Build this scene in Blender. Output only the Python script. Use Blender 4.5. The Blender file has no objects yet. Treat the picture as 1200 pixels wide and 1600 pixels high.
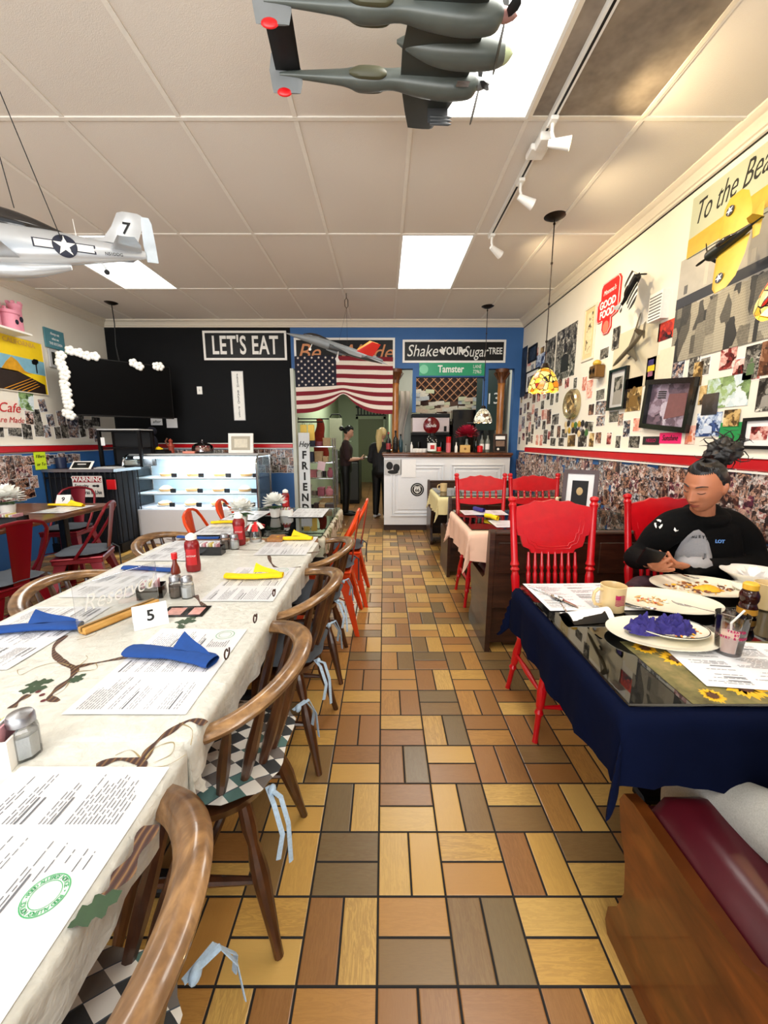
import bpy, math, random
from mathutils import Vector, Matrix, Euler, noise as mnoise
R = math.radians
PI = math.pi
random.seed(7)
scn = bpy.context.scene
COL = scn.collection

# ---------------------------------------------------------------- camera, world, exposure
CAM_H = 1.35
PITCH = R(10.1)
FPX = 632.0
cam_d = bpy.data.cameras.new('camera')
cam_d.sensor_fit = 'VERTICAL'; cam_d.sensor_height = 36.0; cam_d.lens = FPX / 1600 * 36.0
cam_d.clip_start = 0.02
cam = bpy.data.objects.new('camera', cam_d); COL.objects.link(cam)
cam.location = (0, 0, CAM_H); cam.rotation_euler = (PI/2 - PITCH, 0, 0)
scn.camera = cam
scn.view_settings.view_transform = 'Standard'
scn.view_settings.look = 'None'
scn.view_settings.gamma = 1.0
scn.view_settings.use_curve_mapping = False
scn.view_settings.exposure = 0.0
scn.cycles.use_denoising = True
scn.cycles.max_bounces = 8
scn.cycles.diffuse_bounces = 4
scn.cycles.glossy_bounces = 4
scn.cycles.transmission_bounces = 6
scn.cycles.transparent_max_bounces = 12
scn.cycles.sample_clamp_indirect = 4.0
scn.cycles.caustics_reflective = False
scn.cycles.caustics_refractive = False
world = bpy.data.worlds.new('world'); scn.world = world; world.use_nodes = True
world.node_tree.nodes['Background'].inputs[0].default_value = (0.75, 0.87, 1.0, 1)
world.node_tree.nodes['Background'].inputs[1].default_value = 1.6

def area_lamp(name, loc, rot, sx, sy, power, color, spread=180):
    d = bpy.data.lights.new(name, 'AREA'); d.shape = 'RECTANGLE'; d.size = sx; d.size_y = sy
    d.energy = power; d.color = color; d.spread = R(spread)
    o = bpy.data.objects.new(name, d); COL.objects.link(o); o.location = loc; o.rotation_euler = rot
    return o
# daylight falling in through the shop front behind the photographer
area_lamp('shop_front_daylight', (-2.2, -2.35, 1.8), (R(90), 0, 0), 3.2, 1.8, 88, (0.94, 0.97, 1.0))
# added fill lamp, low at the shop front, aimed up to brighten the ceiling
area_lamp('ceiling_fill', (-0.9, -2.3, 0.75), (R(128), 0, 0), 5.2, 0.9, 95, (1.0, 0.97, 0.92), 130)
# ceiling fluorescents (their panels are built below at the same places)
LIGHT_X = [(0.448, 1.85), (0.448, 4.29), (-2.602, 4.29), (-2.602, 1.85), (-1.38, -0.59), (0.448, -0.59)]
for i, (lx, ly) in enumerate(LIGHT_X):
    area_lamp('fluorescent_glow', (lx, ly, 2.985), (0, 0, 0), 0.56, 1.16, [28, 26, 26, 22, 22, 18][i], (1.0, 0.97, 0.9))
# lamps of the kitchen and passage
area_lamp('kitchen_glow', (1.0, 6.95, 2.95), (0, 0, 0), 0.9, 0.4, 22, (1.0, 0.93, 0.8))
area_lamp('passage_glow', (-0.7, 9.0, 2.95), (0, 0, 0), 0.5, 2.2, 75, (0.95, 1.0, 0.85))

# ---------------------------------------------------------------- helpers
def P(px, py, X=None, Y=None, Z=None):
    """where the sight line through a photo point meets a plane of the room"""
    a = (px - 600) / FPX; b = -(py - 800) / FPX
    d = Vector((a, math.cos(PITCH) + b * math.sin(PITCH), -math.sin(PITCH) + b * math.cos(PITCH)))
    if X is not None: t = X / d.x
    elif Y is not None: t = Y / d.y
    else: t = (Z - CAM_H) / d.z
    return Vector((0, 0, CAM_H)) + d * t

class MB:
    def __init__(s): s.v = []; s.f = []; s.m = []; s.xf = None
    def add(s, vs, fs, mi=0):
        o = len(s.v)
        if s.xf is not None: vs = [s.xf @ Vector(v) for v in vs]
        s.v += [tuple(v) for v in vs]
        s.f += [tuple(i + o for i in f) for f in fs]; s.m += [mi] * len(fs)
        return s
    def box(s, x0, x1, y0, y1, z0, z1, mi=0, b=0.0):
        if b > 0:
            b = min(b, abs(x1-x0)/2.01, abs(y1-y0)/2.01, abs(z1-z0)/2.01)
            vs = []
            for (sx, X, ix) in ((0, x0, x0+b), (1, x1, x1-b)):
                for (sy, Yv, iy) in ((0, y0, y0+b), (1, y1, y1-b)):
                    for (sz, Zv, iz) in ((0, z0, z0+b), (1, z1, z1-b)):
                        vs += [(X, iy, iz), (ix, Yv, iz), (ix, iy, Zv)]
            def i(a, bb, c, k): return (a*4 + bb*2 + c)*3 + k
            fs = [(i(0,0,0,0), i(0,0,1,0), i(0,1,1,0), i(0,1,0,0)), (i(1,0,0,0), i(1,1,0,0), i(1,1,1,0), i(1,0,1,0)),
                  (i(0,0,0,1), i(1,0,0,1), i(1,0,1,1), i(0,0,1,1)), (i(0,1,0,1), i(0,1,1,1), i(1,1,1,1), i(1,1,0,1)),
                  (i(0,0,0,2), i(0,1,0,2), i(1,1,0,2), i(1,0,0,2)), (i(0,0,1,2), i(1,0,1,2), i(1,1,1,2), i(0,1,1,2))]
            for c in (0, 1):
                q = (i(0,0,c,1), i(0,0,c,2), i(1,0,c,2), i(1,0,c,1)); fs.append(q if c else q[::-1])
                q = (i(0,1,c,1), i(1,1,c,1), i(1,1,c,2), i(0,1,c,2)); fs.append(q if c else q[::-1])
                q = (i(0,0,c,0), i(0,1,c,0), i(0,1,c,2), i(0,0,c,2)); fs.append(q[::-1] if c else q)
                q = (i(1,0,c,0), i(1,1,c,0), i(1,1,c,2), i(1,0,c,2)); fs.append(q if c else q[::-1])
                q = (i(0,c,0,0), i(0,c,1,0), i(0,c,1,1), i(0,c,0,1)); fs.append(q if c else q[::-1])
                q = (i(1,c,0,0), i(1,c,1,0), i(1,c,1,1), i(1,c,0,1)); fs.append(q[::-1] if c else q)
            for a in (0, 1):
                for bb in (0, 1):
                    for c in (0, 1):
                        q = (i(a,bb,c,0), i(a,bb,c,1), i(a,bb,c,2)); fs.append(q if (a+bb+c) % 2 else q[::-1])
            return s.add(vs, fs, mi)
        vs = [(x0,y0,z0),(x1,y0,z0),(x1,y1,z0),(x0,y1,z0),(x0,y0,z1),(x1,y0,z1),(x1,y1,z1),(x0,y1,z1)]
        return s.add(vs, [(0,3,2,1),(4,5,6,7),(0,1,5,4),(1,2,6,5),(2,3,7,6),(3,0,4,7)], mi)
    def cyl(s, p0, p1, r0, r1=None, n=12, mi=0, cap=True):
        return s.tube([p0, p1], [r0, r0 if r1 is None else r1], n, mi, cap)
    def tube(s, pts, rad, n=8, mi=0, cap=True, closed=False, flat=1.0, up=None):
        pts = [Vector(p) for p in pts]; k = len(pts)
        if not isinstance(rad, (list, tuple)): rad = [rad] * k
        vs = []; ref = Vector(up) if up is not None else None
        for j, p in enumerate(pts):
            if closed: t = pts[(j+1) % k] - pts[j-1]
            else: t = pts[min(j+1, k-1)] - pts[max(j-1, 0)]
            if t.length < 1e-9: t = Vector((0,0,1))
            t.normalize()
            if ref is None:
                ref = Vector((0,0,1)) if abs(t.z) < .9 else Vector((1,0,0))
            a = ref - t * ref.dot(t)
            if a.length < 1e-6: a = t.orthogonal()
            a.normalize(); b = t.cross(a)
            if up is None: ref = a
            for i in range(n):
                an = 2*PI*i/n
                vs.append(p + a*math.cos(an)*rad[j]*flat + b*math.sin(an)*rad[j])
        fs = []
        for j in range(k if closed else k-1):
            j2 = (j+1) % k
            for i in range(n):
                i2 = (i+1) % n
                fs.append((j*n+i, j*n+i2, j2*n+i2, j2*n+i))
        if cap and not closed:
            fs.append(tuple(range(n))[::-1]); fs.append(tuple((k-1)*n+i for i in range(n)))
        return s.add(vs, fs, mi)
    def lathe(s, prof, c=(0,0,0), n=24, mi=0, axis='z', sx=1, sy=1, cap=True):
        vs = []
        for (r, z) in prof:
            for i in range(n):
                a = 2*PI*i/n; x = r*math.cos(a)*sx; y = r*math.sin(a)*sy
                if axis == 'z': vs.append((c[0]+x, c[1]+y, c[2]+z))
                elif axis == 'x': vs.append((c[0]+z, c[1]+x, c[2]+y))
                else: vs.append((c[0]+y, c[1]+z, c[2]+x))
        fs = []
        for j in range(len(prof)-1):
            for i in range(n):
                i2 = (i+1) % n
                fs.append((j*n+i, j*n+i2, (j+1)*n+i2, (j+1)*n+i))
        if cap:
            if prof[0][0] > 1e-5: fs.append(tuple(range(n))[::-1])
            if prof[-1][0] > 1e-5: fs.append(tuple((len(prof)-1)*n+i for i in range(n)))
        return s.add(vs, fs, mi)
    def ball(s, c, r, n=12, m=8, mi=0):
        if not isinstance(r, (list, tuple)): r = (r, r, r)
        vs = [(c[0], c[1], c[2]-r[2])]
        for j in range(1, m):
            a = -PI/2 + PI*j/m
            for i in range(n):
                b = 2*PI*i/n
                vs.append((c[0]+r[0]*math.cos(a)*math.cos(b), c[1]+r[1]*math.cos(a)*math.sin(b), c[2]+r[2]*math.sin(a)))
        vs.append((c[0], c[1], c[2]+r[2])); fs = []
        for i in range(n):
            i2 = (i+1) % n
            fs.append((0, 1+i2, 1+i))
            for j in range(m-2): fs.append((1+j*n+i, 1+j*n+i2, 1+(j+1)*n+i2, 1+(j+1)*n+i))
            fs.append((1+(m-2)*n+i, 1+(m-2)*n+i2, len(vs)-1))
        return s.add(vs, fs, mi)
    def prism(s, poly, t0, t1, axis='z', mi=0):
        """poly of 2D points pushed from t0 to t1 along axis (z: xy, y: xz, x: yz)"""
        n = len(poly)
        def mk(p, t):
            return (p[0], p[1], t) if axis == 'z' else ((p[0], t, p[1]) if axis == 'y' else (t, p[0], p[1]))
        vs = [mk(p, t0) for p in poly] + [mk(p, t1) for p in poly]
        fs = [tuple(range(n))[::-1], tuple(range(n, 2*n))] + [(i, (i+1) % n, n+(i+1) % n, n+i) for i in range(n)]
        return s.add(vs, fs, mi)
    def grid(s, fn, nu, nv, mi=0, wrapu=False):
        vs = [fn(i/(nu if wrapu else nu-1), j/(nv-1)) for j in range(nv) for i in range(nu)]
        fs = []
        for j in range(nv-1):
            for i in range(nu if wrapu else nu-1):
                i2 = (i+1) % nu
                fs.append((j*nu+i, j*nu+i2, (j+1)*nu+i2, (j+1)*nu+i))
        return s.add(vs, fs, mi)
    def mesh(s, name, smooth=35):
        me = bpy.data.meshes.new(name); me.from_pydata(s.v, [], s.f)
        for p, m in zip(me.polygons, s.m): p.material_index = m
        me.validate(); me.update()
        if smooth:
            me.polygons.foreach_set('use_smooth', [True] * len(me.polygons))
            me.set_sharp_from_angle(angle=R(smooth))
        return me
    def build(s, name, mats, parent=None, smooth=35, fixn=True):
        me = s.mesh(name, smooth)
        if fixn:
            import bmesh
            bm = bmesh.new(); bm.from_mesh(me); bmesh.ops.recalc_face_normals(bm, faces=bm.faces); bm.to_mesh(me); bm.free()
            if smooth:
                me.set_sharp_from_angle(angle=R(smooth))
        for m in (mats if isinstance(mats, (list, tuple)) else [mats]): me.materials.append(m)
        o = bpy.data.objects.new(name, me); COL.objects.link(o)
        if parent is not None: o.parent = parent
        return o

def tag(o, label, cat, group=None, kind=None):
    if label: o['label'] = label
    if cat: o['category'] = cat
    if group: o['group'] = group
    if kind: o['kind'] = kind
    return o
def struct(o): o['kind'] = 'structure'; return o
def empty(name, loc, rot=(0,0,0), label=None, cat=None, group=None):
    o = bpy.data.objects.new(name, None); COL.objects.link(o); o.empty_display_size = .05
    o.location = loc; o.rotation_euler = rot
    if label: tag(o, label, cat, group)
    return o
def dup(root, loc=None, rz=None, label=None, group=None, scale=None):
    def cp(o, par):
        c = o.copy(); COL.objects.link(c)
        if par is not None: c.parent = par
        for ch in [x for x in KIDS.get(o.name, [])] or list(o.children): cp(ch, c)
        return c
    r = cp(root, None)
    if loc is not None: r.location = loc
    if rz is not None: r.rotation_euler.z = rz
    if label: r['label'] = label
    if group: r['group'] = group
    if scale: r.scale = (scale,)*3
    return r
KIDS = {}
RB = (PI/2, 0, 0); RR = (PI/2, 0, -PI/2); RL = (PI/2, 0, PI/2)   # facing the room from the back, right and left wall

# ---------------------------------------------------------------- materials
def srgb(r, g, b):
    f = lambda c: (c/255/12.92) if c/255 <= .04045 else ((c/255+.055)/1.055)**2.4
    return (f(r), f(g), f(b), 1)
class G:
    def __init__(s, name):
        s.mat = bpy.data.materials.new(name); s.mat.use_nodes = True
        s.nt = s.mat.node_tree; s.N = s.nt.nodes; s.L = s.nt.links
        s.bsdf = s.N['Principled BSDF']
    def n(s, t, **kw):
        o = s.N.new(t)
        for k, v in kw.items(): setattr(o, k, v)
        return o
    def set(s, node, sock, v):
        i = node.inputs[sock]
        if hasattr(v, 'is_output') or isinstance(v, bpy.types.NodeSocket): s.L.new(v, i)
        else: i.default_value = v
    def math(s, op, a, b=None, c=None, clamp=False):
        o = s.n('ShaderNodeMath', operation=op, use_clamp=clamp); s.set(o, 0, a)
        if b is not None: s.set(o, 1, b)
        if c is not None: s.set(o, 2, c)
        return o.outputs[0]
    def mix(s, fac, a, b, blend='MIX'):
        o = s.n('ShaderNodeMix', data_type='RGBA', blend_type=blend)
        s.set(o, 'Factor', fac); s.set(o, 6, a); s.set(o, 7, b)
        return o.outputs[2]
    def noise(s, vec=None, scale=5, detail=4, rough=.6, dist=0, out=0):
        o = s.n('ShaderNodeTexNoise'); s.set(o, 'Scale', scale); s.set(o, 'Detail', detail); s.set(o, 'Roughness', rough); s.set(o, 'Distortion', dist)
        if vec is not None: s.set(o, 'Vector', vec)
        return o.outputs[out]
    def vor(s, vec=None, scale=5, feature='F1', out='Distance', rnd=1, dist='EUCLIDEAN'):
        o = s.n('ShaderNodeTexVoronoi', feature=feature, distance=dist); s.set(o, 'Scale', scale); s.set(o, 'Randomness', rnd)
        if vec is not None: s.set(o, 'Vector', vec)
        return o.outputs[out]
    def ramp(s, fac, stops, interp='LINEAR'):
        o = s.n('ShaderNodeValToRGB'); o.color_ramp.interpolation = interp; e = o.color_ramp.elements
        while len(e) < len(stops): e.new(.5)
        for k, (p, c) in enumerate(stops): e[k].position = p; e[k].color = c
        s.set(o, 0, fac); return o.outputs[0]
    def co(s, kind='Object'): return s.n('ShaderNodeTexCoord').outputs[kind]
    def mapv(s, v, sc=(1,1,1), loc=(0,0,0)):
        o = s.n('ShaderNodeMapping'); s.set(o, 0, v); s.set(o, 'Scale', sc); s.set(o, 'Location', loc); return o.outputs[0]
    def sep(s, v): o = s.n('ShaderNodeSeparateXYZ'); s.set(o, 0, v); return o.outputs
    def comb(s, x, y, z=0.0):
        o = s.n('ShaderNodeCombineXYZ'); s.set(o, 0, x); s.set(o, 1, y); s.set(o, 2, z); return o.outputs[0]
    def bump(s, h, strength=.3, dist=.01):
        o = s.n('ShaderNodeBump'); s.set(o, 'Height', h); s.set(o, 'Strength', strength); s.set(o, 'Distance', dist)
        s.L.new(o.outputs[0], s.bsdf.inputs['Normal'])
    def color(s, v): s.set(s.bsdf, 'Base Color', v)
    def props(s, rough=.5, metal=0, **kw):
        s.set(s.bsdf, 'Roughness', rough); s.set(s.bsdf, 'Metallic', metal)
        for k, v in kw.items(): s.set(s.bsdf, k.replace('_', ' '), v)
        return s

def plain(name, rgb, rough=.5, metal=0, var=.08, scale=30, bump=0, **kw):
    """a surface of one colour with slight procedural unevenness"""
    g = G(name); c = srgb(*rgb)
    nz = g.noise(g.co(), scale, 3)
    g.color(g.mix(nz, tuple(x*(1-var) for x in c[:3])+(1,), tuple(min(1, x*(1+var)) for x in c[:3])+(1,)))
    g.props(rough, metal, **kw)
    if bump: g.bump(nz, bump, .004)
    return g.mat
def wood(name, dark, light, sc=(3, 30, 30), rough=.4, bump=.15, coat=0.0):
    g = G(name); v = g.mapv(g.co(), sc)
    n1 = g.noise(v, 1.2, 5, .65, .8); n2 = g.noise(v, 5, 3, .5)
    f = g.math('ADD', g.math('MULTIPLY', n1, .75), g.math('MULTIPLY', n2, .25))
    g.color(g.ramp(f, [(.32, srgb(*dark)), (.5, srgb(*[(a+b)/2 for a, b in zip(dark, light)])), (.68, srgb(*light))]))
    g.props(rough, Coat_Weight=coat); g.bump(f, bump, .003); return g.mat
def glass(name, col=(1,1,1), rough=0.02, alpha=.18):
    """thin clear glass or film: mostly see-through with a mirror sheen"""
    g = G(name)
    tr = g.n('ShaderNodeBsdfTransparent'); tr.inputs[0].default_value = (*col, 1)
    gl = g.n('ShaderNodeBsdfGlossy'); gl.inputs['Roughness'].default_value = rough
    fr = g.n('ShaderNodeFresnel'); fr.inputs[0].default_value = 1.45
    f = g.math('ADD', g.math('MULTIPLY', fr.outputs[0], .9), alpha*.3, clamp=True)
    m = g.n('ShaderNodeMixShader'); g.L.new(f, m.inputs[0]); g.L.new(tr.outputs[0], m.inputs[1]); g.L.new(gl.outputs[0], m.inputs[2])
    g.L.new(m.outputs[0], g.N['Material Output'].inputs[0]); return g.mat
def emit(name, rgb, strength):
    g = G(name); c = srgb(*rgb); nz = g.noise(g.co(), 2, 1)
    g.color((.8,.8,.8,1)); g.set(g.bsdf, 'Emission Color', g.mix(nz, c, tuple(min(1, x*1.05) for x in c[:3])+(1,))); g.set(g.bsdf, 'Emission Strength', strength)
    return g.mat

M = {}
M['white'] = plain('white_paint', (236,234,228), .5)
M['wallwhite'] = plain('warm_white_wall_paint', (232,226,212), .75, var=.05, scale=3)
M['crown'] = plain('ivory_moulding_paint', (226,216,198), .6, var=.05)
M['black'] = plain('matt_black', (7,7,8), .5, Specular_IOR_Level=.3)
M['gloss_black'] = plain('gloss_black', (10,10,11), .15)
M['wallblack'] = plain('chalkboard_wall_paint', (5,6,9), .8, var=.25, scale=4, Specular_IOR_Level=.25)
M['blue'] = plain('blue_wall_paint', (42,92,150), .6, var=.08, scale=5)
M['red_rail'] = plain('glossy_red_paint', (190,10,22), .3, var=.15, scale=14, bump=.15)
M['chrome'] = plain('chrome', (200,200,200), .18, 1)
M['steel'] = plain('brushed_steel', (165,165,168), .35, 1)
M['darkmetal'] = plain('dark_bronze_metal', (45,36,30), .4, .8)
M['plastic_red'] = plain('red_plastic', (200,16,22), .35)
M['paper'] = plain('paper', (242,242,242), .6, var=.02)
M['ink'] = plain('printed_ink', (104,106,112), .8)
M['ink_black'] = plain('black_ink', (14,14,14), .7)
M['green_ink'] = plain('green_ink', (70,165,105), .7)
M['grey'] = plain('mid_grey', (128,128,128), .6)
M['ltgrey'] = plain('light_grey', (190,190,190), .6)
M['ceramic'] = plain('white_ceramic', (243,240,232), .2, var=.02)
M['green'] = plain('leaf_green', (60,105,50), .5, var=.3)
M['yellow_cloth'] = plain('yellow_napkin_cloth', (250,205,10), .85, var=.1, scale=60, bump=.2)
M['blue_cloth'] = plain('blue_napkin_cloth', (16,66,138), .85, var=.15, scale=60, bump=.2)
M['purple_cloth'] = plain('purple_napkin_cloth', (50,42,118), .85, var=.25, scale=60, bump=.2)
M['skin'] = plain('skin', (192,130,98), .5, var=.06, scale=12, Subsurface_Weight=.05)
M['skin_pale'] = plain('pale_skin', (205,155,130), .5, var=.06, scale=12)
M['hair'] = plain('black_hair', (16,13,13), .4, var=.5, scale=90, bump=.4)
M['clear'] = glass('clear_glass', (.97,.985,.985))
M['clear_green'] = glass('greenish_table_glass', (.80,.9,.86), .02, .3)
M['film'] = glass('clear_acrylic', (.95,.96,.97), .05, .25)
# ================================================================ THE ROOM
ZC = 3.02
XL, XR, YB, YF = -4.0, 2.0, 6.15, -2.4
# --- basket weave quarry tile floor
def floor_mat(name, m, x0, y0, cols, weave=True, groutw=.0033, rough=.32):
    g = G(name); x, y, z = g.sep(g.n('ShaderNodeNewGeometry').outputs['Position'])[:3]
    u = g.math('DIVIDE', g.math('SUBTRACT', x, x0), m); v = g.math('DIVIDE', g.math('SUBTRACT', y, y0), m)
    iu = g.math('FLOOR', u); iv = g.math('FLOOR', v); fu = g.math('SUBTRACT', u, iu); fv = g.math('SUBTRACT', v, iv)
    par = g.math('FLOORED_MODULO', g.math('ADD', iu, iv), 2.0)      # 0: long along x, 1: long along y
    def sel(a, b):   # par==0 ? a : b
        return g.math('ADD', g.math('MULTIPLY', a, g.math('SUBTRACT', 1.0, par)), g.math('MULTIPLY', b, par))
    la = sel(fu, fv); sb = g.math('MULTIPLY', sel(fv, fu), 2.0)
    half = g.math('FLOOR', sb); b = g.math('SUBTRACT', sb, half)
    da = g.math('MULTIPLY', g.math('MINIMUM', la, g.math('SUBTRACT', 1.0, la)), m)
    db = g.math('MULTIPLY', g.math('MINIMUM', b, g.math('SUBTRACT', 1.0, b)), m/2)
    d = g.math('MINIMUM', da, db)
    gr = g.math('GREATER_THAN', d, groutw)
    wn = g.n('ShaderNodeTexWhiteNoise', noise_dimensions='3D'); g.set(wn, 'Vector', g.comb(iu, iv, half))
    base = g.ramp(wn.outputs['Value'], cols, 'CONSTANT')
    rnd = g.sep(wn.outputs['Color'])
    gv = g.comb(g.math('ADD', g.math('MULTIPLY', la, 1.1), g.math('MULTIPLY', rnd[0], 40.0)), g.math('ADD', g.math('MULTIPLY', b, 4.5), g.math('MULTIPLY', rnd[1], 40.0)), rnd[2])
    n1 = g.noise(gv, 1.7, 5, .62, 1.6)
    st = g.math('MULTIPLY', g.math('ADD', g.math('SINE', g.math('MULTIPLY', n1, 26.0)), 1.0), .5)
    st = g.math('MULTIPLY', st, g.math('MULTIPLY', rnd[1], .55))
    c2 = g.mix(st, base, g.mix(.62, base, srgb(92,48,22)))
    c3 = g.mix(g.math('MULTIPLY', g.noise(gv, 8, 3), .35), c2, g.mix(.3, c2, srgb(235,190,110)))
    g.color(g.mix(gr, srgb(20,14,11), c3))
    g.props(g.math('ADD', g.math('MULTIPLY', g.math('SUBTRACT', 1.0, gr), .4), rough))
    g.bump(g.math('MULTIPLY', g.math('MINIMUM', d, .006), 160.0), .5, .003)
    return g.mat
M['floor'] = floor_mat('basket_weave_quarry_tile', .2033, -.0177, .79,
    [(0, srgb(200,156,80)), (.2, srgb(146,100,54)), (.34, srgb(206,166,92)), (.5, srgb(126,98,60)), (.62, srgb(180,130,66)), (.78, srgb(112,94,64)), (.9, srgb(150,102,58))])
M['floor2'] = floor_mat('brown_passage_tile', .4, 0.0, 6.0,
    [(0, srgb(122,78,48)), (.3, srgb(134,88,54)), (.6, srgb(112,72,46))], groutw=.003)
o = struct(MB().box(XL-.1, XR+.1, YF-.1, 6.1, -.1, 0).build('floor', M['floor'], smooth=0))
o = struct(MB().box(-1.45, XR+.1, 6.1, 13.4, -.1, 0).build('floor_passage', M['floor2'], smooth=0))
# --- ceiling of two by four foot panels in a T-bar grid
g = G('textured_ceiling_panel'); x, y, z = g.sep(g.n('ShaderNodeNewGeometry').outputs['Position'])[:3]
n1 = g.noise(g.co(), 220, 2, .6); n2 = g.noise(g.co(), .8, 2)
g.color(g.mix(n2, srgb(214,206,196), srgb(228,220,210))); g.props(.85); g.bump(n1, .35, .003); M['ceil'] = g.mat
CX = [.143 + .61*k for k in range(-8, 5)]; CY = [2.46 + 1.22*k for k in range(-5, 4)]
CXS = [XL] + [c for c in CX if XL < c < XR] + [XR]
CYS = [YF] + [c for c in CY if YF < c < YB-.1] + [YB]
holes = {(round(lx, 2), round(ly, 2)) for lx, ly in LIGHT_X}
mb = MB(); VENT = (1.058, 1.85)
for i in range(len(CXS)-1):
    for j in range(len(CYS)-1):
        xa, xb, ya, yb = CXS[i], CXS[i+1], CYS[j], CYS[j+1]; cx, cy = (xa+xb)/2, (ya+yb)/2
        if any(abs(cx-lx) < .1 and abs(cy-ly) < .1 for lx, ly in LIGHT_X) or (abs(cx-VENT[0]) < .1 and abs(cy-VENT[1]) < .1): continue
        sag = .012 + .006*random.random()
        def fn(u, v):   # each panel sags a little in its middle
            return (xa+(xb-xa)*u, ya+(yb-ya)*v, ZC - sag*16*u*(1-u)*v*(1-v)*.6)
        mb.grid(fn, 7, 9)
struct(mb.build('ceiling', M['ceil'], smooth=60, fixn=False))
struct(MB().box(XL-.1, XR+.1, YF-.1, YB+.1, ZC+.14, ZC+.2).build('ceiling_deck', M['ceil'], smooth=0))
mb = MB()
for c in CX:
    if XL < c < XR: mb.box(c-.012, c+.012, YF, YB, ZC-.006, ZC+.03)
for c in CY:
    if YF < c < YB: mb.box(XL, XR, c-.012, c+.012, ZC-.007, ZC+.03)
struct(mb.build('trim_1', plain('tbar_paint', (232,226,216), .5), smooth=0))
# --- walls
struct(MB().box(XR, XR+.12, YF-.1, YB+.1, 0, ZC+.2).build('wall_right', M['wallwhite'], smooth=0))
struct(MB().box(XL-.12, XL, YF-.1, YB+.1, 0, ZC+.2).build('wall_left', M['wallwhite'], smooth=0))
XD = P(458, 640, Y=YB).x           # left jamb of the doorway
struct(MB().box(XL-.1, XD, YB, YB+.12, 0, ZC+.2).build('wall_back', M['wallblack'], smooth=0))
zh = P(530, 576, Y=YB).z; zh2 = P(700, 589, Y=YB).z
hl, hr = P(645, 589, Y=YB).x, P(763, 589, Y=YB).x
struct(MB().box(XD, XR, YB, YB+.12, zh, ZC+.2).box(hl, hr, YB, YB+.12, zh2, zh).box(hl, hl+.05, YB+.0, YB+.12, 1.75, zh2).box(hr-.05, hr, YB, YB+.12, 1.75, zh2)
       .box(P(801,640,Y=YB).x, XR, YB, YB+.12, 0, zh).build('wall_back_header', M['blue'], smooth=0))
M['wains'] = M['blue']
struct(MB().box(XR-.012, XR, YF, YB, 0, 1.2).build('wall_right_wainscot', M['blue'], smooth=0))
struct(MB().box(XL, XD, YB-.012, YB, 0, 1.22).build('wall_back_wainscot', M['blue'], smooth=0))
struct(MB().box(XL, XL+.012, YF, YB, 0, 1.2).build('wall_left_wainscot', M['blue'], smooth=0))
# shop front behind the camera, with its window openings
fw = MB().box(XL-.1, XR+.1, YF-.12, YF, 0, .45).box(XL-.1, XR+.1, YF-.12, YF, 2.75, ZC+.2)
for xa in (XL-.1, -1.2, 1.75): fw.box(xa, xa+(.35 if xa != -1.2 else .2), YF-.12, YF, .45, 2.75)
struct(fw.build('wall_front', M['wallwhite'], smooth=0))
for k, (xa, xb) in enumerate([(XL+.25, -1.2), (-1.0, 1.75)]):
    struct(MB().box(xa, xb, YF-.07, YF-.06, .45, 2.75).build('window_%d' % (k+1), M['clear'], smooth=0))
# passage and kitchen shell
M['palegreen'] = plain('pale_green_paint', (176,184,160), .7, var=.05, scale=3)
M['palewhite'] = plain('pale_kitchen_paint', (206,210,200), .7, var=.05, scale=3)
struct(MB().box(-1.57, -1.45, YB+.12, 13.3, 0, 3.0).build('wall_passage_left', M['palegreen'], smooth=0))
struct(MB().box(.12, .22, 7.6, 13.3, 0, 3.0).build('wall_passage_right', M['palegreen'], smooth=0))
struct(MB().box(.12, 2.0, 7.9, 8.0, 0, 3.0).build('wall_kitchen', M['palewhite'], smooth=0))
struct(MB().box(-1.57, .22, 13.2, 13.3, 0, 3.0).build('wall_passage_end', M['palegreen'], smooth=0))
struct(MB().box(2.0, 2.1, YB+.1, 8.0, 0, 3.0).build('wall_kitchen_right', M['palewhite'], smooth=0))
struct(MB().box(-1.57, 2.1, YB+.12, 13.3, 3.0, 3.08).build('ceiling_passage', M['palewhite'], smooth=0))
# door at the end of the passage
dr = empty('door_1', (-.42, 13.17, 0)); dr['kind'] = 'structure'
mb = MB().box(-.40, .40, -.03, .0, 0, 2.0)
for k in range(4): mb.box(-.36+.19*k, -.36+.17+.19*k, -.04, -.03, .1, 1.92)
mb.build('door_leaf', plain('olive_green_door_paint', (112,116,84), .5), dr)
MB().box(-.47, -.40, -.05, .02, 0, 2.08).box(.40, .47, -.05, .02, 0, 2.08).box(-.47, .47, -.05, .02, 2.0, 2.1).build('door_frame', M['palegreen'], dr)
MB().ball((.33, -.07, 1.0), .03).build('door_knob', M['chrome'], dr)
mb = MB()
for k in range(9): mb.box(-.42+.1*k, -.38+.1*k, -.05, -.02, 2.14, 2.35)
mb.box(-.47, .47, -.06, -.02, 2.35, 2.4).box(-.47, .47, -.06, -.02, 2.1, 2.14).build('transom_grille', M['black'], dr)
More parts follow.
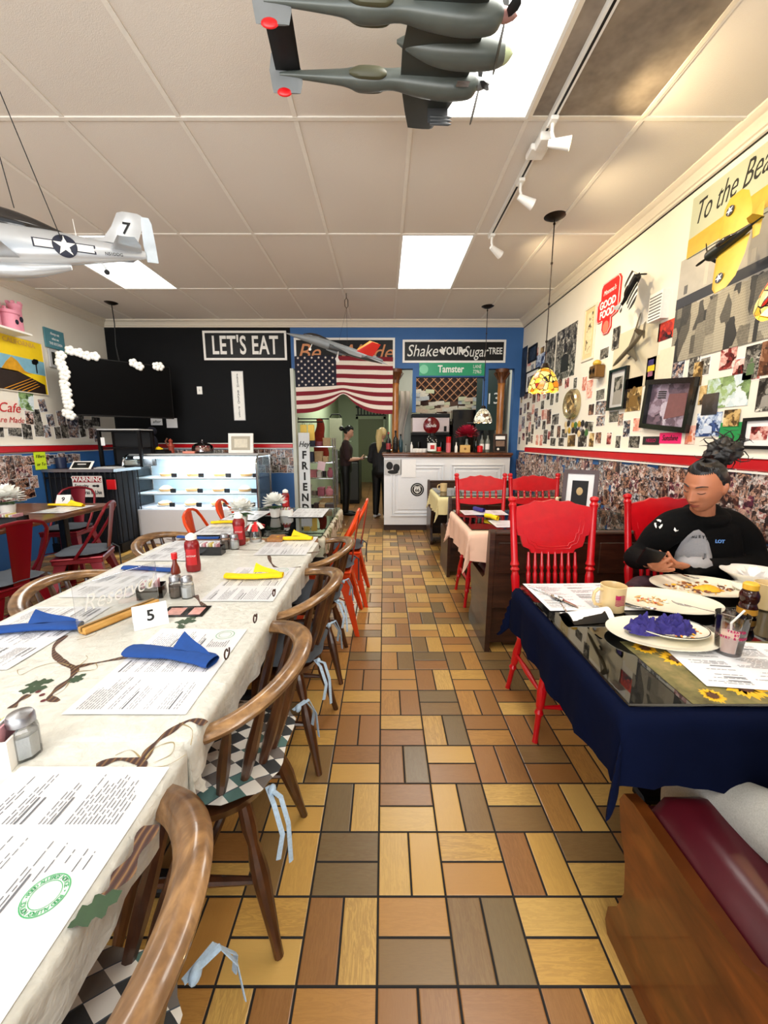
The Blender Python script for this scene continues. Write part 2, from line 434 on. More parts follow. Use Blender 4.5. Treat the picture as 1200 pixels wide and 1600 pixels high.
# crown mouldings (stepped profile) and red rails
def crown(name, a, b, nrm):
    prof = [(0, 0), (.10, 0), (.10, -.012), (.088, -.02), (.075, -.026), (.062, -.03), (.05, -.042), (.036, -.055), (.03, -.066), (.018, -.07), (.016, -.084), (.008, -.088), (0, -.09)]
    mb = MB(); a = Vector(a); b = Vector(b); n = Vector(nrm); vs = []
    for p in (a, b):
        for (d, z) in prof: vs.append(p + n*d + Vector((0, 0, z)))
    k = len(prof)
    mb.add(vs, [(i, i+1, k+i+1, k+i) for i in range(k-1)] + [tuple(range(k))[::-1], tuple(range(k, 2*k))])
    return struct(mb.build(name, M['crown'], smooth=20))
crown('trim_2', (XR, YF, ZC), (XR, YB, ZC), (-1, 0, 0))
crown('trim_3', (XL, YF, ZC), (XL, YB, ZC), (1, 0, 0))
crown('trim_4', (XL, YB, ZC), (XR, YB, ZC), (0, -1, 0))
struct(MB().box(XR-.006, XR, YF, YB, ZC-.1, ZC-.092).build('trim_5', M['black'], smooth=0))
struct(MB().box(XR-.028, XR, 0, 5.75, 1.185, 1.25, 0, .008).box(XR-.034, XR, 0, 5.75, 1.172, 1.183, 1).box(XR-.034, XR, 0, 5.75, 1.252, 1.258, 1).build('trim_6', [M['red_rail'], M['white']]))
struct(MB().box(XL, XD-.02, YB-.03, YB, 1.235, 1.29, 0, .008).box(XL, XD-.02, YB-.035, YB, 1.292, 1.305, 1).box(XL, XD-.02, YB-.035, YB, 1.222, 1.233, 1).build('trim_7', [M['red_rail'], M['white']]))
struct(MB().box(XL, XL+.03, YF, YB, 1.215, 1.285, 0, .008).box(XL, XL+.034, YF, YB, 1.287, 1.3, 1).build('trim_8', [M['red_rail'], M['white']]))
struct(MB().box(XD-.02, XD+.03, YB-.02, YB+.13, 0, zh).build('trim_9', M['palewhite'], smooth=0))

# --- ceiling lights: recessed troffers whose lens glows
M['lens'] = emit('lit_prismatic_lens', (255,253,246), 2.6)
lab = {0: 'large bright ceiling light panel above the twin boom model plane', 1: 'bright rectangular ceiling light between the track and the doorway', 2: 'ceiling light panel above the silver model fighter',
       3: 'ceiling light panel over the left tables, nearest the silver fighter', 4: 'ceiling light panel near the shop front over the left tables', 5: 'ceiling light panel near the shop front over the aisle'}
for i, (lx, ly) in enumerate(LIGHT_X):
    if i > 2: nm = 'ceiling_light'
    e = empty('ceiling_light', (lx, ly, ZC), (0,0,0), lab[i], 'ceiling light', 'fluorescent panels in the ceiling grid')
    MB().box(-.29, .29, -.595, .595, -.002, .004).build('lens', M['lens'], e, smooth=0)
    MB().box(-.305, -.29, -.61, .61, -.008, .05).box(.29, .305, -.61, .61, -.008, .05).box(-.29, .29, .595, .61, -.008, .05).box(-.29, .29, -.61, -.595, -.008, .05).build('light_frame', M['white'], e, smooth=0)
# stained return-air panel beside the big light
g = G('dusty_perforated_panel'); n1 = g.noise(g.co(), 3, 4, .7); w = g.n('ShaderNodeTexWave'); w.inputs['Scale'].default_value = 60
g.color(g.mix(g.ramp(n1, [(.35, (0,0,0,1)), (.65, (1,1,1,1))]), srgb(112,100,88), srgb(160,146,130))); g.props(.6); g.bump(w.outputs[1], .4, .002)
e = empty('ceiling_vent', (VENT[0], VENT[1], ZC), (0,0,0), 'dark dusty return air panel between the light track and the right wall', 'ceiling vent')
MB().box(-.285, .285, -.59, .59, -.004, .01).build('grille', g.mat, e, smooth=0)
MB().box(-.305, -.285, -.61, .61, -.009, .03).box(.285, .305, -.61, .61, -.009, .03).box(-.285, .285, .59, .61, -.009, .03).box(-.285, .285, -.61, -.59, -.009, .03).build('vent_frame', M['crown'], e, smooth=0)
# ================================================================ FURNITURE
M['oak'] = wood('worn_oak', (62,34,16), (150,98,52), sc=(9, 9, 4), rough=.3, bump=.3, coat=.25)
M['oakrail'] = wood('worn_bent_oak', (60,36,18), (178,136,88), sc=(5, 5, 22), rough=.28, bump=.3, coat=.3)
M['oakdark'] = wood('dark_turned_oak', (44,22,11), (98,56,28), sc=(12, 12, 3), rough=.28, coat=.25)
M['pew'] = wood('orange_brown_pew_wood', (72,34,10), (128,68,24), sc=(2, 3, 9), rough=.35, bump=.08, coat=.2)
M['pewdark'] = wood('dark_walnut_pew_wood', (34,19,12), (74,44,28), sc=(3, 3, 16), rough=.35, coat=.2)
M['chairred'] = plain('red_painted_wood', (196,8,22), .3, var=.18, scale=22, bump=.25, Coat_Weight=.2)
M['orange'] = plain('orange_enamelled_metal', (232,72,14), .3, .25, var=.06)
M['darkred'] = plain('dark_red_enamelled_metal', (120,10,26), .3, .4, var=.06)
M['greycush'] = plain('grey_cushion_cloth', (74,80,88), .9, var=.12, scale=120, bump=.25)
M['maroon'] = plain('maroon_vinyl', (74,12,24), .35, var=.1, scale=40, bump=.08)
g = G('argyle_check_cloth'); x, y, z = g.sep(g.mapv(g.co(), (1,1,1)))[:3]
u = g.math('ADD', g.math('MULTIPLY', x, 22.0), g.math('MULTIPLY', y, 15.0)); v = g.math('SUBTRACT', g.math('MULTIPLY', x, 22.0), g.math('MULTIPLY', y, 15.0))
iu = g.math('FLOOR', u); iv = g.math('FLOOR', v); ck = g.math('FLOORED_MODULO', g.math('ADD', iu, iv), 2.0)
wn = g.n('ShaderNodeTexWhiteNoise', noise_dimensions='3D'); g.set(wn, 'Vector', g.comb(iu, iv))
dk = g.ramp(wn.outputs['Value'], [(0, srgb(52,54,56)), (.45, srgb(84,116,112)), (.75, srgb(110,104,100))], 'CONSTANT')
ln = g.math('LESS_THAN', g.math('ABSOLUTE', g.math('SUBTRACT', g.math('SUBTRACT', g.math('ADD', u, .5), g.math('FLOOR', g.math('ADD', u, .5))), .5)), .03)
c = g.mix(ck, srgb(226,222,214), dk); g.color(g.mix(ln, c, srgb(70,80,90))); g.props(.9); g.bump(g.noise(g.co(), 60, 3), .25, .004); M['argyle'] = g.mat
M['ribbon'] = plain('pale_blue_check_ribbon', (176,200,222), .8, var=.35, scale=160)

def captain_chair(loc, rz, label, group):
    e = empty('captain_chair', loc, (0, 0, rz), label, 'chair', group)
    mb = MB()   # saddle seat
    def seat(u, v):
        a = 2*PI*u; r = v; x = .215*r*math.copysign(abs(math.cos(a))**.85, math.cos(a)); y = .20*r*math.copysign(abs(math.sin(a))**.85, math.sin(a))
        return (x, y, .452 - .012*(1-r*r) - .010*max(0, (r-.93)/.07))
    mb.grid(seat, 40, 9, wrapu=True)
    mb.grid(lambda u, v: (lambda p: (p[0]*(1-.07*v), p[1]*(1-.07*v), p[2]-.032*v))(seat(u, 1)), 40, 3, wrapu=True)
    mb.add([(.2*math.cos(2*PI*k/40), .186*math.sin(2*PI*k/40), .412) for k in range(40)], [tuple(range(40))[::-1]])
    mb.build('seat', M['oakdark'], e)
    # bent rail
    pts = []; up = []
    for k in range(41):
        t = k/40; a = PI*(1.12 - 1.24*t) + PI    # sweeps round the back
        a = -PI*.12*0 + (PI + PI*(-.07) + 0) if False else a
        ang = PI*(-.1) + PI*1.2*t
        x = -.268*math.cos(ang) ; y = -.05 - .215*math.sin(ang)
        if t < .12 or t > .88:
            s = (.12-t)/.12 if t < .12 else (t-.88)/.12
            x = math.copysign(.262 - .012*s, x); y = y + .10*s
        z = .705 + .055*max(0, math.sin(ang))**1.5
        pts.append(Vector((x, y, z)))
    mb = MB(); n = 10; vs = []
    for k, p in enumerate(pts):
        t = (pts[min(k+1, 40)] - pts[max(k-1, 0)]).normalized(); side = t.cross(Vector((0,0,1))).normalized(); u = side.cross(t)
        tilt = .35*max(0, math.sin(PI*k/40)); a_ = side*math.cos(tilt) + u*math.sin(tilt); b_ = -side*math.sin(tilt) + u*math.cos(tilt)
        wd = .030 if 2 < k < 38 else .034 - .006*abs(k-20 > 0); wd = wd if 0 < k < 40 else .018
        for i in range(n):
            an = 2*PI*i/n; vs.append(p + a_*wd*math.cos(an) + b_*.017*math.sin(an))
    fs = [(k*n+i, k*n+(i+1) % n, (k+1)*n+(i+1) % n, (k+1)*n+i) for k in range(40) for i in range(n)] + [tuple(range(n))[::-1], tuple(40*n+i for i in range(n))]
    mb.add(vs, fs); mb.build('bent_arm_rail', M['oakrail'], e, smooth=50)
    for k in (3, 8, 12, 15.5, 18.5, 21.5, 24.5, 28, 32, 37):
        k0 = int(k); p = pts[k0].lerp(pts[min(40, k0+1)], k-k0); ang = math.atan2(p.y+.02, p.x)
        q = Vector((.185*math.cos(ang), .17*math.sin(ang), .44)); 
        if k in (3, 37): q = Vector((math.copysign(.185, p.x), .09, .44))
        rr = [.010, .012, .0155, .0165, .012, .0085]; ps = [q.lerp(p, t) for t in (0, .15, .35, .5, .8, 1)]
        MB().tube(ps, rr, 8).build('spindle', M['oakdark'], e)
    for sx in (-1, 1):
        for sy in (-1, 1):
            a = Vector((sx*.13, sy*.12, .43)); b = Vector((sx*.205, sy*.215, 0))
            ts = (0, .1, .2, .3, .42, .5, .62, .9, 1); rr = (.015, .019, .021, .015, .022, .024, .021, .014, .013)
            MB().tube([a.lerp(b, t) for t in ts], rr, 10).build('leg', M['oakdark'], e)
        MB().tube([(sx*.170, .168, .20), (sx*.172, 0, .205), (sx*.170, -.168, .20)], [.009, .015, .009], 8).build('stretcher', M['oakdark'], e)
    MB().tube([(-.172, 0, .205), (0, 0, .205), (.172, 0, .205)], [.008, .014, .008], 8).build('stretcher', M['oakdark'], e)
    return e
GCH = 'wooden captain chairs at the long table'
ch1 = captain_chair((-.52, .37, 0), PI/2, 'wooden captain chair nearest the camera with thick pale worn arm rail', GCH)
ch2 = dup(ch1, (-.50, 1.05, 0), PI/2+.03, 'wooden captain chair on the aisle holding the grey argyle check cushion', GCH)
ch3 = dup(ch1, (-.47, 1.66, 0), PI/2-.05, 'wooden captain chair on the aisle, third from the camera', GCH)
ch4 = dup(ch1, (-.46, 2.27, 0), PI/2+.02, 'wooden captain chair on the aisle just before the orange metal chairs', GCH)
dup(ch1, (-1.17, 1.62, 0), -PI/2+.04, 'wooden captain chair on the wall side of the long table beside the reserved sign', GCH)
dup(ch1, (-1.19, 2.4, 0), -PI/2-.04, 'wooden captain chair on the wall side of the long table, next to the orange chairs', GCH)

def cushion(name, cx, cy, rz, mat, label, z=.452, w=.2, group=None, ribbon=True, th=.02, cat='cushion'):
    e = empty(name, (cx, cy, z), (0, 0, rz), label, cat, group)
    def f(sgn):
        def fn(u, v):
            a = 2*PI*u; k = v; c, s = math.cos(a), math.sin(a)
            x = w*k*math.copysign(abs(c)**.6, c); y = w*.95*k*math.copysign(abs(s)**.6, s)
            return (x + .006*math.sin(9*a)*k, y + .006*math.sin(11*a)*k, th + sgn*th*.9*(1-k**5)*(1+.1*math.sin(7*x*9)))
        return fn
    MB().grid(f(1), 36, 8, wrapu=True).grid(f(-1), 36, 8, wrapu=True).build('cushion_cover', mat, e, smooth=70)
    if ribbon:
        for sx in (-1, 1):
            MB().tube([(sx*.15, -.17, th), (sx*.19, -.215, .03), (sx*.205, -.235, -.03), (sx*.215, -.24, -.13)], .007, 6, flat=.25).tube([(sx*.15, -.17, th), (sx*.2, -.20, .02), (sx*.225, -.225, -.04), (sx*.235, -.215, -.10)], .007, 6, flat=.25).ball((sx*.16, -.185, th), (.016, .01, .012)).build('tie_ribbon', M['ribbon'], e)
    return e
cushion('seat_cushion', -.47, 1.05, PI/2, M['argyle'], 'argyle check cushion with blue tie ribbons on the second aisle chair', group='cushions tied on chairs')
cushion('seat_cushion', -.50, .37, PI/2, M['argyle'], 'argyle check cushion with blue ribbon on the chair nearest the camera', group='cushions tied on chairs')
cushion('seat_cushion', -.45, 1.66, PI/2, M['greycush'], 'grey blue cushion on the third wooden aisle chair', group='cushions tied on chairs')
cushion('seat_cushion', -.44, 2.27, PI/2, M['greycush'], 'grey cushion on the wooden aisle chair beside the orange metal chairs', group='cushions tied on chairs')

def metal_chair(loc, rz, mat, label, group, dark=False):
    e = empty('metal_bistro_chair', loc, (0, 0, rz), label, 'chair', group)
    MB().box(-.18, .18, -.17, .18, .432, .45, 0, .008).box(-.172, .172, -.162, .172, .40, .436, 0, .004).build('seat', mat, e)
    pts = [(-.175, .02, .44), (-.188, -.06, .55), (-.192, -.14, .68), (-.178, -.19, .78)]
    for k in range(7):
        a = PI - PI*k/6; pts.append((.165*math.cos(a), -.20 - .02*math.sin(a), .80 + .055*math.sin(a)))
    pts += [(.178, -.19, .78), (.192, -.14, .68), (.188, -.06, .55), (.175, .02, .44)]
    MB().tube(pts, .0115, 8).build('back_hoop', mat, e)
    def sp(u, v):
        z = .44 + .405*v; w = .045 + .03*v; return ((u-.5)*2*w, -.16 - .065*v + .008*math.cos((u-.5)*PI), z)
    mb = MB().grid(sp, 7, 8); mb.grid(lambda u, v: (sp(u, v)[0], sp(u, v)[1]-.003, sp(u, v)[2]), 7, 8); mb.build('back_splat', mat, e, smooth=60)
    for sx in (-1, 1):
        for sy in (-1, 1):
            tx, ty, bx, by = sx*.155, sy*.145+.005, sx*.235, sy*.225
            mb = MB(); vs = []
            for t, w in ((0, .075), (.35, .05), (1, .022)):
                x = tx+(bx-tx)*t; y = ty+(by-ty)*t; z = .42*(1-t)
                vs += [(x, y-sy*w, z), (x+sx*.006, y+sy*.006, z), (x-sx*w, y, z)]
            fs = [(0,1,4,3), (1,2,5,4), (3,4,7,6), (4,5,8,7)]
            vs2 = [(v[0]-sx*.004, v[1]-sy*.004, v[2]) for v in vs]
            mb.add(vs + vs2, fs + [tuple(i+9 for i in f[::-1]) for f in fs] + [(0,3,12,9), (3,6,15,12), (2,11,14,5), (5,14,17,8), (6,7,16,15), (7,8,17,16)])
            mb.build('leg', mat, e, smooth=30)
    MB().cyl((-.2, -.19, .22), (.2, .19, .22), .005, n=6).cyl((.2, -.19, .22), (-.2, .19, .22), .005, n=6).build('cross_brace', mat, e)
    return e
GO = 'orange metal chairs at the glass table'
oc = metal_chair((-.40, 2.86, 0), PI/2, M['orange'], 'orange metal chair on the aisle with grey cushion, nearer one', GO)
dup(oc, (-.36, 3.36, 0), PI/2, 'orange metal chair on the aisle at the far end of the glass table', GO)
dup(oc, (-1.19, 2.9, 0), -PI/2+.15, 'orange metal chair in front of the cake case, nearer to the camera', GO)
dup(oc, (-1.16, 3.38, 0), -PI/2+.15, 'orange metal chair in front of the cake case, farther from the camera', GO)
GD = 'dark red metal chairs at the left table'
dc = metal_chair((-2.45, 2.48, 0), PI/2-.25, M['darkred'], 'dark red metal chair at the left edge of the photo', GD)
dup(dc, (-2.43, 3.18, 0), PI/2+.35, 'dark red metal chair in front of the black railing below the warning sign', GD)
dup(dc, (-3.25, 4.08, 0), PI+.1, 'dark red metal chair at the far end of the table with number nine', GD)
GC = 'grey pads on metal chairs'
def pad(cx, cy, rz, label):
    e = cushion('chair_pad', cx, cy, rz, M['greycush'], label, .452, .185, GC, False, .022)
    MB().tube([(.17, -.15, .02), (.20, -.19, -.02), (.21, -.19, -.20)], .006, 6).build('tie_string', M['greycush'], e)
pad(-.39, 2.86, PI/2, 'grey pad on the nearer orange aisle chair'); pad(-.35, 3.36, PI/2, 'grey pad on the farther orange aisle chair')
pad(-2.45, 2.48, PI/2-.25, 'grey pad on the dark red chair at the left edge'); pad(-2.43, 3.18, PI/2+.35, 'grey pad on the dark red chair below the warning sign')
pad(-3.25, 4.08, PI+.1, 'grey pad on the hidden dark red chair behind table nine')

def turned(a, b, segs, n=10, mb=None, mi=0):
    a = Vector(a); b = Vector(b); mb = mb or MB()
    return mb.tube([a.lerp(b, t) for t, r in segs], [r for t, r in segs], n, mi)
def red_chair(loc, rz, label, group, tall=True):
    e = empty('pressed_back_chair', loc, (0, 0, rz), label, 'chair', group)
    m = M['chairred']
    mb = MB()
    def seat(u, v):
        a = 2*PI*u; c, s = math.cos(a), math.sin(a)
        return (.215*v*math.copysign(abs(c)**.5, c), .205*v*math.copysign(abs(s)**.5, s), .452-.012*(1-v*v)-.012*max(0, (v-.92)/.08))
    mb.grid(seat, 44, 9, wrapu=True).grid(lambda u, v: (seat(u,1)[0]*(1-.06*v), seat(u,1)[1]*(1-.06*v), .44-.03*v), 44, 3, wrapu=True)
    mb.add([(seat(k/44,1)[0]*.94, seat(k/44,1)[1]*.94, .41) for k in range(44)], [tuple(range(44))[::-1]])
    mb.build('seat', m, e)
    for sx in (-1, 1):
        segs = [(0,.016),(.08,.019),(.1,.024),(.13,.018),(.16,.025),(.19,.018),(.24,.020),(.34,.022),(.38,.016),(.40,.024),(.42,.016),(.44,.024),(.47,.018),(.9,.017),(.93,.022),(.95,.015),(.97,.022),(.99,.020),(1,.006)]
        turned((sx*.185, -.175, .43), (sx*.215, -.265, 1.06), segs).build('back_post', m, e)
    def yb(z): return -.175 - .09*(z-.43)/.63
    out = [(-.20,.93),(-.195,1.005),(-.16,1.012),(-.12,1.02),(-.09,1.035),(-.05,1.03),(0,1.042),(.05,1.03),(.09,1.035),(.12,1.02),(.16,1.012),(.195,1.005),(.20,.93)]
    if tall: low = [(.185,.86),(.17,.855),(.165,.83),(.155,.80),(.12,.785),(.11,.765),(0,.758),(-.11,.765),(-.12,.785),(-.155,.80),(-.165,.83),(-.17,.855),(-.185,.86)]
    else: low = [(.19,.915),(.1,.905),(0,.90),(-.1,.905),(-.19,.915)]
    poly = out + low
    mb = MB(); vs = [(x, yb(z)-.008-.02*(1-(x/.2)**2), z) for x, z in poly] + [(x, yb(z)+.010-.02*(1-(x/.2)**2), z) for x, z in poly]; n = len(poly)
    mb.add(vs, [tuple(range(n)), tuple(range(n, 2*n))[::-1]] + [(i, n+i, n+(i+1) % n, (i+1) % n) for i in range(n)])
    for k in range(2):   # pressed scroll relief
        s = .82 - .1*k; pr = [(x*s, yb(z*1)+.011-.02*(1-(x*s/.2)**2), .9 + (z-.9)*s) for x, z in poly]
        mb.tube(pr, .0022, 5, closed=True)
    mb.build('crest_panel', m, e, smooth=40)
    zl = .758 if tall else .90
    sg = [(0,.007),(.2,.010),(.25,.012),(.3,.007),(.35,.012),(.5,.0085),(.65,.012),(.7,.007),(.75,.012),(.8,.009),(1,.006)]
    z0 = .445 if tall else .83
    for k in range(8 if tall else 6):
        x = (-.125 + .25*k/7) if tall else (-.14+.28*k/5)
        turned((x, yb(z0)+.012-.015, z0), (x*.98, yb(zl)-.012, zl+.01), sg, 8).build('spindle', m, e)
    if not tall:
        p2 = [(-.195,.83),(-.1,.842),(0,.845),(.1,.842),(.195,.83),(.195,.80),(.1,.785),(0,.78),(-.1,.785),(-.195,.80)]; n = len(p2)
        MB().add([(x, yb(z)-.008-.02*(1-(x/.2)**2), z) for x, z in p2]+[(x, yb(z)+.008-.02*(1-(x/.2)**2), z) for x, z in p2], [tuple(range(n)), tuple(range(n, 2*n))[::-1]] + [(i, n+i, n+(i+1) % n, (i+1) % n) for i in range(n)]).build('lower_rail', m, e)
    lg = [(0,.014),(.1,.018),(.16,.022),(.2,.014),(.23,.022),(.27,.015),(.45,.021),(.6,.019),(.64,.014),(.68,.021),(.72,.014),(.95,.012),(1,.014)]
    for sx in (-1, 1):
        for sy in (-1, 1):
            turned((sx*.15, sy*.15, .42), (sx*.20, sy*.205, 0), lg).build('leg', m, e)
        turned((sx*.175, .175, .22), (sx*.175, -.175, .22), [(0,.007),(.3,.012),(.5,.016),(.7,.012),(1,.007)], 8).build('stretcher', m, e)
    for z in (.16, .25):
        turned((-.18, .185, z), (.18, .185, z), [(0,.007),(.2,.010),(.3,.014),(.5,.016),(.7,.014),(.8,.010),(1,.007)], 8).build('stretcher', m, e)
    return e
GR = 'red pressed back chairs at the right tables'
rc = red_chair((.885, 1.83, 0), PI, 'tall red painted spindle back chair standing at the aisle end of the navy table', GR)
dup(rc, (1.53, 1.93, 0), PI-.1, 'red painted chair behind the seated woman with the phone', GR)
rf = red_chair((.86, 3.33, 0), PI, 'red chair beyond the peach cloth table, the one nearer the aisle', GR, False)
dup(rf, (1.34, 3.33, 0), PI+.03, 'red chair beyond the peach cloth table, the one nearer the photo wall', GR)
e = cushion('chair_pad', .885, 1.80, PI, plain('light_grey_pad', (150,150,148), .85, var=.1, scale=90, bump=.2), 'light grey pad on the red chair at the navy table', .452, .20, GC, False, .018)

# pews
def pew(name, x0, x1, y, rz_sign, mats, label, low=.81, long=.49, group='wooden pews'):
    """seat faces +y when rz_sign is 1; x0..x1 along the wall direction; y = plane of the back"""
    wd, cu = mats
    e = empty(name, ((x0+x1)/2, y, 0), (0, 0, 0 if rz_sign > 0 else PI), label, 'pew', group)
    L = (x1-x0)/2
    prof = [(0, 0), (-.015, .55), (-.01, low-.03), (.01, low), (.035, low-.01), (.045, low-.06), (.06, .56), (.085, .49), (.13, .462), (long-.05, .462), (long-.01, .452), (long+.005, .42), (long-.01, .36), (long-.045, .28), (long-.055, .2), (long-.035, .13), (long, .08), (long+.005, .03), (long-.01, 0)]
    for sx in (-1, 1):
        MB().prism(prof, sx*L-.016, sx*L+.016, 'x').build('end_panel', wd, e)
    mb = MB().box(-L+.016, L-.016, -.005, .022, .30, low-.03, 0, .004)
    k = int((2*L)/.28)
    for i in range(k): mb.box(-L+.04+i*(2*L-.06)/k, -L+.0+(i+1)*(2*L-.06)/k, -.013, -.002, .53, low-.08, 0, .005)
    mb.build('back_panel', wd, e)
    MB().box(-L+.016, L-.016, -.02, .04, low-.035, low-.012, 0, .008).build('top_rail', wd, e)
    MB().box(-L+.016, L-.016, .02, long-.02, .40, .432, 0, .006).build('seat_board', wd, e)
    MB().box(-L+.016, L-.016, .03, .05, .05, .40).build('kick_board', wd, e)
    def cf(sg):
        def fn(u, v):
            X = -L+.018 + (2*L-.036)*u; Yv = .03+(long-.035-.03)*v; ed = min(u*2*L, (1-u)*2*L, v*.44, (1-v)*.44)
            return (X, Yv, .436 + (sg*.5+.5)*(.065*min(1, (ed/.05))**.4) + (.006 if sg > 0 else 0))
        return fn
    MB().grid(cf(1), 40, 20).grid(cf(-1), 40, 20).build('seat_cushion', cu, e, smooth=70)
    return e
pew('wooden_pew', .635, 1.95, .42, 1, (M['pew'], M['maroon']), 'orange brown pew with maroon vinyl seat in the right foreground', .9)
pew('wooden_pew', .665, 1.97, 2.42, 1, (M['pewdark'], M['maroon']), 'dark pew whose back stands behind the red chairs, before the peach table')
pew('wooden_pew', .64, 1.97, 3.86, 1, (M['pewdark'], M['maroon']), 'dark pew just behind the two farther red chairs')
pew('wooden_pew', .62, 1.97, 5.62, -1, (M['pewdark'], M['maroon']), 'dark pew against the white counter')
# ================================================================ TABLES AND CLOTHS
g = G('cream_printed_tablecloth'); n1 = g.noise(g.co(), 14, 4, .6); n2 = g.noise(g.co(), 42, 3, .5, .6)
g.color(g.mix(n2, srgb(192,191,182), srgb(232,232,224))); g.props(.4); g.bump(g.math('ADD', n1, g.math('MULTIPLY', n2, .5)), .55, .012); M['cloth'] = g.mat
g = G('plaid_ribbon_print'); w1 = g.n('ShaderNodeTexWave'); w1.inputs['Scale'].default_value = 26; w1.inputs['Distortion'].default_value = 2
g.color(g.ramp(w1.outputs[1], [(.2, srgb(52,28,20)), (.5, srgb(86,34,26)), (.75, srgb(46,52,34)), (.9, srgb(120,84,50))])); g.props(.5); M['ribbonprint'] = g.mat
M['goldprint'] = plain('gold_scroll_print', (156,138,92), .5); M['hollyprint'] = plain('holly_leaf_print', (40,66,38), .5, var=.3, scale=60); M['berryprint'] = plain('berry_print', (92,20,28), .5)
M['navy'] = plain('navy_table_cloth', (4,11,36), .9, var=.2, scale=14, bump=.3, Specular_IOR_Level=.08)
M['peach'] = plain('peach_table_cloth', (238,196,170), .8, var=.06, scale=20, bump=.2)
M['yellowcloth'] = plain('pale_yellow_cloth', (228,214,160), .8, var=.06, scale=20)
M['tabletop'] = wood('honey_table_wood', (120,70,28), (182,124,62), sc=(14,2,14), rough=.3, coat=.3)
M['tablewood'] = wood('brown_table_wood', (70,36,18), (128,74,38), sc=(14,2,14), rough=.3, coat=.3)

def table(name, x0, x1, y0, y1, z, mat, label, legs='pedestal', group=None, top=.03, ins=.12):
    e = empty(name, ((x0+x1)/2, (y0+y1)/2, 0), (0,0,0), label, 'table', group)
    hx, hy = (x1-x0)/2, (y1-y0)/2
    MB().box(-hx, hx, -hy, hy, z-top, z, 0, .006).build('table_top', mat, e)
    if legs == 'pedestal':
        for sy in (-1, 1):
            MB().cyl((0, sy*(hy-.28), .03), (0, sy*(hy-.28), z-top), .035, n=14).build('pedestal', M['black'], e)
            MB().box(-.28, .28, sy*(hy-.28)-.035, sy*(hy-.28)+.035, 0, .035, 0, .01).box(-.035, .035, sy*(hy-.28)-.2, sy*(hy-.28)+.2, 0, .035, 0, .01).build('foot', M['black'], e)
    else:
        for sx in (-1, 1):
            for sy in (-1, 1): MB().box(sx*(hx-ins)-.028, sx*(hx-ins)+.028, sy*(hy-ins)-.028, sy*(hy-ins)+.028, 0, z-top, 0, .005).build('leg', M['gloss_black'] if legs == 'black' else mat, e)
    return e
def wr(x, y):
    return .0016*mnoise.noise(Vector((x*5, y*5, 0))) + .0011*mnoise.noise(Vector((x*13, y*13, 3)))
def drape(x0, x1, y0, y1, z, drop, n=60, fold=.012, seed=0, corner=1.25, rnd=.012, dcorn=.0):
    mb = MB(); ex = drop
    xs = [x0-ex, *[x0-ex+ex*(k+1)/8 for k in range(7)]] + [x0+(x1-x0)*k/n for k in range(n+1)] + [x1+ex*(k+1)/8 for k in range(8)]
    m = max(8, int(n*(y1-y0)/(x1-x0)))
    ys = [y0-ex+ex*k/8 for k in range(8)] + [y0+(y1-y0)*k/m for k in range(m+1)] + [y1+ex*(k+1)/8 for k in range(8)]
    vs = []
    for y in ys:
        for x in xs:
            ox = x0-x if x < x0 else (x-x1 if x > x1 else 0); oy = y0-y if y < y0 else (y-y1 if y > y1 else 0)
            sx = -1 if x < x0 else 1; sy = -1 if y < y0 else 1
            cx = min(max(x, x0), x1); cy = min(max(y, y0), y1)
            zz = z + wr(cx, cy); h = max(ox, oy)
            if h > 0:
                wv = fold*(h/drop)**1.2*(math.sin((cy if ox >= oy else cx)*31+seed)+.6*math.sin((cy if ox >= oy else cx)*67+seed*2))
                o_ = .004 + .35*rnd*min(1, h/.02) + wv*.6 + .006
                if ox > 0 and oy > 0:
                    q = min(ox, oy); h2 = math.hypot(ox, oy)*(1 if corner else 1); h2 = min(h2, drop*corner)
                    cx += sx*(o_*.4 + .42*ox*(q/max(h,1e-6))*.6); cy += sy*(o_*.4 + .42*oy*(q/max(h,1e-6))*.6); zz = z - max(h, h2*.97)
                elif ox > 0: cx += sx*o_; zz -= h - min(h, .004)
                else: cy += sy*o_; zz -= h - min(h, .004)
                zz += .010*math.sin((cx+cy)*9+seed)*(h/drop)
            vs.append((cx, cy, zz))
    k = len(xs); fs = [(j*k+i, j*k+i+1, (j+1)*k+i+1, (j+1)*k+i) for j in range(len(ys)-1) for i in range(k-1)]
    return mb.add(vs, fs)
ZT = .75
def strip(mb, pxs, w, z, mi, x=None, taper=False):
    pts = [P(a, b, Z=z) for a, b in pxs]
    # smooth the stroke
    sm = []
    for i in range(len(pts)-1):
        p0 = pts[max(i-1, 0)]; p1 = pts[i]; p2 = pts[i+1]; p3 = pts[min(i+2, len(pts)-1)]
        for k in range(6):
            t = k/6; sm.append(.5*((2*p1) + (p2-p0)*t + (2*p0-5*p1+4*p2-p3)*t*t + (3*p1-p0-3*p2+p3)*t**3))
    sm.append(pts[-1]); vs = []
    for i, p in enumerate(sm):
        t = (sm[min(i+1, len(sm)-1)] - sm[max(i-1, 0)]); t.z = 0; t.normalize(); s = Vector((-t.y, t.x, 0))
        ww = w*(.75+.35*math.sin(i*.7)) * ((1 - .7*i/len(sm)) if taper else 1)
        for sg in (-1, 1):
            q = p + s*ww*sg/2; vs.append((q.x, q.y, z + wr(q.x, q.y) + .0007))
    mb.add(vs, [(2*i, 2*i+1, 2*i+3, 2*i+2) for i in range(len(sm)-1)], mi)
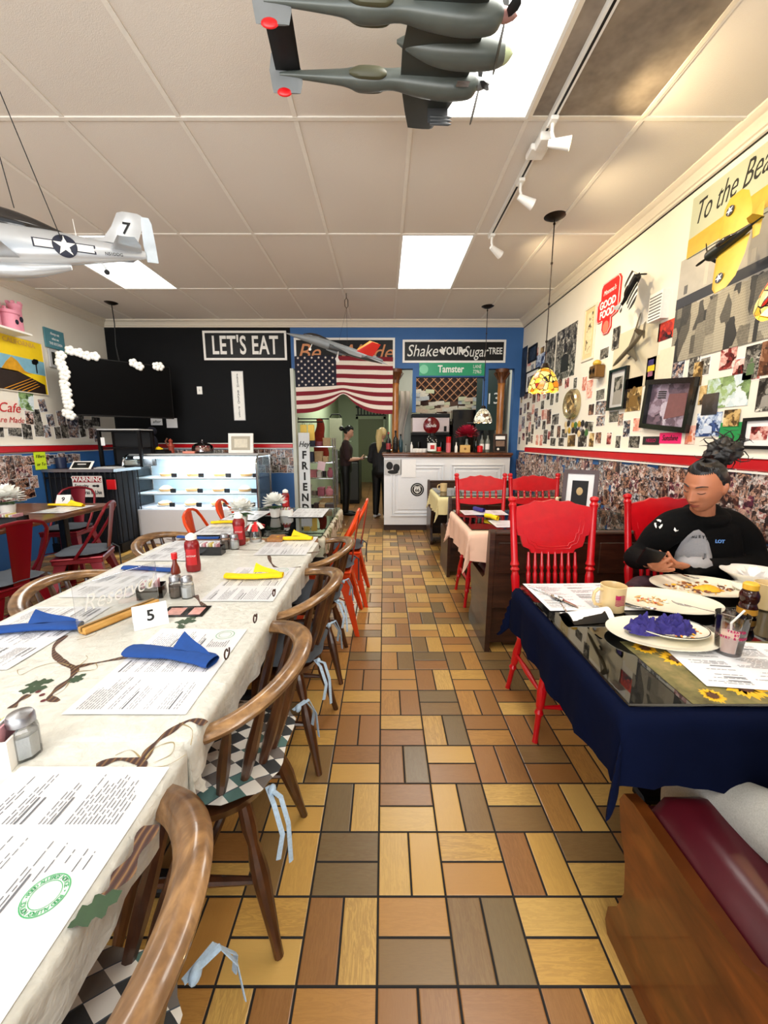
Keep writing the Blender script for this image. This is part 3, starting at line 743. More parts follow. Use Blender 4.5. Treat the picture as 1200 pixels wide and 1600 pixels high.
def leaf(mb, px, py, ang, L, z, mi=3):
    c = P(px, py, Z=z); o = []
    for k in range(14):
        t = k/13; w = .26*L*math.sin(PI*t)**.8*(1+.35*math.cos(t*PI*7)); o.append((t*L-L/2, w))
    o = o + [(a, -b) for a, b in o[::-1][1:-1]]; vs = []
    for a, b in o:
        q = (c.x+a*math.cos(ang)-b*math.sin(ang), c.y+a*math.sin(ang)+b*math.cos(ang)); vs.append((q[0], q[1], z+wr(*q)+.0008))
    cc = (c.x, c.y, z+wr(c.x, c.y)+.0008)
    n = len(vs); mb.add(vs+[cc], [(i, (i+1) % n, n) for i in range(n)], mi)
GL = 'tables of the long row'
table('dining_table', -1.27, -.41, -.72, .70, ZT-.004, M['tabletop'], 'long row table nearest the camera under the cream cloth', group=GL)
table('dining_table', -1.27, -.41, .74, 1.62, ZT-.004, M['tabletop'], 'long row table under the cream cloth with the reserved sign', group=GL)
table('dining_table', -1.27, -.41, 1.66, 2.46, ZT-.004, M['tabletop'], 'long row table with wooden edge showing beside the ketchup and shakers', group=GL)
table('dining_table', -1.25, -.40, 2.5, 3.6, ZT-.016, M['tablewood'], 'long row table at the far end under a glass top', group=GL)
Z1 = ZT+.001
c1 = drape(-1.285, -.402, -.74, .715, Z1, .10, 50, .008, 1)
strip(c1, [(236,1290),(215,1330),(190,1370),(168,1400)], .03, Z1, 1)
leaf(c1, 150, 1420, .8, .06, Z1)
o = c1.build('tablecloth', [M['cloth'], M['ribbonprint'], M['goldprint'], M['hollyprint'], M['berryprint']], fixn=False, smooth=60)
tag(o, 'cream ribbon print cloth on the nearest table, under the foreground menu', 'tablecloth', 'cream holly print tablecloths')
c2 = drape(-1.285, -.402, .722, 2.06, Z1+.0005, .10, 50, .008, 4)
RB_ = [[(103,993),(84,1012),(92,1030),(116,1043),(112,1058),(92,1075),(78,1090),(92,1096)], [(116,1043),(150,1036),(200,1026)], [(92,1030),(110,1043),(116,1046)], [(46,1086),(30,1096),(18,1107)],
       [(322,1131),(296,1126),(262,1146),(236,1168),(224,1190)], [(150,1197),(185,1186),(224,1190)], [(224,1190),(214,1215),(196,1232)],
       [(322,950),(312,940),(306,930)], [(420,868),(424,880),(436,888),(470,886)], [(500,862),(470,864),(420,860)]]
for s in RB_: strip(c2, s, .017, Z1+.0005, 1)
for s in [[(116,1043),(90,1036),(60,1042),(40,1052),(30,1055),(28,1047),(40,1046)], [(116,1046),(136,1030),(134,1024)], [(120,1050),(150,1046),(148,1036),(130,1038)], [(112,1060),(100,1078),(80,1090)],
          [(224,1190),(240,1170),(270,1160),(268,1178),(240,1192)], [(224,1190),(205,1172),(180,1180)], [(232,1200),(262,1196),(290,1180)], [(280,1130),(300,1140),(298,1165)], [(120,1000),(150,990),(140,980)]]:
    strip(c2, s, .0035, Z1+.0005, 2, taper=True)
for a in [(62,1068,.4,.06),(52,1078,.3,.06),(120,1060,1.1,.045),(290,972,.2,.07),(300,966,.9,.05),(283,980,2.2,.045),(120,1064,.7,.03)]: leaf(c2, *a, Z1+.0005)
for b in [(60,1082),(66,1087),(68,1096)]:
    c = P(*b, Z=Z1); c2.add([(c.x+.006*math.cos(2*PI*k/10), c.y+.006*math.sin(2*PI*k/10), Z1+.0005+wr(c.x,c.y)+.0009) for k in range(10)], [tuple(range(10))], 4)
for (px, py, a) in ((425,925,.3),(395,965,1.2),(350,1020,.8)):   # swirls printed on the drop of the cloth
    c = P(px, py, X=-.386); r = .02
    pts = [(c.x+.006, c.y+r*math.cos(t*.5)*(.3+t*.05), c.z+r*math.sin(t*.5)*(.3+t*.05)) for t in range(14)]; c2.tube(pts, .0022, 4, 1)
o = c2.build('tablecloth', [M['cloth'], M['ribbonprint'], M['goldprint'], M['hollyprint'], M['berryprint']], fixn=False, smooth=60)
tag(o, 'cream cloth with brown ribbon and holly print under the reserved sign', 'tablecloth', 'cream holly print tablecloths')
c3 = MB().grid(lambda u, v: (-1.25+.8*u, 2.10+.34*v, ZT-.002+wr(u, v)*.5+.002), 20, 12)
c3 = drape(-1.28, -.402, 2.075, 2.34, Z1, .05, 50, .004, 6)
for s in [[(260,842),(300,850),(360,858),(420,860),(480,862)], [(300,866),(280,858),(262,862)]]: strip(c3, s, .014, Z1, 1)
o = c3.build('tablecloth', [M['cloth'], M['ribbonprint'], M['goldprint'], M['hollyprint'], M['berryprint']], fixn=False, smooth=60)
tag(o, 'cream cloth end lying on the table just before the glass topped table', 'tablecloth', 'cream holly print tablecloths')
g = G('leaf_print_cloth'); v = g.vor(g.co(), 22, out='Color'); sx_ = g.sep(v)
g.color(g.ramp(sx_[0], [(0, srgb(190,186,160)), (.4, srgb(116,120,78)), (.55, srgb(206,200,180)), (.8, srgb(92,70,48))], 'CONSTANT')); g.props(.8); M['leafcloth'] = g.mat
o = drape(-1.262, -.388, 2.49, 3.61, ZT-.0145, .13, 40, .01, 8).build('tablecloth', M['leafcloth'], fixn=False, smooth=60)
tag(o, 'leaf patterned cloth under the glass of the far long table', 'tablecloth')
o = MB().box(-1.255, -.395, 2.497, 3.603, ZT-.008, ZT+.0, 0, .003).build('glass_table_cover', M['clear_green']); tag(o, 'clear glass sheet over the leaf patterned cloth at the far end', 'glass top', 'glass sheets on tables')
# right hand tables
GRT = 'tables along the photo wall'
table('dining_table', .555, 1.93, .83, 1.61, ZT-.014, M['tablewood'], 'dining table under the navy cloth and glass, right foreground', group=GRT)
tag(drape(.552, 1.90, .826, 1.615, ZT-.0125, .19, 40, .012, 2, corner=1.3).build('tablecloth', M['navy'], fixn=False, smooth=60), 'navy blue cloth hanging over the right foreground table', 'tablecloth')
tag(MB().box(.562, 1.90, .836, 1.606, ZT-.006, ZT+.002, 0, .003).build('glass_table_cover', glass('dark_edge_table_glass', (.93,.96,.95), .02, .35)), 'glass sheet over the navy cloth reflecting the photo wall', 'glass top', 'glass sheets on tables')
table('dining_table', .59, 1.97, 2.68, 3.46, ZT-.014, M['tablewood'], 'dining table under the peach cloth beyond the tall red chair', group=GRT)
tag(drape(.585, 1.965, 2.675, 3.47, ZT-.0125, .21, 40, .02, 5, corner=1.45).build('tablecloth', M['peach'], fixn=False, smooth=60), 'peach cloth hanging over the second table on the right', 'tablecloth')
tag(MB().box(.595, 1.96, 2.685, 3.46, ZT-.006, ZT+.002, 0, .003).build('glass_table_cover', M['clear_green']), 'glass sheet over the peach cloth', 'glass top', 'glass sheets on tables')
table('dining_table', .60, 1.97, 4.34, 5.1, ZT-.014, M['tablewood'], 'small table under the pale yellow cloth before the white counter', group=GRT)
tag(drape(.595, 1.965, 4.335, 5.11, ZT-.0125, .20, 40, .02, 7, corner=1.4).build('tablecloth', M['yellowcloth'], fixn=False, smooth=60), 'pale yellow cloth hanging on the table nearest the white counter', 'tablecloth')
tag(MB().box(.605, 1.96, 4.345, 5.1, ZT-.006, ZT+.002, 0, .003).build('glass_table_cover', M['clear_green']), 'glass sheet over the pale yellow cloth', 'glass top', 'glass sheets on tables')
# left table
table('dining_table', -3.9, -2.58, 1.6, 3.86, ZT, wood('dark_edged_table_wood', (62,30,16), (118,66,34), sc=(2,14,14), rough=.3, coat=.3), 'wooden table with number nine at the left edge of the room', 'black', ins=.3)

# ================================================================ TABLE WARE
def text(parent, s, size, mat, loc=(0,0,0), rot=(0,0,0), name='lettering', ext=.001, xs=1.0, align='CENTER', shear=0, bold=0, sp=1.0):
    c = bpy.data.curves.new('t', 'FONT'); c.body = s; c.size = size; c.extrude = ext; c.align_x = align; c.align_y = 'CENTER'; c.shear = shear; c.offset = bold; c.space_character = sp; c.resolution_u = 3
    t = bpy.data.objects.new('t', c); COL.objects.link(t)
    dg = bpy.context.evaluated_depsgraph_get(); me = bpy.data.meshes.new_from_object(t.evaluated_get(dg)); me.name = name
    bpy.data.objects.remove(t); bpy.data.curves.remove(c)
    if xs != 1.0:
        for v in me.vertices: v.co.x *= xs
    me.materials.clear(); me.materials.append(mat)
    o = bpy.data.objects.new(name, me); COL.objects.link(o); o.location = loc; o.rotation_euler = rot
    if parent is not None: o.parent = parent
    return o
def menu(cx, cy, rz, label, seed=0, seal=True, z=ZT+.004, L=.41, W=.275, name='menu_placemat', group='laminated menus on the tables', cat='menu'):
    rnd = random.Random(seed); e = empty(name, (cx, cy, z), (0, 0, rz), label, cat, group)
    MB().grid(lambda u, v: (-L/2+L*u, -W/2+W*v, .0006*math.sin(u*5+v*3)), 12, 8).build('sheet', M['sheetpaper'], e, fixn=False)
    SX, SY = (-.01, -.085) if seed == 1 else (L*.40, -W*.30); mb = MB()
    def bar(x0, x1, y, h): mb.add([(x0, y, .0009), (x1, y, .0009), (x1, y+h, .0009), (x0, y+h, .0009)], [(0,1,2,3)])
    for c0, c1 in ((-.46, -.14), (-.10, .18), (.22, .46)):
        y = W*.42
        while y > -W*.42:
            hd = rnd.random() < .14
            if rnd.random() < .10: y -= .018
            if hd: bar(c0*L, c0*L+(c1-c0)*L*.5, y, .0036); y -= .010
            else:
                x = c0*L; end = c0*L+(c1-c0)*L*rnd.uniform(.55, 1)
                while x < end:
                    w = rnd.uniform(.006, .022)
                    if not (seal and math.hypot(x+w/2-SX, y-SY) < .04): bar(x, min(x+w, end), y, .0017)
                    x += w+.003
                y -= .0066
            if rnd.random() < .12: y -= .012
    mb.build('printed_text', M['ink'], e, smooth=0, fixn=False)
    if seal:
        x, y = SX, SY; mb = MB()
        for r0, r1 in ((.026, .0275), (.0175, .0185)):
            vs = [(x+r*math.cos(2*PI*k/32), y+r*math.sin(2*PI*k/32), .0012) for r in (r0, r1) for k in range(32)]
            mb.add(vs, [(k, (k+1) % 32, 32+(k+1) % 32, 32+k) for k in range(32)])
        mb.build('seal_ring', M['green_ink'], e, smooth=0, fixn=False)
        for k, chh in enumerate('FOOD ALLERGY NOTICE • FOOD ALLERGY NOTICE •'):
            a = PI/2 - 2*PI*k/43
            if chh != ' ': text(e, chh, .0075, M['green_ink'], (x+.0222*math.cos(a), y+.0222*math.sin(a), .0012), (0,0,a-PI/2), 'seal_letter', 0, bold=.0002) if seed == 1 else None
    return e
M['sheetpaper'] = plain('laminated_paper', (232,233,236), .22, var=.02)
m0 = P(60, 1300, Z=ZT)
menu(-.535, .45, PI/2, 'laminated menu in the left foreground with green round seal', 1)
menu(-.575, 1.005, PI/2, 'laminated menu under the twisted blue napkin beside table tent five', 2)
menu(-.555, 1.64, PI/2, 'laminated menu under the yellow napkin on the cream cloth', 3)
menu(-.55, 2.26, PI/2, 'laminated menu under the yellow napkin near the glass topped table', 4)
menu(-1.13, 1.18, -PI/2, 'laminated menu under the blue napkin at the left photo edge', 5)
menu(-1.12, 1.68, -PI/2, 'laminated menu left of the acrylic reserved sign', 6, seal=False)
menu(-1.11, 2.15, -PI/2, 'laminated menu under the flat blue napkin before the red condiment bottles', 7, seal=False, z=ZT+.006)
menu(-1.10, 2.72, -PI/2+.03, 'laminated menu under the thin blue napkin beside the far shakers', 8, seal=False)
menu(-1.10, 3.2, -PI/2-.03, 'laminated menu under the small yellow napkin on the glass table', 9, seal=False)
menu(-.62, 3.32, PI/2, 'laminated menu lying alone at the aisle end of the glass table', 10, seal=False)
menu(-2.80, 3.5, PI/2, 'laminated menu under the yellow napkin on the table nine', 11, seal=False, z=ZT+.004)
menu(-2.78, 2.6, PI/2, 'laminated menu at the left photo edge on table nine', 12, seal=False, z=ZT+.004)
ZG = ZT+.0045
p = P(905, 935, Z=ZT); menu(p.x+.04, 1.49, 0.02, 'paper menu on the navy table beneath the tan flag mug', 21, seal=False, z=ZG, name='paper_menu')
p = P(1125, 1035, Z=ZT); menu(1.02, 1.0, PI-.12, 'paper menu under the drinking glass on the navy table', 22, seal=False, z=ZG+.001, name='paper_menu', L=.43, W=.25)
menu(.83, 3.32, 0, 'white menu under the purple napkin on the peach table', 23, seal=False, z=ZG, name='paper_menu', L=.36, W=.22)
menu(.98, 2.86, 0, 'white menu under the yellow napkin on the peach table', 24, seal=False, z=ZG, name='paper_menu', L=.40, W=.25)
menu(1.45, 3.3, 0, 'white menu on the peach table near the wooden picture frame', 25, seal=False, z=ZG, name='paper_menu', L=.36, W=.22)

def napkin(x, y, rz, mat, label, L=.21, w=.045, wing=True, seed=0, z=ZT+.006, group='rolled cloth napkins', h=.022, turn=1):
    e = empty('rolled_napkin', (x, y, z), (0, 0, rz), label, 'napkin', group)
    def fn(u, v):
        a = 2*PI*u; t = v-.5; r = (.46 + .12*abs(t)*2)*w*(1+.14*mnoise.noise(Vector((t*5, math.cos(a)*1.5, seed*3+math.sin(a)))))
        if v < .001 or v > .999: r *= .8
        return (t*L, r*math.cos(a)*.75 + .012*math.sin(t*4+seed), h*.5 + h*.48*math.sin(a)*(1+.25*mnoise.noise(Vector((t*8, a, seed)))) )
    mb = MB().grid(fn, 22, 18, wrapu=True)
    if wing:   # the loose corner of cloth that lies over the roll
        wv = []
        for j in range(7):
            for i in range(9):
                u, v = i/8, j/6
                x_ = turn*(-.005 + u*L*.47); y_ = w*.15 + v*.05*(1-u)**.8 ; z_ = h*.95 + v*.030*(1-u)**1.2 + .003*math.sin(6*u+3*v)
                wv.append((x_, y_, max(.003, z_)))
        mb.add(wv, [(j*9+i, j*9+i+1, (j+1)*9+i+1, (j+1)*9+i) for j in range(6) for i in range(8)])
    mb.build('napkin_cloth', mat, e, smooth=60)
    return e
BN, YN = M['blue_cloth'], M['yellow_cloth']
p = P(268, 1032, Z=ZT); napkin(p.x, p.y, -.28, BN, 'twisted blue napkin lying across the menu beside table tent five', .27, .075, True, 1)
p = P(45, 990, Z=ZT); napkin(p.x, p.y, .22, BN, 'blue napkin at the left photo edge on a menu', .30, .06, True, 2)
p = P(235, 893, Z=ZT); napkin(p.x, p.y, -.05, BN, 'flat blue napkin behind the hot sauce bottle', .27, .05, False, 3, h=.016)
p = P(310, 843, Z=ZT); napkin(p.x, p.y, -.05, BN, 'thin blue napkin farthest along the long table', .27, .05, False, 4, h=.015)
p = P(397, 905, Z=ZT); napkin(p.x, p.y, .02, YN, 'yellow napkin on the menu in the middle of the cream cloth', .25, .06, True, 5)
p = P(456, 845, Z=ZT); napkin(p.x, p.y, -.12, YN, 'yellow napkin on the menu near the glass topped table', .25, .055, True, 6)
p = P(350, 819, Z=ZT); napkin(p.x, p.y, 0, YN, 'small yellow napkin in front of the orange chairs', .17, .055, False, 7, h=.02)
p = P(105, 792, Z=ZT); napkin(p.x, p.y, -.1, YN, 'yellow napkin beside table tent nine', .34, .06, True, 8)
p = P(768, 812, Z=ZT); napkin(p.x, p.y, -.9, YN, 'short rolled yellow napkin on the peach table', .13, .05, False, 9, h=.035)
p = P(748, 800, Z=ZT); napkin(p.x, p.y, -.9, M['purple_cloth'], 'short rolled purple napkin on the peach table', .12, .05, False, 10, h=.035)

def shaker(x, y, label, fill, z=ZT+.002, s=1.0, group='salt and pepper shakers'):
    e = empty('glass_shaker', (x, y, z), (0, 0, .3), label, 'shaker', group); e.scale = (s,)*3
    oct_ = [(.0235,0),(.025,.004),(.0245,.05),(.021,.062),(.0185,.068)]
    MB().lathe(oct_, n=8, cap=True).build('glass_body', M['clear'], e, smooth=20)
    MB().lathe([(.0215,.004),(.0222,.045),(.001,.046)], n=8).build('contents', fill, e, smooth=20)
    MB().lathe([(.0195,.064),(.0215,.066),(.0215,.078),(.019,.084),(.001,.088)], n=20).build('metal_cap', M['steel'], e)
M['salt'] = plain('salt', (244,244,242), .7, scale=300, bump=.3); M['pepper'] = plain('ground_pepper', (120,104,92), .8, var=.5, scale=400)
for (px, py, lb, f, s) in [(276,933,'pepper shaker before the hot sauce bottle',M['pepper'],1.0),(294,934,'salt shaker before the ketchup bottle on the cream cloth',M['salt'],1.0),
        (352,858,'pepper shaker of the far pair beside the second ketchup bottle',M['pepper'],1.0),(367,858,'salt shaker of the far pair beside the second ketchup bottle',M['salt'],1.0),(42,1180,'salt shaker with metal cap in the left foreground',M['salt'],1.05)]:
    p = P(px, py, Z=ZT); shaker(p.x, p.y, lb, f, s=s)
shaker(-.845, .665, 'pepper shaker just cut by the left photo edge', M['pepper'])
M['ketchup'] = plain('ketchup_red_plastic', (128,12,16), .25, var=.1); M['sauce'] = plain('brown_red_hot_sauce', (112,40,22), .2, var=.2)
M['label_red'] = plain('red_label', (190,24,30), .4)
def ketchup(x, y, label, s=1.0, whitecap=True, up=True):
    e = empty('ketchup_bottle', (x, y, ZT+.002), (0, 0, .2), label, 'ketchup bottle', 'ketchup bottles'); e.scale = (s,)*3
    body = [(.024,0),(.031,.004),(.033,.03),(.031,.06),(.030,.09),(.033,.12),(.030,.14),(.018,.152)]
    MB().lathe(body, n=24, sy=.72).build('bottle_body', M['ketchup'], e)
    MB().lathe([(.019,.15),(.024,.153),(.024,.168),(.012,.178),(.004,.182)] if whitecap else [(.019,.15),(.0205,.153),(.0205,.17),(.001,.172)], n=24).build('bottle_cap', M['white'] if whitecap else M['clear'], e)
    MB().grid(lambda u, v: ((.0335)*math.cos(-PI*.72+PI*.44*u), .0335*.73*math.sin(-PI*.72+PI*.44*u), .035+.075*v), 10, 4).build('bottle_label', M['label_red'], e)
    text(e, 'KETCHUP', .011, M['white'], (0, -.0262, .078), (PI/2, 0, 0), 'label_lettering', .0003, .8)
for (px, py, lb, s) in [(303,893,'ketchup bottle on the cream cloth next to the hot sauce',1.0),(375,852,'ketchup bottle with white cap in front of the white flowers',1.05),(447,797,'ketchup bottle at the far end beside the tall hey sign',1.0)]:
    p = P(px, py, Z=ZT); ketchup(p.x, p.y, lb, s)
p = P(273, 922, Z=ZT); e = empty('hot_sauce_bottle', (p.x, p.y+.02, ZT+.002), (0,0,0), 'thin hot sauce bottle with bright red cap', 'hot sauce bottle')
MB().lathe([(.016,0),(.0185,.004),(.0185,.07),(.016,.085),(.009,.105),(.008,.125)], n=20).build('bottle_body', M['sauce'], e)
MB().lathe([(.0095,.122),(.0115,.124),(.0115,.148),(.001,.15)], n=20).build('bottle_cap', M['plastic_red'], e)
MB().lathe([(.0188,.02),(.0188,.062)], n=20, cap=False).build('bottle_label', M['paper'], e)
M['jam'] = plain('packet_paper', (210,150,160), .6, var=.4, scale=40)
def caddy(px, py, mat, label, w=.10, d=.06, h=.05, packs=True, rz=0):
    p = P(px, py, Z=ZT); e = empty('packet_caddy', (p.x, p.y, ZT+.002), (0, 0, rz), label, 'caddy', 'sugar packet caddies')
    t = .004
    MB().box(-w/2, w/2, -d/2, d/2, 0, t).box(-w/2, w/2, -d/2, -d/2+t, t, h).box(-w/2, w/2, d/2-t, d/2, t, h).box(-w/2, -w/2+t, -d/2+t, d/2-t, t, h).box(w/2-t, w/2, -d/2+t, d/2-t, t, h).build('tray', mat, e, smooth=0)
    if packs:
        rr = random.Random(px)
        cols = [M['paper'], M['jam'], M['paper'], plain('yellow_packet', (226,206,120), .6)]
        for k in range(6):
            x0 = -w/2+.008+(w-.02)*k/6
            MB().box(x0, x0+.004, -d/2+.008, d/2-.008, .005, h+.012+rr.random()*.008).build('sugar_packet', cols[k % 4], e, smooth=0)
    return e
caddy(238, 932, M['gloss_black'], 'small black caddy behind the reserved sign base', .09, .07, .045, rz=.3)
caddy(332, 866, M['gloss_black'], 'black caddy of white packets before the far shakers', .12, .06, .045)
caddy(2, 1190, M['ceramic'], 'white caddy of packets at the left photo edge', .075, .07, .06, rz=.2)
# number tents
def tent(px, py, num, label, s=1.0, rz=0):
    p = P(px, py, Z=ZT); e = empty('number_tent', (p.x, p.y, ZT+.003), (0, 0, rz), label, 'table number', 'table number tents')
    w, h, d = .055*s, .075*s, .04*s
    MB().prism([(-d, 0), (-d+.0015, 0), (0, h-.002), (d-.0015, 0), (d, 0), (0, h)], -w, w, 'x').build('folded_card', M['paper'], e, smooth=0)
    a = math.atan2(h, d)
    text(e, num, h*.72, M['ink_black'], (0, -d*.5-.0012, h*.5), (a, 0, 0), 'number', .0004, bold=.001)
tent(236, 975, '5', 'white folded card with number five', .9, .62)
tent(102, 787, '9', 'white folded card with number nine on the left table', 1.1, .15)
# reserved sign
a = P(128, 993, Z=ZT); b = P(245, 945, Z=ZT); mid = (a+b)/2; ang = math.atan2(b.y-a.y, b.x-a.x); ln = (b-a).length
e = empty('reserved_sign', (mid.x, mid.y, ZT+.003), (0, 0, ang), 'clear acrylic reserved sign in a pale wooden block', 'table sign')
mb = MB().box(-ln/2, ln/2, -.017, -.003, 0, .022, 0, .002).box(-ln/2, ln/2, .003, .017, 0, .022, 0, .002).box(-ln/2, ln/2, -.017, .017, 0, .008, 0, .002)
mb.build('wooden_block', wood('pale_pine', (190,134,58), (236,186,104), sc=(4,30,30), rough=.45), e)
MB().box(-ln/2-.01, ln/2+.01, -.0022, .0022, .009, .16, 0, .001).build('acrylic_panel', M['film'], e, smooth=0)
text(e, 'Reserved', .078, M['white'], (0, -.0035, .092), (PI/2, 0, 0), 'lettering', .0005, .82, shear=.35, bold=-.0006)
# dark card of food photographs
p = P(290, 957, Z=ZT); e = empty('dessert_card', (p.x, p.y, ZT+.003), (0, 0, .05), 'black glossy dessert card with a pink picture beside table tent five', 'card')
MB().box(-.075, .075, -.045, .045, 0, .002).build('card', M['gloss_black'], e, smooth=0)
MB().box(-.06, -.005, -.03, .03, .002, .0026).box(.02, .06, -.03, .03, .002, .0026).build('card_picture', plain('food_picture', (214,150,140), .4, var=.6, scale=50), e, smooth=0)

def petals(mb, c, R0, n, mi=0, flat=.8, seed=0):
    rr = random.Random(seed)
    for k in range(n):
        t = (k+.5)/n; ph = math.acos(1-1.35*t); th = k*2.39996
        d = Vector((math.sin(ph)*math.cos(th), math.sin(ph)*math.sin(th), math.cos(ph)*flat)); 
        c0 = Vector(c)+d*R0*.35; w = R0*.42; up = (d+Vector((0,0,.35))).normalized(); sd = up.cross(d.orthogonal()).normalized() if up.cross(d).length < 1e-3 else up.cross(d).normalized()
        vs = []
        for j in range(4):
            for i in range(4):
                u = i/3-.5; v = j/3; wd = w*(1-.55*(v-.55)**2*3)
                q = c0 + d*R0*.65*v + sd*u*2*wd*.6 + up*(.25*R0*(v*v) - .18*R0*(1-4*u*u)*.5) + Vector((rr.uniform(-1,1), rr.uniform(-1,1), rr.uniform(-1,1)))*R0*.03
                vs.append(q)
        mb.add(vs, [(j*4+i, j*4+i+1, (j+1)*4+i+1, (j+1)*4+i) for j in range(3) for i in range(3)], mi)
    return mb
def leafy(mb, c, dirv, L, w, mi=0):
    c = Vector(c); d = Vector(dirv).normalized(); s = d.cross(Vector((0,0,1))).normalized(); vs = []
    for k in range(6):
        t = k/5; ww = w*math.sin(PI*min(.97, t*.9+.08)); q = c + d*L*t + Vector((0,0,-.25*L*t*t))
        vs += [q-s*ww, q+Vector((0,0,-.15*w)), q+s*ww]
    mb.add(vs, [(3*k+i, 3*k+i+1, 3*k+i+4, 3*k+i+3) for k in range(5) for i in range(2)], mi)
M['petal'] = plain('white_petals', (246,246,240), .7, var=.05)
def pot_flower(px, py, label, s=1.0, z=ZT+.002, mat=None, potmat=None, x=None):
    p = P(px, py, Z=z); e = empty('flower_pot', (p.x, p.y, z), (0, 0, px), label, 'flower pot', 'white flowers on the tables'); e.scale = (s,)*3
    MB().lathe([(.024,0),(.028,.003),(.036,.055),(.037,.062),(.033,.062),(.031,.05),(.001,.048)], n=28).build('pot', potmat or M['ceramic'], e)
    petals(MB(), (0, 0, .105), .068, 46, seed=px).build('white_bloom', mat or M['petal'], e, smooth=60)
    mb = MB()
    for k in range(7): leafy(mb, (0, 0, .065), (math.cos(k*1.1), math.sin(k*1.1), .3), .075, .018)
    mb.build('leaves', M['green'], e, smooth=60)
pot_flower(430, 808, 'white flower in small white pot on the glass table', 1.15)
pot_flower(378, 822, 'big white bloom with green leaves behind the far ketchup bottle', 1.2)
pot_flower(14, 806, 'white bloom in a small pot on table nine', 1.5)
p = P(400, 848, Z=ZT); e = empty('candy_jar', (p.x, p.y, ZT+.002), (0,0,0), 'glass jar tied with red and white ribbons', 'jar')
MB().lathe([(.03,0),(.034,.005),(.034,.06),(.026,.075),(.026,.085)], n=24).build('jar_body', M['clear'], e)
MB().lathe([(.05,-.001),(.052,.004),(.001,.005)], n=24).build('jar_saucer', M['ceramic'], e)
mb = MB(); rr = random.Random(3)
for k in range(14):
    a = k*2.4; mb.tube([(0,0,.075), (.03*math.cos(a), .03*math.sin(a), .10+.02*rr.random()), (.055*math.cos(a), .055*math.sin(a), .075+.03*rr.random())], .009, 5, k % 2, flat=.3)
mb.build('ribbon_bow', [M['plastic_red'], M['white']], e)
p = P(432, 845, Z=ZT)
o = MB().box(p.x-.045, p.x+.045, p.y-.05, p.y+.05, ZT+.0025, ZT+.028, 0, .004).build('wooden_block', M['tabletop']); tag(o, 'small wooden block between the ribbon jar and a yellow napkin', 'wooden block')
p = P(448, 803, Z=ZT); caddy(448, 806, M['ceramic'], 'white packet caddy in front of the farthest ketchup bottle', .09, .06, .05)
caddy(20, 822, M['gloss_black'], 'black caddy of packets on table nine', .16, .1, .07)

# ---- navy table
M['tan'] = plain('tan_glazed_stoneware', (222,194,140), .3, var=.05, Coat_Weight=.4)
M['magenta'] = plain('magenta_print', (178,20,84), .5)
def mug(px, py, label, flag=True, rz=0, z=ZT+.003, s=1.0):
    p = P(px, py, Z=z); e = empty('coffee_mug', (p.x, p.y, z), (0, 0, rz), label, 'mug', 'tan coffee mugs'); e.scale = (s,)*3
    MB().lathe([(.001,.0),(.036,.0),(.040,.004),(.0415,.09),(.0425,.094),(.040,.095),(.038,.09),(.0365,.012),(.001,.010)], n=36).build('mug_body', M['tan'], e)
    MB().tube([(-.040,0,.078),(-.056,0,.082),(-.070,0,.068),(-.072,0,.045),(-.064,0,.026),(-.040,0,.020)], .0058, 10).build('handle', M['tan'], e)
    MB().lathe([(.0365,.045),(.001,.0455)], n=24, cap=False).build('coffee', plain('coffee_residue', (70,40,22), .2), e)
    if flag:
        def pt(x, zz): a = -PI/2 + x/.042 ; return (.0422*math.cos(a), .0422*math.sin(a), zz)
        mb = MB()
        for k in range(7):
            z0 = .032+.0054*k; x0 = 0 if k > 3 else -.017
            n = 8; vs = []
            for i in range(n+1):
                x = x0+(.034-(x0+.0) - .017 if False else (.018-x0))*i/n; w = .0016*math.sin(x*220)
                vs += [pt(x, z0+w), pt(x, z0+.0028+w)]
            mb.add(vs, [(2*i, 2*i+2, 2*i+3, 2*i+1) for i in range(n)])
        vs = []
        for i in range(9): x = -.017+.017*i/8; w = .0016*math.sin(x*220); vs += [pt(x, .053+w), pt(x, .069+w)]
        mb.add(vs, [(2*i, 2*i+2, 2*i+3, 2*i+1) for i in range(8)])
        mb.build('flag_print', M['magenta'], e, smooth=60, fixn=False)
mug(955, 953, 'tan coffee mug with magenta flag print on the navy table', True, .1)
mug(1196, 950, 'tan coffee mug cut by the right photo edge', False, PI/2)
text(bpy.data.objects['coffee_mug.001'], 'US', .022, M['magenta'], (-.0405, -.012, .05), (PI/2, 0, -PI/2-.25), 'printed_letters', .0004, bold=.0008)
mug(693, 768, 'small tan mug on the pale yellow table far back', False)
M['plate'] = plain('cream_plate_glaze', (240,234,214), .2, var=.02, Coat_Weight=.3)
def plate(x, y, rx, ry, rz, label, z=ZT+.003, rim=False, name='dinner_plate', mat=None):
    e = empty(name, (x, y, z), (0, 0, rz), label, 'plate', 'plates of the finished meal')
    pr = [(.001,.004),(.55,.004),(.72,.007),(.9,.016),(1.0,.0185),(1.0,.0205),(.9,.0185),(.72,.0105),(.56,.0065),(.001,.006)]
    pr = [(.55,.0)]+[(.001,.0)][:0]+[(.62,.0),(.72,.006),(.9,.014),(1.0,.018),(1.0,.0205),(.9,.0175),(.72,.0095),(.60,.006),(.001,.006)]
    MB().lathe([(a, b) for a, b in pr], n=56, sx=rx, sy=ry).build('dish', mat or M['plate'], e, smooth=50)
    if rim: MB().tube([(rx*.97*math.cos(2*PI*k/48), ry*.97*math.sin(2*PI*k/48), .0206) for k in range(48)], .0014, 5, closed=True).build('dark_rim_line', M['gloss_black'], e)
    return e
p1 = P(1040, 946, Z=ZT); plate(p1.x, p1.y, .175, .125, -.25, 'large cream oval plate with leftover potato scraps')
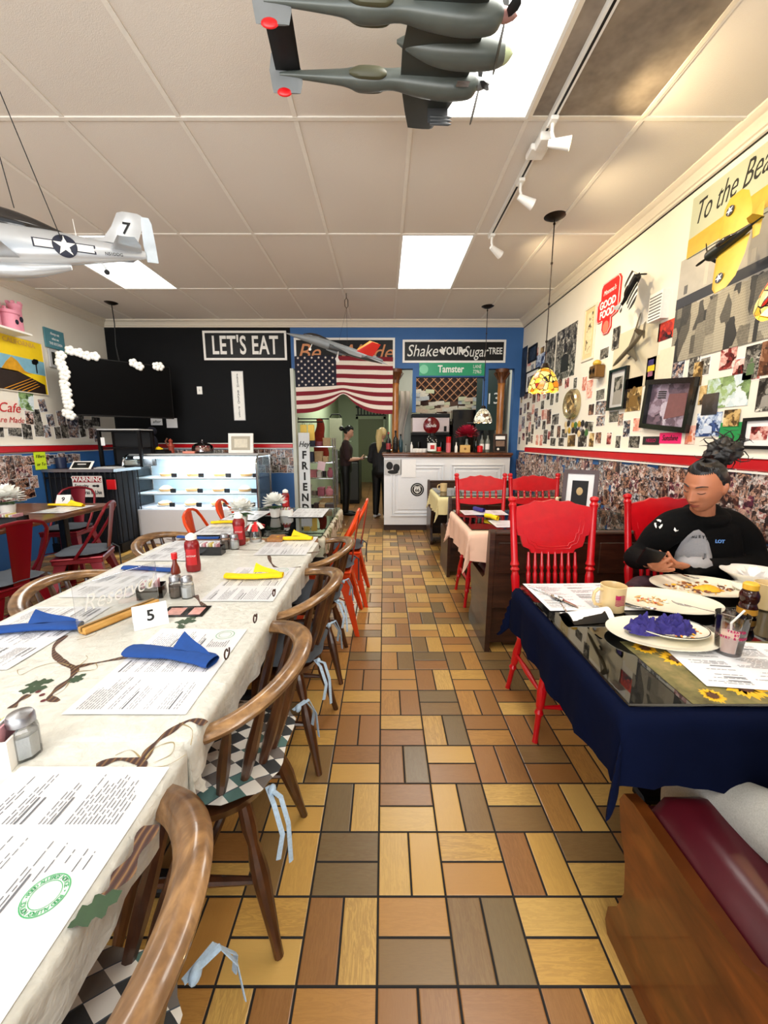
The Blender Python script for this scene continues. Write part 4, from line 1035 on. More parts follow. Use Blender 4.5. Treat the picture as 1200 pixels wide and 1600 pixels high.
p2 = P(1092, 925, Z=ZT); plate(p2.x+.02, p2.y+.02, .185, .13, -.12, 'cream oval plate with egg scraps in front of the woman')
p3 = P(1032, 998, Z=ZT); plate(p3.x, p3.y, .155, .115, -.15, 'cream oval plate carrying the small rimmed plate')
p4 = P(1046, 994, Z=ZT); plate(p4.x, p4.y, .105, .08, -.15, 'small plate with dark rim holding purple napkins', ZT+.012, True)
def scraps(cx, cy, rx, ry, z, n, cols, label, seed, big=None, rz=0):
    rr = random.Random(seed); mb = MB()
    for k in range(n):
        a = rr.uniform(0, 2*PI); r = rr.random()**.7; s = rr.uniform(.003, .008); x = cx+rx*r*math.cos(a); y = cy+ry*r*math.sin(a)
        mb.xf = Matrix.Translation((x, y, z+s*.35)) @ Euler((rr.uniform(-.5,.5), rr.uniform(-.5,.5), rr.uniform(0,6))).to_matrix().to_4x4()
        mb.ball((0,0,0), (s*rr.uniform(.8,2.4), s*.8, s*.4), 7, 4, rr.randrange(len(cols)))
    mb.xf = None
    if big: mb.grid(lambda u, v: (big[0]+big[2]*v*math.cos(2*PI*u)*(1+.15*math.sin(3*2*PI*u)), big[1]+big[3]*v*math.sin(2*PI*u), z+.002+.016*(1-v*v)*(1+.25*mnoise.noise(Vector((u*6, v*5, 1))))), 24, 8, 0, wrapu=True)
    o = mb.build('food_scraps', cols, smooth=60); tag(o, label, 'leftover food', kind='stuff'); return o
F = {k: plain(k, c, .5, var=.25, scale=90) for k, c in {'egg_yellow': (238,170,30), 'potato': (206,156,92), 'hash_brown': (128,72,36), 'tomato': (196,66,34), 'bean_brown': (92,44,26), 'egg_white': (236,228,206), 'orange_peel': (226,130,30), 'pepper_green': (96,150,50)}.items()}
scraps(p1.x-.045, p1.y+.02, .07, .04, ZT+.010, 46, [F['potato'], F['egg_white'], F['potato'], F['tomato']], 'potato scraps on the large oval plate', 1)
scraps(p2.x+.02, p2.y+.02, .13, .075, ZT+.010, 90, [F['egg_yellow'], F['hash_brown'], F['bean_brown'], F['potato'], F['egg_white']], 'egg and bean scraps on the plate before the woman', 2, (p2.x+.035, p2.y, .05, .035))
scraps(p4.x+.03, p4.y-.01, .06, .045, ZT+.019, 60, [F['egg_yellow'], F['egg_white'], F['orange_peel'], F['pepper_green']], 'yellow and green scraps under the purple napkins', 3)
def crumple(x, y, z, rx, ry, h, mat, label, seed, name='crumpled_napkin', group='crumpled purple napkins'):
    def fn(u, v):
        a = 2*PI*u; q = Vector((math.cos(a)*2*v+seed, math.sin(a)*2*v, v*2)); nn = mnoise.noise(q*1.6)*.7+mnoise.noise(q*3.5)*.45
        r = v*(1+.35*nn); return (x+rx*r*math.cos(a), y+ry*r*math.sin(a), z + max(.001, h*(1-v**2)*(1+.9*nn)))
    o = MB().grid(fn, 44, 16, wrapu=True).build(name, mat, smooth=28); tag(o, label, 'napkin', group); return o
q = P(1005, 985, Z=ZT+.02); crumple(q.x, q.y, ZT+.019, .055, .04, .042, M['purple_cloth'], 'crumpled purple napkin on the rim side of the stacked plates', 1)
q = P(1052, 985, Z=ZT+.02); crumple(q.x, q.y, ZT+.021, .06, .04, .045, M['purple_cloth'], 'crumpled purple napkin in the middle of the small rimmed plate', 5)
# cutlery
def fork(x, y, z, rz, label, tilt=0.0, s=1.0, kind='fork', group='cutlery on the navy table'):
    e = empty(kind, (x, y, z), (0, tilt, rz), label, kind, group); e.scale = (s,)*3
    MB().tube([(-.10,0,.002),(-.06,0,.003),(0,0,.003),(.03,0,.004)], [.0055,.0045,.003,.003], 8, flat=.35, up=(0,0,1)).build('handle', M['chrome'], e)
    if kind == 'fork':
        mb = MB().tube([(.028,0,.004),(.04,0,.003),(.055,0,.003)], [.003,.009,.010], 8, flat=.18, up=(0,0,1))
        for k in range(4): mb.tube([(.052,-.0078+.0052*k,.003),(.075,-.0075+.005*k,.003),(.09,-.007+.0047*k,.007)], .0011, 5)
        mb.build('tines', M['chrome'], e)
    elif kind == 'spoon': MB().lathe([(.001,0),(.4,.001),(.8,.004),(1,.0075),(1.0,.0082),(.8,.0052),(.4,.0022),(.001,.0012)], (.058,0,0), 24, sx=.03, sy=.018).build('bowl', M['chrome'], e)
    else: MB().tube([(.028,0,.003),(.05,0,.004),(.09,0,.004),(.115,0,.003)], [.004,.009,.009,.002], 8, flat=.12, up=(0,0,1)).build('blade', M['chrome'], e)
q = P(866, 935, Z=ZT); fork(q.x, q.y, ZT+.005, -1.2, 'butter knife lying at the aisle end of the navy table', kind='knife')
q = P(858, 930, Z=ZT); fork(q.x-.015, q.y, ZT+.004, -1.15, 'spoon lying beside the butter knife', kind='spoon')
q = P(878, 948, Z=ZT); fork(q.x, q.y, ZT+.004, 1.4, 'fork lying before the folded receipt wallet', s=.8)
q = P(1078, 908, Z=ZT); fork(q.x-.06, q.y+.02, ZT+.03, -.8, 'fork resting on the plate of egg scraps', .1)
q = P(1085, 973, Z=ZT); fork(q.x+.02, q.y, ZT+.045, 2.85, 'fork resting on the purple napkins, handle toward the glass', -.15)
q = P(993, 965, Z=ZT); fork(q.x, q.y, ZT+.035, -1.25, 'spoon whose handle sticks up behind the purple napkins', -.25, kind='spoon', s=.8)
q = P(1015, 1002, Z=ZT); fork(q.x, q.y, ZT+.024, -.3, 'fork with tines out on the stacked plates', 0, s=.7)
# bill wallet
q = P(912, 967, Z=ZT); e = empty('bill_wallet', (q.x, q.y, ZT+.003), (0, 0, .15), 'open black bill wallet with white receipt on the navy table edge', 'bill wallet')
MB().grid(lambda u, v: (-.065+.13*u, -.045+.09*v, .001+.03*math.sin(PI*min(1, v*1.1))*(.6+.4*u)), 8, 10).grid(lambda u, v: (-.065+.13*u, -.045+.09*v, .0005+.008*math.sin(PI*v)), 8, 6).build('wallet_cover', M['black'], e, smooth=60)
MB().grid(lambda u, v: (-.062+.15*u, -.04+.085*v, .004+.031*math.sin(PI*min(1, v*1.1))*(.6+.4*u)), 8, 10).build('receipt', M['paper'], e, smooth=60)
# drinking glass
q = P(1136, 1022, Z=ZT); e = empty('drinking_glass', (q.x, q.y, ZT+.004), (0,0,0), 'pint glass of pale pink drink with magenta lettering on the navy table', 'drinking glass')
MB().lathe([(.001,.0),(.027,.0),(.030,.003),(.0405,.118),(.039,.118),(.029,.010),(.001,.010)], n=36).build('glass_wall', glass('pint_glass', (.98,.98,.98), .03, .12), e)
g = G('pale_pink_drink'); g.color(g.mix(g.noise(g.co(), 9, 2), srgb(240,196,178), srgb(250,214,200))); g.props(.25); M['drink'] = g.mat
MB().lathe([(.001,.0105),(.0283,.0105),(.0335,.058),(.001,.058)], n=30).build('drink', M['drink'], e)
for k, (s_, zz) in enumerate((('TREATED', .078), ('BY', .068), ('GIRT & GRACE', .058))):
    for i, chh in enumerate(s_):
        w = .0062; a = -PI/2 - .35 + (i-(len(s_)-1)/2)*w/.036; r = .0305+.1*(zz-.01)*.88 if False else .030+.0105*zz/.118+.0003
        if chh != ' ': text(e, chh, .0085, M['magenta'], (r*math.cos(a), r*math.sin(a), zz), (PI/2, 0, a+PI/2), 'printed_letter', .0003, .9, bold=.0006)
MB().tube([(.01,.005,.02),(-.002,0,.09),(.03,-.0,.128)], .0028, 6).build('straw', M['white'], e)
MB().lathe([(.03,.0),(.036,.03)], (.02,.06,.055), 20, cap=False).build('creamer_cup', M['paper'], e) if False else None
# honey syrup bottle
q = P(1166, 962, Z=ZT); e = empty('honey_bottle', (q.x, q.y, ZT+.003), (0,0,0), 'dark honey bottle with yellow cap on the navy table', 'honey bottle')
M['honey'] = plain('dark_honey', (50,18,10), .12, var=.2)
MB().lathe([(.024,0),(.027,.004),(.028,.03),(.023,.045),(.028,.058),(.0285,.075),(.022,.09),(.018,.094)], n=28).build('bottle_body', M['honey'], e)
MB().lathe([(.0205,.093),(.0225,.095),(.0225,.112),(.018,.117),(.001,.118)], n=28).build('bottle_cap', plain('yellow_cap_plastic', (232,178,50), .4), e)
MB().lathe([(.0286,.008),(.0286,.028)], n=28, cap=False).build('bottle_label', plain('amber_label', (196,140,40), .4), e)
q = P(1175, 905, Z=ZT+.03); e = empty('salad_bowl', (q.x+.02, q.y+.02, ZT+.003), (0,0,0), 'large white bowl at the right photo edge near the woman', 'bowl')
MB().lathe([(.001,0),(.05,0),(.055,.004),(.095,.04),(.12,.055),(.122,.058),(.118,.058),(.09,.044),(.05,.01),(.001,.008)], n=40, sy=.8).build('bowl_shell', M['ceramic'], e)
petals(MB(), (0,0,.015), .06, 20, seed=3).build('paper_napkin', M['paper'], e)
q = P(1180, 925, Z=ZT); plate(q.x+.03, q.y-.02, .12, .1, 0, 'white plate under the tan mug at the right photo edge', mat=M['ceramic'])
# sunflower runner under the menus: printed flowers
g = G('sunflower_field_print'); g.color(g.ramp(g.noise(g.co(), 9, 4, .7), [(.3, srgb(48,44,24)), (.5, srgb(110,104,60)), (.7, srgb(150,130,84))])); g.props(.5); M['sunbg'] = g.mat
M['sunpetal'] = plain('sunflower_petal_print', (232,176,24), .5, var=.3, scale=70); M['sunheart'] = plain('sunflower_heart_print', (78,42,16), .6, var=.4, scale=150)
mb = MB()
def runner(x0, x1, y0, y1, name, label, seed):
    e = empty(name, ((x0+x1)/2, (y0+y1)/2, ZT+.0023), (0,0,0), label, 'placemat', 'sunflower placemats'); hx, hy = (x1-x0)/2, (y1-y0)/2
    MB().box(-hx, hx, -hy, hy, 0, .001).build('mat_sheet', M['sunbg'], e, smooth=0)
    rr = random.Random(seed)
    spots = [(-hx+.05, hy-.04, .035), (-hx+.10, hy-.10, .045), (-hx+.17, -hy+.065, .055), (-hx+.07, -hy+.03, .03), (hx-.08, -hy+.03, .045), (hx-.05, hy-.05, .05), (.02, -hy+.04, .04), (-hx+.2, hy-.05, .04)]
    for (x, y, r) in spots:
        mb = MB()
        for ring in (0, 1):
            for k in range(15):
                a = 2*PI*(k+ring*.5)/15+rr.uniform(-.08,.08); L = r*(1.0-.12*ring)*rr.uniform(.88,1.05); w = r*.15; c, s = math.cos(a), math.sin(a)
                pts = [(.3*L, -w), (.7*L, -w*.9), (L, 0), (.7*L, w*.9), (.3*L, w)]
                v = [(max(-hx, min(hx, x+c*u-s*t)), max(-hy, min(hy, y+s*u+c*t)), .0012+.0002*ring) for u, t in pts]; mb.add(v, [(0,1,2,3,4)], 0)
        mb.add([(max(-hx, min(hx, x+.4*r*math.cos(2*PI*k/16))), max(-hy, min(hy, y+.4*r*math.sin(2*PI*k/16))), .0016) for k in range(16)], [tuple(range(16))], 1)
        mb.build('printed_sunflower', [M['sunpetal'], M['sunheart']], e, smooth=0, fixn=False)
a = P(968, 1008, Z=ZT)
runner(a.x+.01, a.x+.62, .838, 1.13, 'sunflower_placemat', 'sunflower picture placemat at the near edge of the navy table', 4)
# peach table extras
def squeeze(px, py, mat, cap, label):
    p = P(px, py, Z=ZT); e = empty('squeeze_bottle', (p.x, p.y, ZT+.003), (0,0,0), label, 'squeeze bottle')
    MB().lathe([(.03,0),(.034,.005),(.034,.08),(.026,.11),(.02,.125)], n=20).build('bottle_body', mat, e)
    MB().lathe([(.021,.122),(.022,.14),(.012,.155),(.014,.175),(.001,.185)], n=20).build('bottle_cap', cap, e)
squeeze(868, 815, plain('mustard', (196,140,44), .3), plain('cream_cap', (232,206,170), .4), 'mustard squeeze bottle between the two red crest panels')
q = P(908, 820, Z=ZT); e = empty('glass_bowl', (q.x, q.y, ZT+.003), (0,0,0), 'amber glass bowl with red candies by the wooden picture frame', 'bowl')
MB().lathe([(.03,0),(.06,.01),(.09,.04),(.1,.07),(.09,.1),(.06,.115),(.058,.112),(.085,.098),(.094,.07),(.06,.016),(.001,.01)], n=32).build('bowl_shell', glass('amber_glass', (.75,.6,.3), .03, .4), e)
mb = MB(); rr = random.Random(4)
for k in range(16): mb.ball((rr.uniform(-.05,.05), rr.uniform(-.05,.05), .03+rr.random()*.03), .014, 8, 6)
mb.build('candies', plain('red_candy', (170,40,30), .3, var=.5, scale=30), e)
# propped picture frame on the peach table
a = P(915, 830, Z=ZT)
e = empty('picture_frame', (a.x+.10, 2.98, ZT+.004), (-.18, 0, -.55), 'dark wooden frame with white matted portrait propped on the peach table', 'picture frame')
w, h = .12, .19
MB().box(-w, w, -.012, .012, 0, .03).box(-w, w, -.012, .012, 2*h-.03, 2*h).box(-w, -w+.03, -.012, .012, .03, 2*h-.03).box(w-.03, w, -.012, .012, .03, 2*h-.03).build('frame', plain('mahogany', (58,20,14), .3), e, smooth=0)
MB().box(-w+.03, w-.03, -.004, .004, .03, 2*h-.03).build('mat_board', M['paper'], e, smooth=0)
MB().box(-w+.065, w-.065, -.006, -.004, .08, 2*h-.08).build('portrait_print', M['black'], e, smooth=0)
MB().ball((0, -.007, .22), (.022, .002, .03), 14, 10).lathe([(.001,0)], cap=False).build('portrait_face', plain('sepia_face', (200,172,120), .5), e)
# far yellow table bits
q = P(716, 768, Z=ZT); e = empty('sugar_bowl', (q.x, q.y, ZT+.003), (0,0,0), 'small white lidded bowl beside the far tan mug', 'bowl')
MB().lathe([(.03,0),(.045,.02),(.048,.05),(.03,.065)], n=20).build('bowl_shell', M['ceramic'], e); MB().lathe([(.034,.063),(.02,.075),(.006,.08),(.01,.088),(.001,.095)], n=20).build('lid', M['ceramic'], e)
# ================================================================ MODEL AIRCRAFT
def interp(prof, x):
    for a, b in zip(prof, prof[1:]):
        if a[0] <= x <= b[0] or a[0] >= x >= b[0]:
            t = (x-a[0])/((b[0]-a[0]) or 1); return [a[i]+(b[i]-a[i])*t for i in range(len(a))]
    return prof[-1] if abs(x-prof[-1][0]) < abs(x-prof[0][0]) else prof[0]
def fuselage(mb, prof, n=24, mi=0, y0=0, split=None):
    """prof: (x, half width, half height, centre z)"""
    vs = []
    for (x, ry, rz, zc) in prof:
        for i in range(n):
            a = 2*PI*i/n; c, s = math.cos(a), math.sin(a)
            vs.append((x, y0+ry*math.copysign(abs(c)**.85, c), zc+rz*math.copysign(abs(s)**.9, s)))
    k = len(prof); fs = []
    for j in range(k-1):
        for i in range(n): fs.append((j*n+i, j*n+(i+1) % n, (j+1)*n+(i+1) % n, (j+1)*n+i))
    mb.add(vs, fs + [tuple(range(n))[::-1], tuple((k-1)*n+i for i in range(n))], mi); return mb
def smoothprof(p, m=4):
    out = []
    for i in range(len(p)-1):
        p0 = p[max(0, i-1)]; p1 = p[i]; p2 = p[i+1]; p3 = p[min(len(p)-1, i+2)]
        for k in range(m):
            t = k/m; out.append(tuple(max(.0005, v) if 0 < q < 3 else v for q, v in enumerate(.5*((2*b)+(c-a)*t+(2*a-5*b+4*c-d)*t*t+(3*b-a-3*c+d)*t**3) for a, b, c, d in zip(p0, p1, p2, p3))))
    out.append(tuple(p[-1])); return out
def wing(mb, secs, th=.12, mi=0, vertical=False):
    """secs: (leading edge x, chord, span position, height) lofted with an aerofoil section"""
    foil = [(1,0),(.75,.35),(.4,.5),(.15,.42),(.03,.2),(0,0),(.03,-.15),(.15,-.3),(.4,-.32),(.75,-.18)]
    vs = []; n = len(foil)
    for (le, ch, sp, h) in secs:
        for (u, w) in foil:
            x = le - ch*u; t = w*th*ch
            vs.append((x, t+h, sp) if vertical else (x, sp, h+t))
    fs = [(j*n+i, j*n+(i+1) % n, (j+1)*n+(i+1) % n, (j+1)*n+i) for j in range(len(secs)-1) for i in range(n)]
    mb.add(vs, fs + [tuple(range(n))[::-1], tuple((len(secs)-1)*n+i for i in range(n))], mi); return mb
def star_pts(r, rot=PI/2): return [((r if k % 2 == 0 else r*.382)*math.cos(rot+PI*k/5), (r if k % 2 == 0 else r*.382)*math.sin(rot+PI*k/5)) for k in range(10)]
def poly_on(mb, pts, fn, mi):
    """flat polygon (u, v) laid on a surface by fn; fan around its centre, subdivided"""
    cx = sum(p[0] for p in pts)/len(pts); cy = sum(p[1] for p in pts)/len(pts); n = len(pts); R_ = 5
    vs = [fn(cx, cy)] + [fn(cx+(p[0]-cx)*k/R_, cy+(p[1]-cy)*k/R_) for k in range(1, R_+1) for p in pts]
    fs = [(0, 1+i, 1+(i+1) % n) for i in range(n)] + [(1+(k-1)*n+i, 1+k*n+i, 1+k*n+(i+1) % n, 1+(k-1)*n+(i+1) % n) for k in range(1, R_) for i in range(n)]
    mb.add(vs, fs, mi)
def frame_from(nose_dir, up):
    x = Vector(nose_dir).normalized(); z = Vector(up); z = (z - x*z.dot(x)).normalized(); y = z.cross(x)
    return Matrix((x, y, z)).transposed().to_euler()
def place(name, loc, nose_dir, up, label, cat='model airplane', group='model airplanes'):
    return empty(name, loc, frame_from(nose_dir, up), label, cat, group)
def propeller(e, x, r, blades, mat, y=0, z=0, rot=.3, spin=None, sp_r=.02, sp_l=.04):
    pr = empty('propeller', (x, y, z)); pr.parent = e
    MB().lathe([(sp_r, 0), (sp_r*.9, sp_l*.35), (sp_r*.55, sp_l*.75), (.0008, sp_l)], n=20, axis='x').build('spinner', spin or mat, pr)
    for k in range(blades):
        a = rot+2*PI*k/blades; d = Vector((0, math.cos(a), math.sin(a))); s = Vector((.5, -math.sin(a)*.85, math.cos(a)*.85)).normalized(); vs = []
        for t, w in ((.05,.006),(.3,.011),(.7,.013),(.95,.009),(1,.004)):
            for sg in (-1, 1):
                for th in (-.0008, .0008): vs.append(d*r*t + s*w*sg*(r/.12) + Vector((th+sp_l*.25, 0, 0)))
        fs = []
        for j in range(4):
            a0 = 4*j; b0 = a0+4; fs += [(a0, a0+2, b0+2, b0), (a0+1, b0+1, b0+3, a0+3), (a0, b0, b0+1, a0+1), (a0+2, a0+3, b0+3, b0+2)]
        MB().add(vs, fs+[(16,18,19,17)]).build('blade', mat, pr, smooth=0)
M['silver'] = plain('silver_aircraft_skin', (196,200,204), .28, .55, var=.12, scale=9)
M['insblue'] = plain('insignia_dark_blue', (22,28,48), .5)
M['olive'] = plain('olive_drab_aircraft_paint', (70,70,50), .5, var=.2, scale=12)
M['underside'] = plain('grey_green_underside_paint', (78,84,80), .35, .1, var=.25, scale=10, bump=.05)
M['jetgrey'] = plain('jet_grey_paint', (120,124,126), .45, .1, var=.12, scale=14)
M['jetdark'] = plain('dark_jet_grey', (62,64,66), .45)
M['acyellow'] = plain('yellow_aircraft_paint', (196,160,52), .35, .1, var=.18, scale=16)
M['canopy'] = plain('dark_canopy', (40,36,34), .08)
M['string'] = plain('black_cord', (24,22,22), .8)
def wire(a, b, par, r=.0018, sag=0.0):
    mi = (Matrix.Translation(par.location) @ par.rotation_euler.to_matrix().to_4x4() @ Matrix.Scale(par.scale.x, 4)).inverted(); a = mi @ Vector(a); b = mi @ Vector(b); pts = [a.lerp(b, t/8)+Vector((0,0,-sag*4*(t/8)*(1-t/8))) for t in range(9)]
    return MB().tube(pts, r, 6).build('hanging_cord', M['string'], par)

# --- silver fighter on the left, seen from its left side
T = P(231, 408, Y=2.02); S = P(98, 393, Y=1.86); nd = (S-T).normalized()
L = 1.08; org = T + nd*L*.42
e = place('silver_fighter_model', org, nd, (0.02, -.10, 1), 'silver propeller fighter model with star insignia and number seven tail')
pf = smoothprof([(.58,.012,.014,.0),(.55,.035,.04,0),(.46,.052,.062,.002),(.30,.056,.078,.0),(.12,.056,.083,-.002),(0,.052,.078,.002),(-.12,.044,.064,.008),(-.26,.03,.045,.014),(-.38,.016,.028,.020),(-.45,.006,.016,.022)])
fuselage(MB(), pf, 28).build('fuselage', M['silver'], e)
# front fuselage outline above: scoop and canopy
fuselage(MB(), smoothprof([(.18,.01,.012,-.07),(.12,.032,.034,-.085),(-.02,.032,.03,-.08),(-.16,.012,.012,-.055)]), 18).build('radiator_scoop', M['silver'], e)
fuselage(MB(), smoothprof([(.20,.006,.006,.07),(.15,.028,.035,.082),(.05,.034,.045,.088),(-.05,.03,.035,.078),(-.16,.006,.008,.062)]), 18).build('canopy', M['canopy'], e)
for sg in (-1, 1):
    wing(MB(), [(.26,.26,sg*.03,-.05),(.24,.23,sg*.10,-.045),(.20,.12,sg*.56,-.015),(.19,.09,sg*.60,-.012)], .13).build('wing', M['silver'], e)
    wing(MB(), [(-.315,.12,sg*.008,.03),(-.33,.10,sg*.10,.032),(-.345,.06,sg*.20,.034)], .1).build('tailplane', M['silver'], e)
wing(MB(), [(-.18,.25,.055,0),(-.30,.13,.075,0),(-.335,.115,.12,0),(-.365,.095,.175,0),(-.385,.06,.182,0)], .08, vertical=True).build('tail_fin', M['silver'], e)
wing(MB(), [(-.452,.045,-.005,0),(-.447,.05,.06,0),(-.452,.042,.15,0),(-.456,.03,.172,0)], .1, vertical=True).build('rudder', plain('pale_blue_rudder', (190,200,208), .4), e)
propeller(e, .575, .16, 4, M['black'], spin=M['silver'], sp_r=.03, sp_l=.07)
SD = 1
def onf(off):
    def fn(x, z):
        _, ry, rz, zc = interp(pf, x); q = max(-.98, min(.98, (z-zc)/rz)); return (x, SD*(ry*(1-abs(q)**(1/.9*2))**.42+off), z)
    return fn
cx, cz = -.155, .012; mb = MB()
poly_on(mb, [(cx+.105*a, cz+.017*b) for a, b in ((-1,-1),(1,-1),(1,1),(-1,1))], onf(.0012), 0)
for s_ in (-1, 1): poly_on(mb, [(cx+s_*(.068+.031*a), cz+.013*b) for a, b in ((-1,-1),(1,-1),(1,1),(-1,1))], onf(.002), 1)
poly_on(mb, [(cx+.042*math.cos(2*PI*k/32), cz+.042*math.sin(2*PI*k/32)) for k in range(32)], onf(.0026), 0)
poly_on(mb, [(cx+a, cz+b) for a, b in star_pts(.039)], onf(.0036), 1)
mb.build('star_insignia', [M['insblue'], M['white']], e, smooth=0, fixn=False)
text(e, '7', .065, M['ink_black'], (-.385, .0075, .115), (PI/2, 0, PI), 'tail_number', .0005, shear=.2, bold=.001)
text(e, 'LADY GIRL', .038, M['ink_black'], (.14, .0585, .03), (PI/2, 0, PI), 'nose_lettering', .0004, .9, shear=.3)
text(e, 'N51DDG', .017, M['ink_black'], (-.325, .0305, .004), (PI/2, 0, PI-.13), 'registration', .0004)
mb = MB(); mb.tube([(-.27,0,-.02),(-.285,0,-.055)], .004, 6); mb.build('tail_strut', M['silver'], e)
MB().lathe([(.004,-.004),(.010,-.004),(.011,0),(.010,.004),(.004,.004)], (-.285,0,-.062), 18, axis='y').build('tail_wheel', M['black'], e)
MB().box(-.32,-.25,-.002,.002,-.045,-.035).build('wheel_door', M['white'], e, smooth=0)
MB().cyl((-.20,0,.05), (-.20,0,.125), .0018, .0008, 6).build('antenna_mast', M['white'], e)
a = P(0, 290, Y=1.75)
for px, py, k in ((47, 425, 0), (22, 340, 1)):
    b = P(px, py, Y=1.85); b2 = P(-60, 236, Y=1.6)
    wire((b2.x, b2.y+.03*k, ZC), P(95, 372, Y=1.82) if k == 0 else P(22, 325, Y=1.80), e)

# --- twin boom fighter under the big light, seen from below
nose = P(797, 96, Z=2.72); far = P(742, 132, Z=2.72); near = P(792, 16, Z=2.72); tail = P(462, 100, Z=2.72)
ax = Vector((math.cos(R(4)), math.sin(R(4)), 0)); c0 = nose - ax*.207 - Vector((.008,.05,0))
e = place('twin_boom_fighter_model', (c0.x, c0.y, 2.70), (ax.x, ax.y, .02), (0, -.06, 1), 'dark green twin boom fighter model hanging under the large ceiling light'); e.scale = (.93,)*3
um = M['underside']
fuselage(MB(), smoothprof([(.22,.004,.004,0),(.20,.028,.028,0),(.14,.045,.047,0),(.02,.05,.055,.004),(-.08,.042,.05,.01),(-.17,.02,.028,.018),(-.22,.004,.006,.022)]), 22).build('centre_pod', um, e)
fuselage(MB(), smoothprof([(.225,.004,.004,0),(.205,.027,.027,0),(.17,.0385,.039,0)]), 22).build('nose_cone', plain('pale_green_nose_cone', (168,180,142), .35), e)
fuselage(MB(), smoothprof([(.06,.01,.01,.05),(.0,.032,.035,.06),(-.08,.03,.03,.055),(-.12,.006,.008,.045)]), 16).build('canopy', M['canopy'], e)
for sg in (-1, 1):
    y = sg*.15
    fuselage(MB(), smoothprof([(.13,.022,.022,0),(.10,.040,.044,-.004),(.0,.044,.052,-.006),(-.12,.04,.046,0),(-.22,.03,.032,.004),(-.30,.034,.036,.0),(-.36,.036,.036,0),(-.42,.024,.026,.004),(-.50,.018,.02,.006),(-.62,.011,.012,.008),(-.68,.005,.006,.008)]), 20, y0=y).build('tail_boom', um, e)
    for s2 in (-1, 1): fuselage(MB(), smoothprof([(-.25,.006,.006,0),(-.28,.016,.02,0),(-.36,.016,.02,0),(-.40,.005,.006,0)]), 12, y0=y+s2*.036).build('radiator', M['olive'], e)
    propeller(e, .13, .15, 3, M['black'], y=y, rot=PI/2+.1*sg, spin=plain('red_grey_spinner', (150,110,104), .4) if sg < 0 else M['jetgrey'], sp_r=.022, sp_l=.055)
    wing(MB(), [(.09,.29,sg*.0,.0),(.08,.27,sg*.15,.0),(.04,.19,sg*.34,.012),(.0,.12,sg*.46,.02)], .12).build('wing', plain('dark_wing_underside', (44,50,48), .4, var=.2), e)
    mb = MB(); f = wing(mb, [(-.60,.11,-.055,y),(-.59,.125,-.02,y),(-.59,.13,.02,y),(-.62,.09,.075,y),(-.64,.05,.088,y)], .08, vertical=True)
    mb.build('tail_fin', [M['jetgrey']], e)
    MB().ball((-.665, y, -.052), (.03,.007,.016), 12, 8).build('red_fin_tip', M['plastic_red'], e)
    for k in range(3): MB().tube([(-.04,sg*.30,-.03-.013*k),(.045,sg*.30,-.03-.013*k),(.06,sg*.30,-.03-.013*k)], [.006,.006,.001], 8).build('rocket', M['jetdark'], e)
    MB().box(-.05,.04,sg*.30-.004,sg*.30+.004,-.055,.004).build('rocket_rack', M['jetdark'], e, smooth=0)
wing(MB(), [(-.595,.10,-.15,.02),(-.595,.10,.15,.02)], .1).build('tailplane', M['black'], e)
mb = MB()
for k in range(5): mb.cyl((.03-.03*k*0, .07+.006*k, -.046), (.08, .07+.006*k, -.046), .002, n=6)
mb.build('exhaust_pipes', M['steel'], e)
mb = MB(); mb.tube([(-.635, -.1, .03), (-.66, -.1, .0), (-.69,-.1,.01), (-.66,-.1,.035)], .004, 6, closed=True); mb.build('string_loop', M['paper'], e)
mb = MB(); poly_on(mb, star_pts(.03), lambda a, b: (-.02+a, -.30+b, -.016), 0); mb.build('star_insignia', M['white'], e, smooth=0, fixn=False)
wire((c0.x-.02, c0.y+.03, 2.72), (c0.x-.02, c0.y+.03, ZC), e); wire((c0.x-.62, c0.y-.05, 2.72), (c0.x-.62, c0.y-.05, ZC), e)

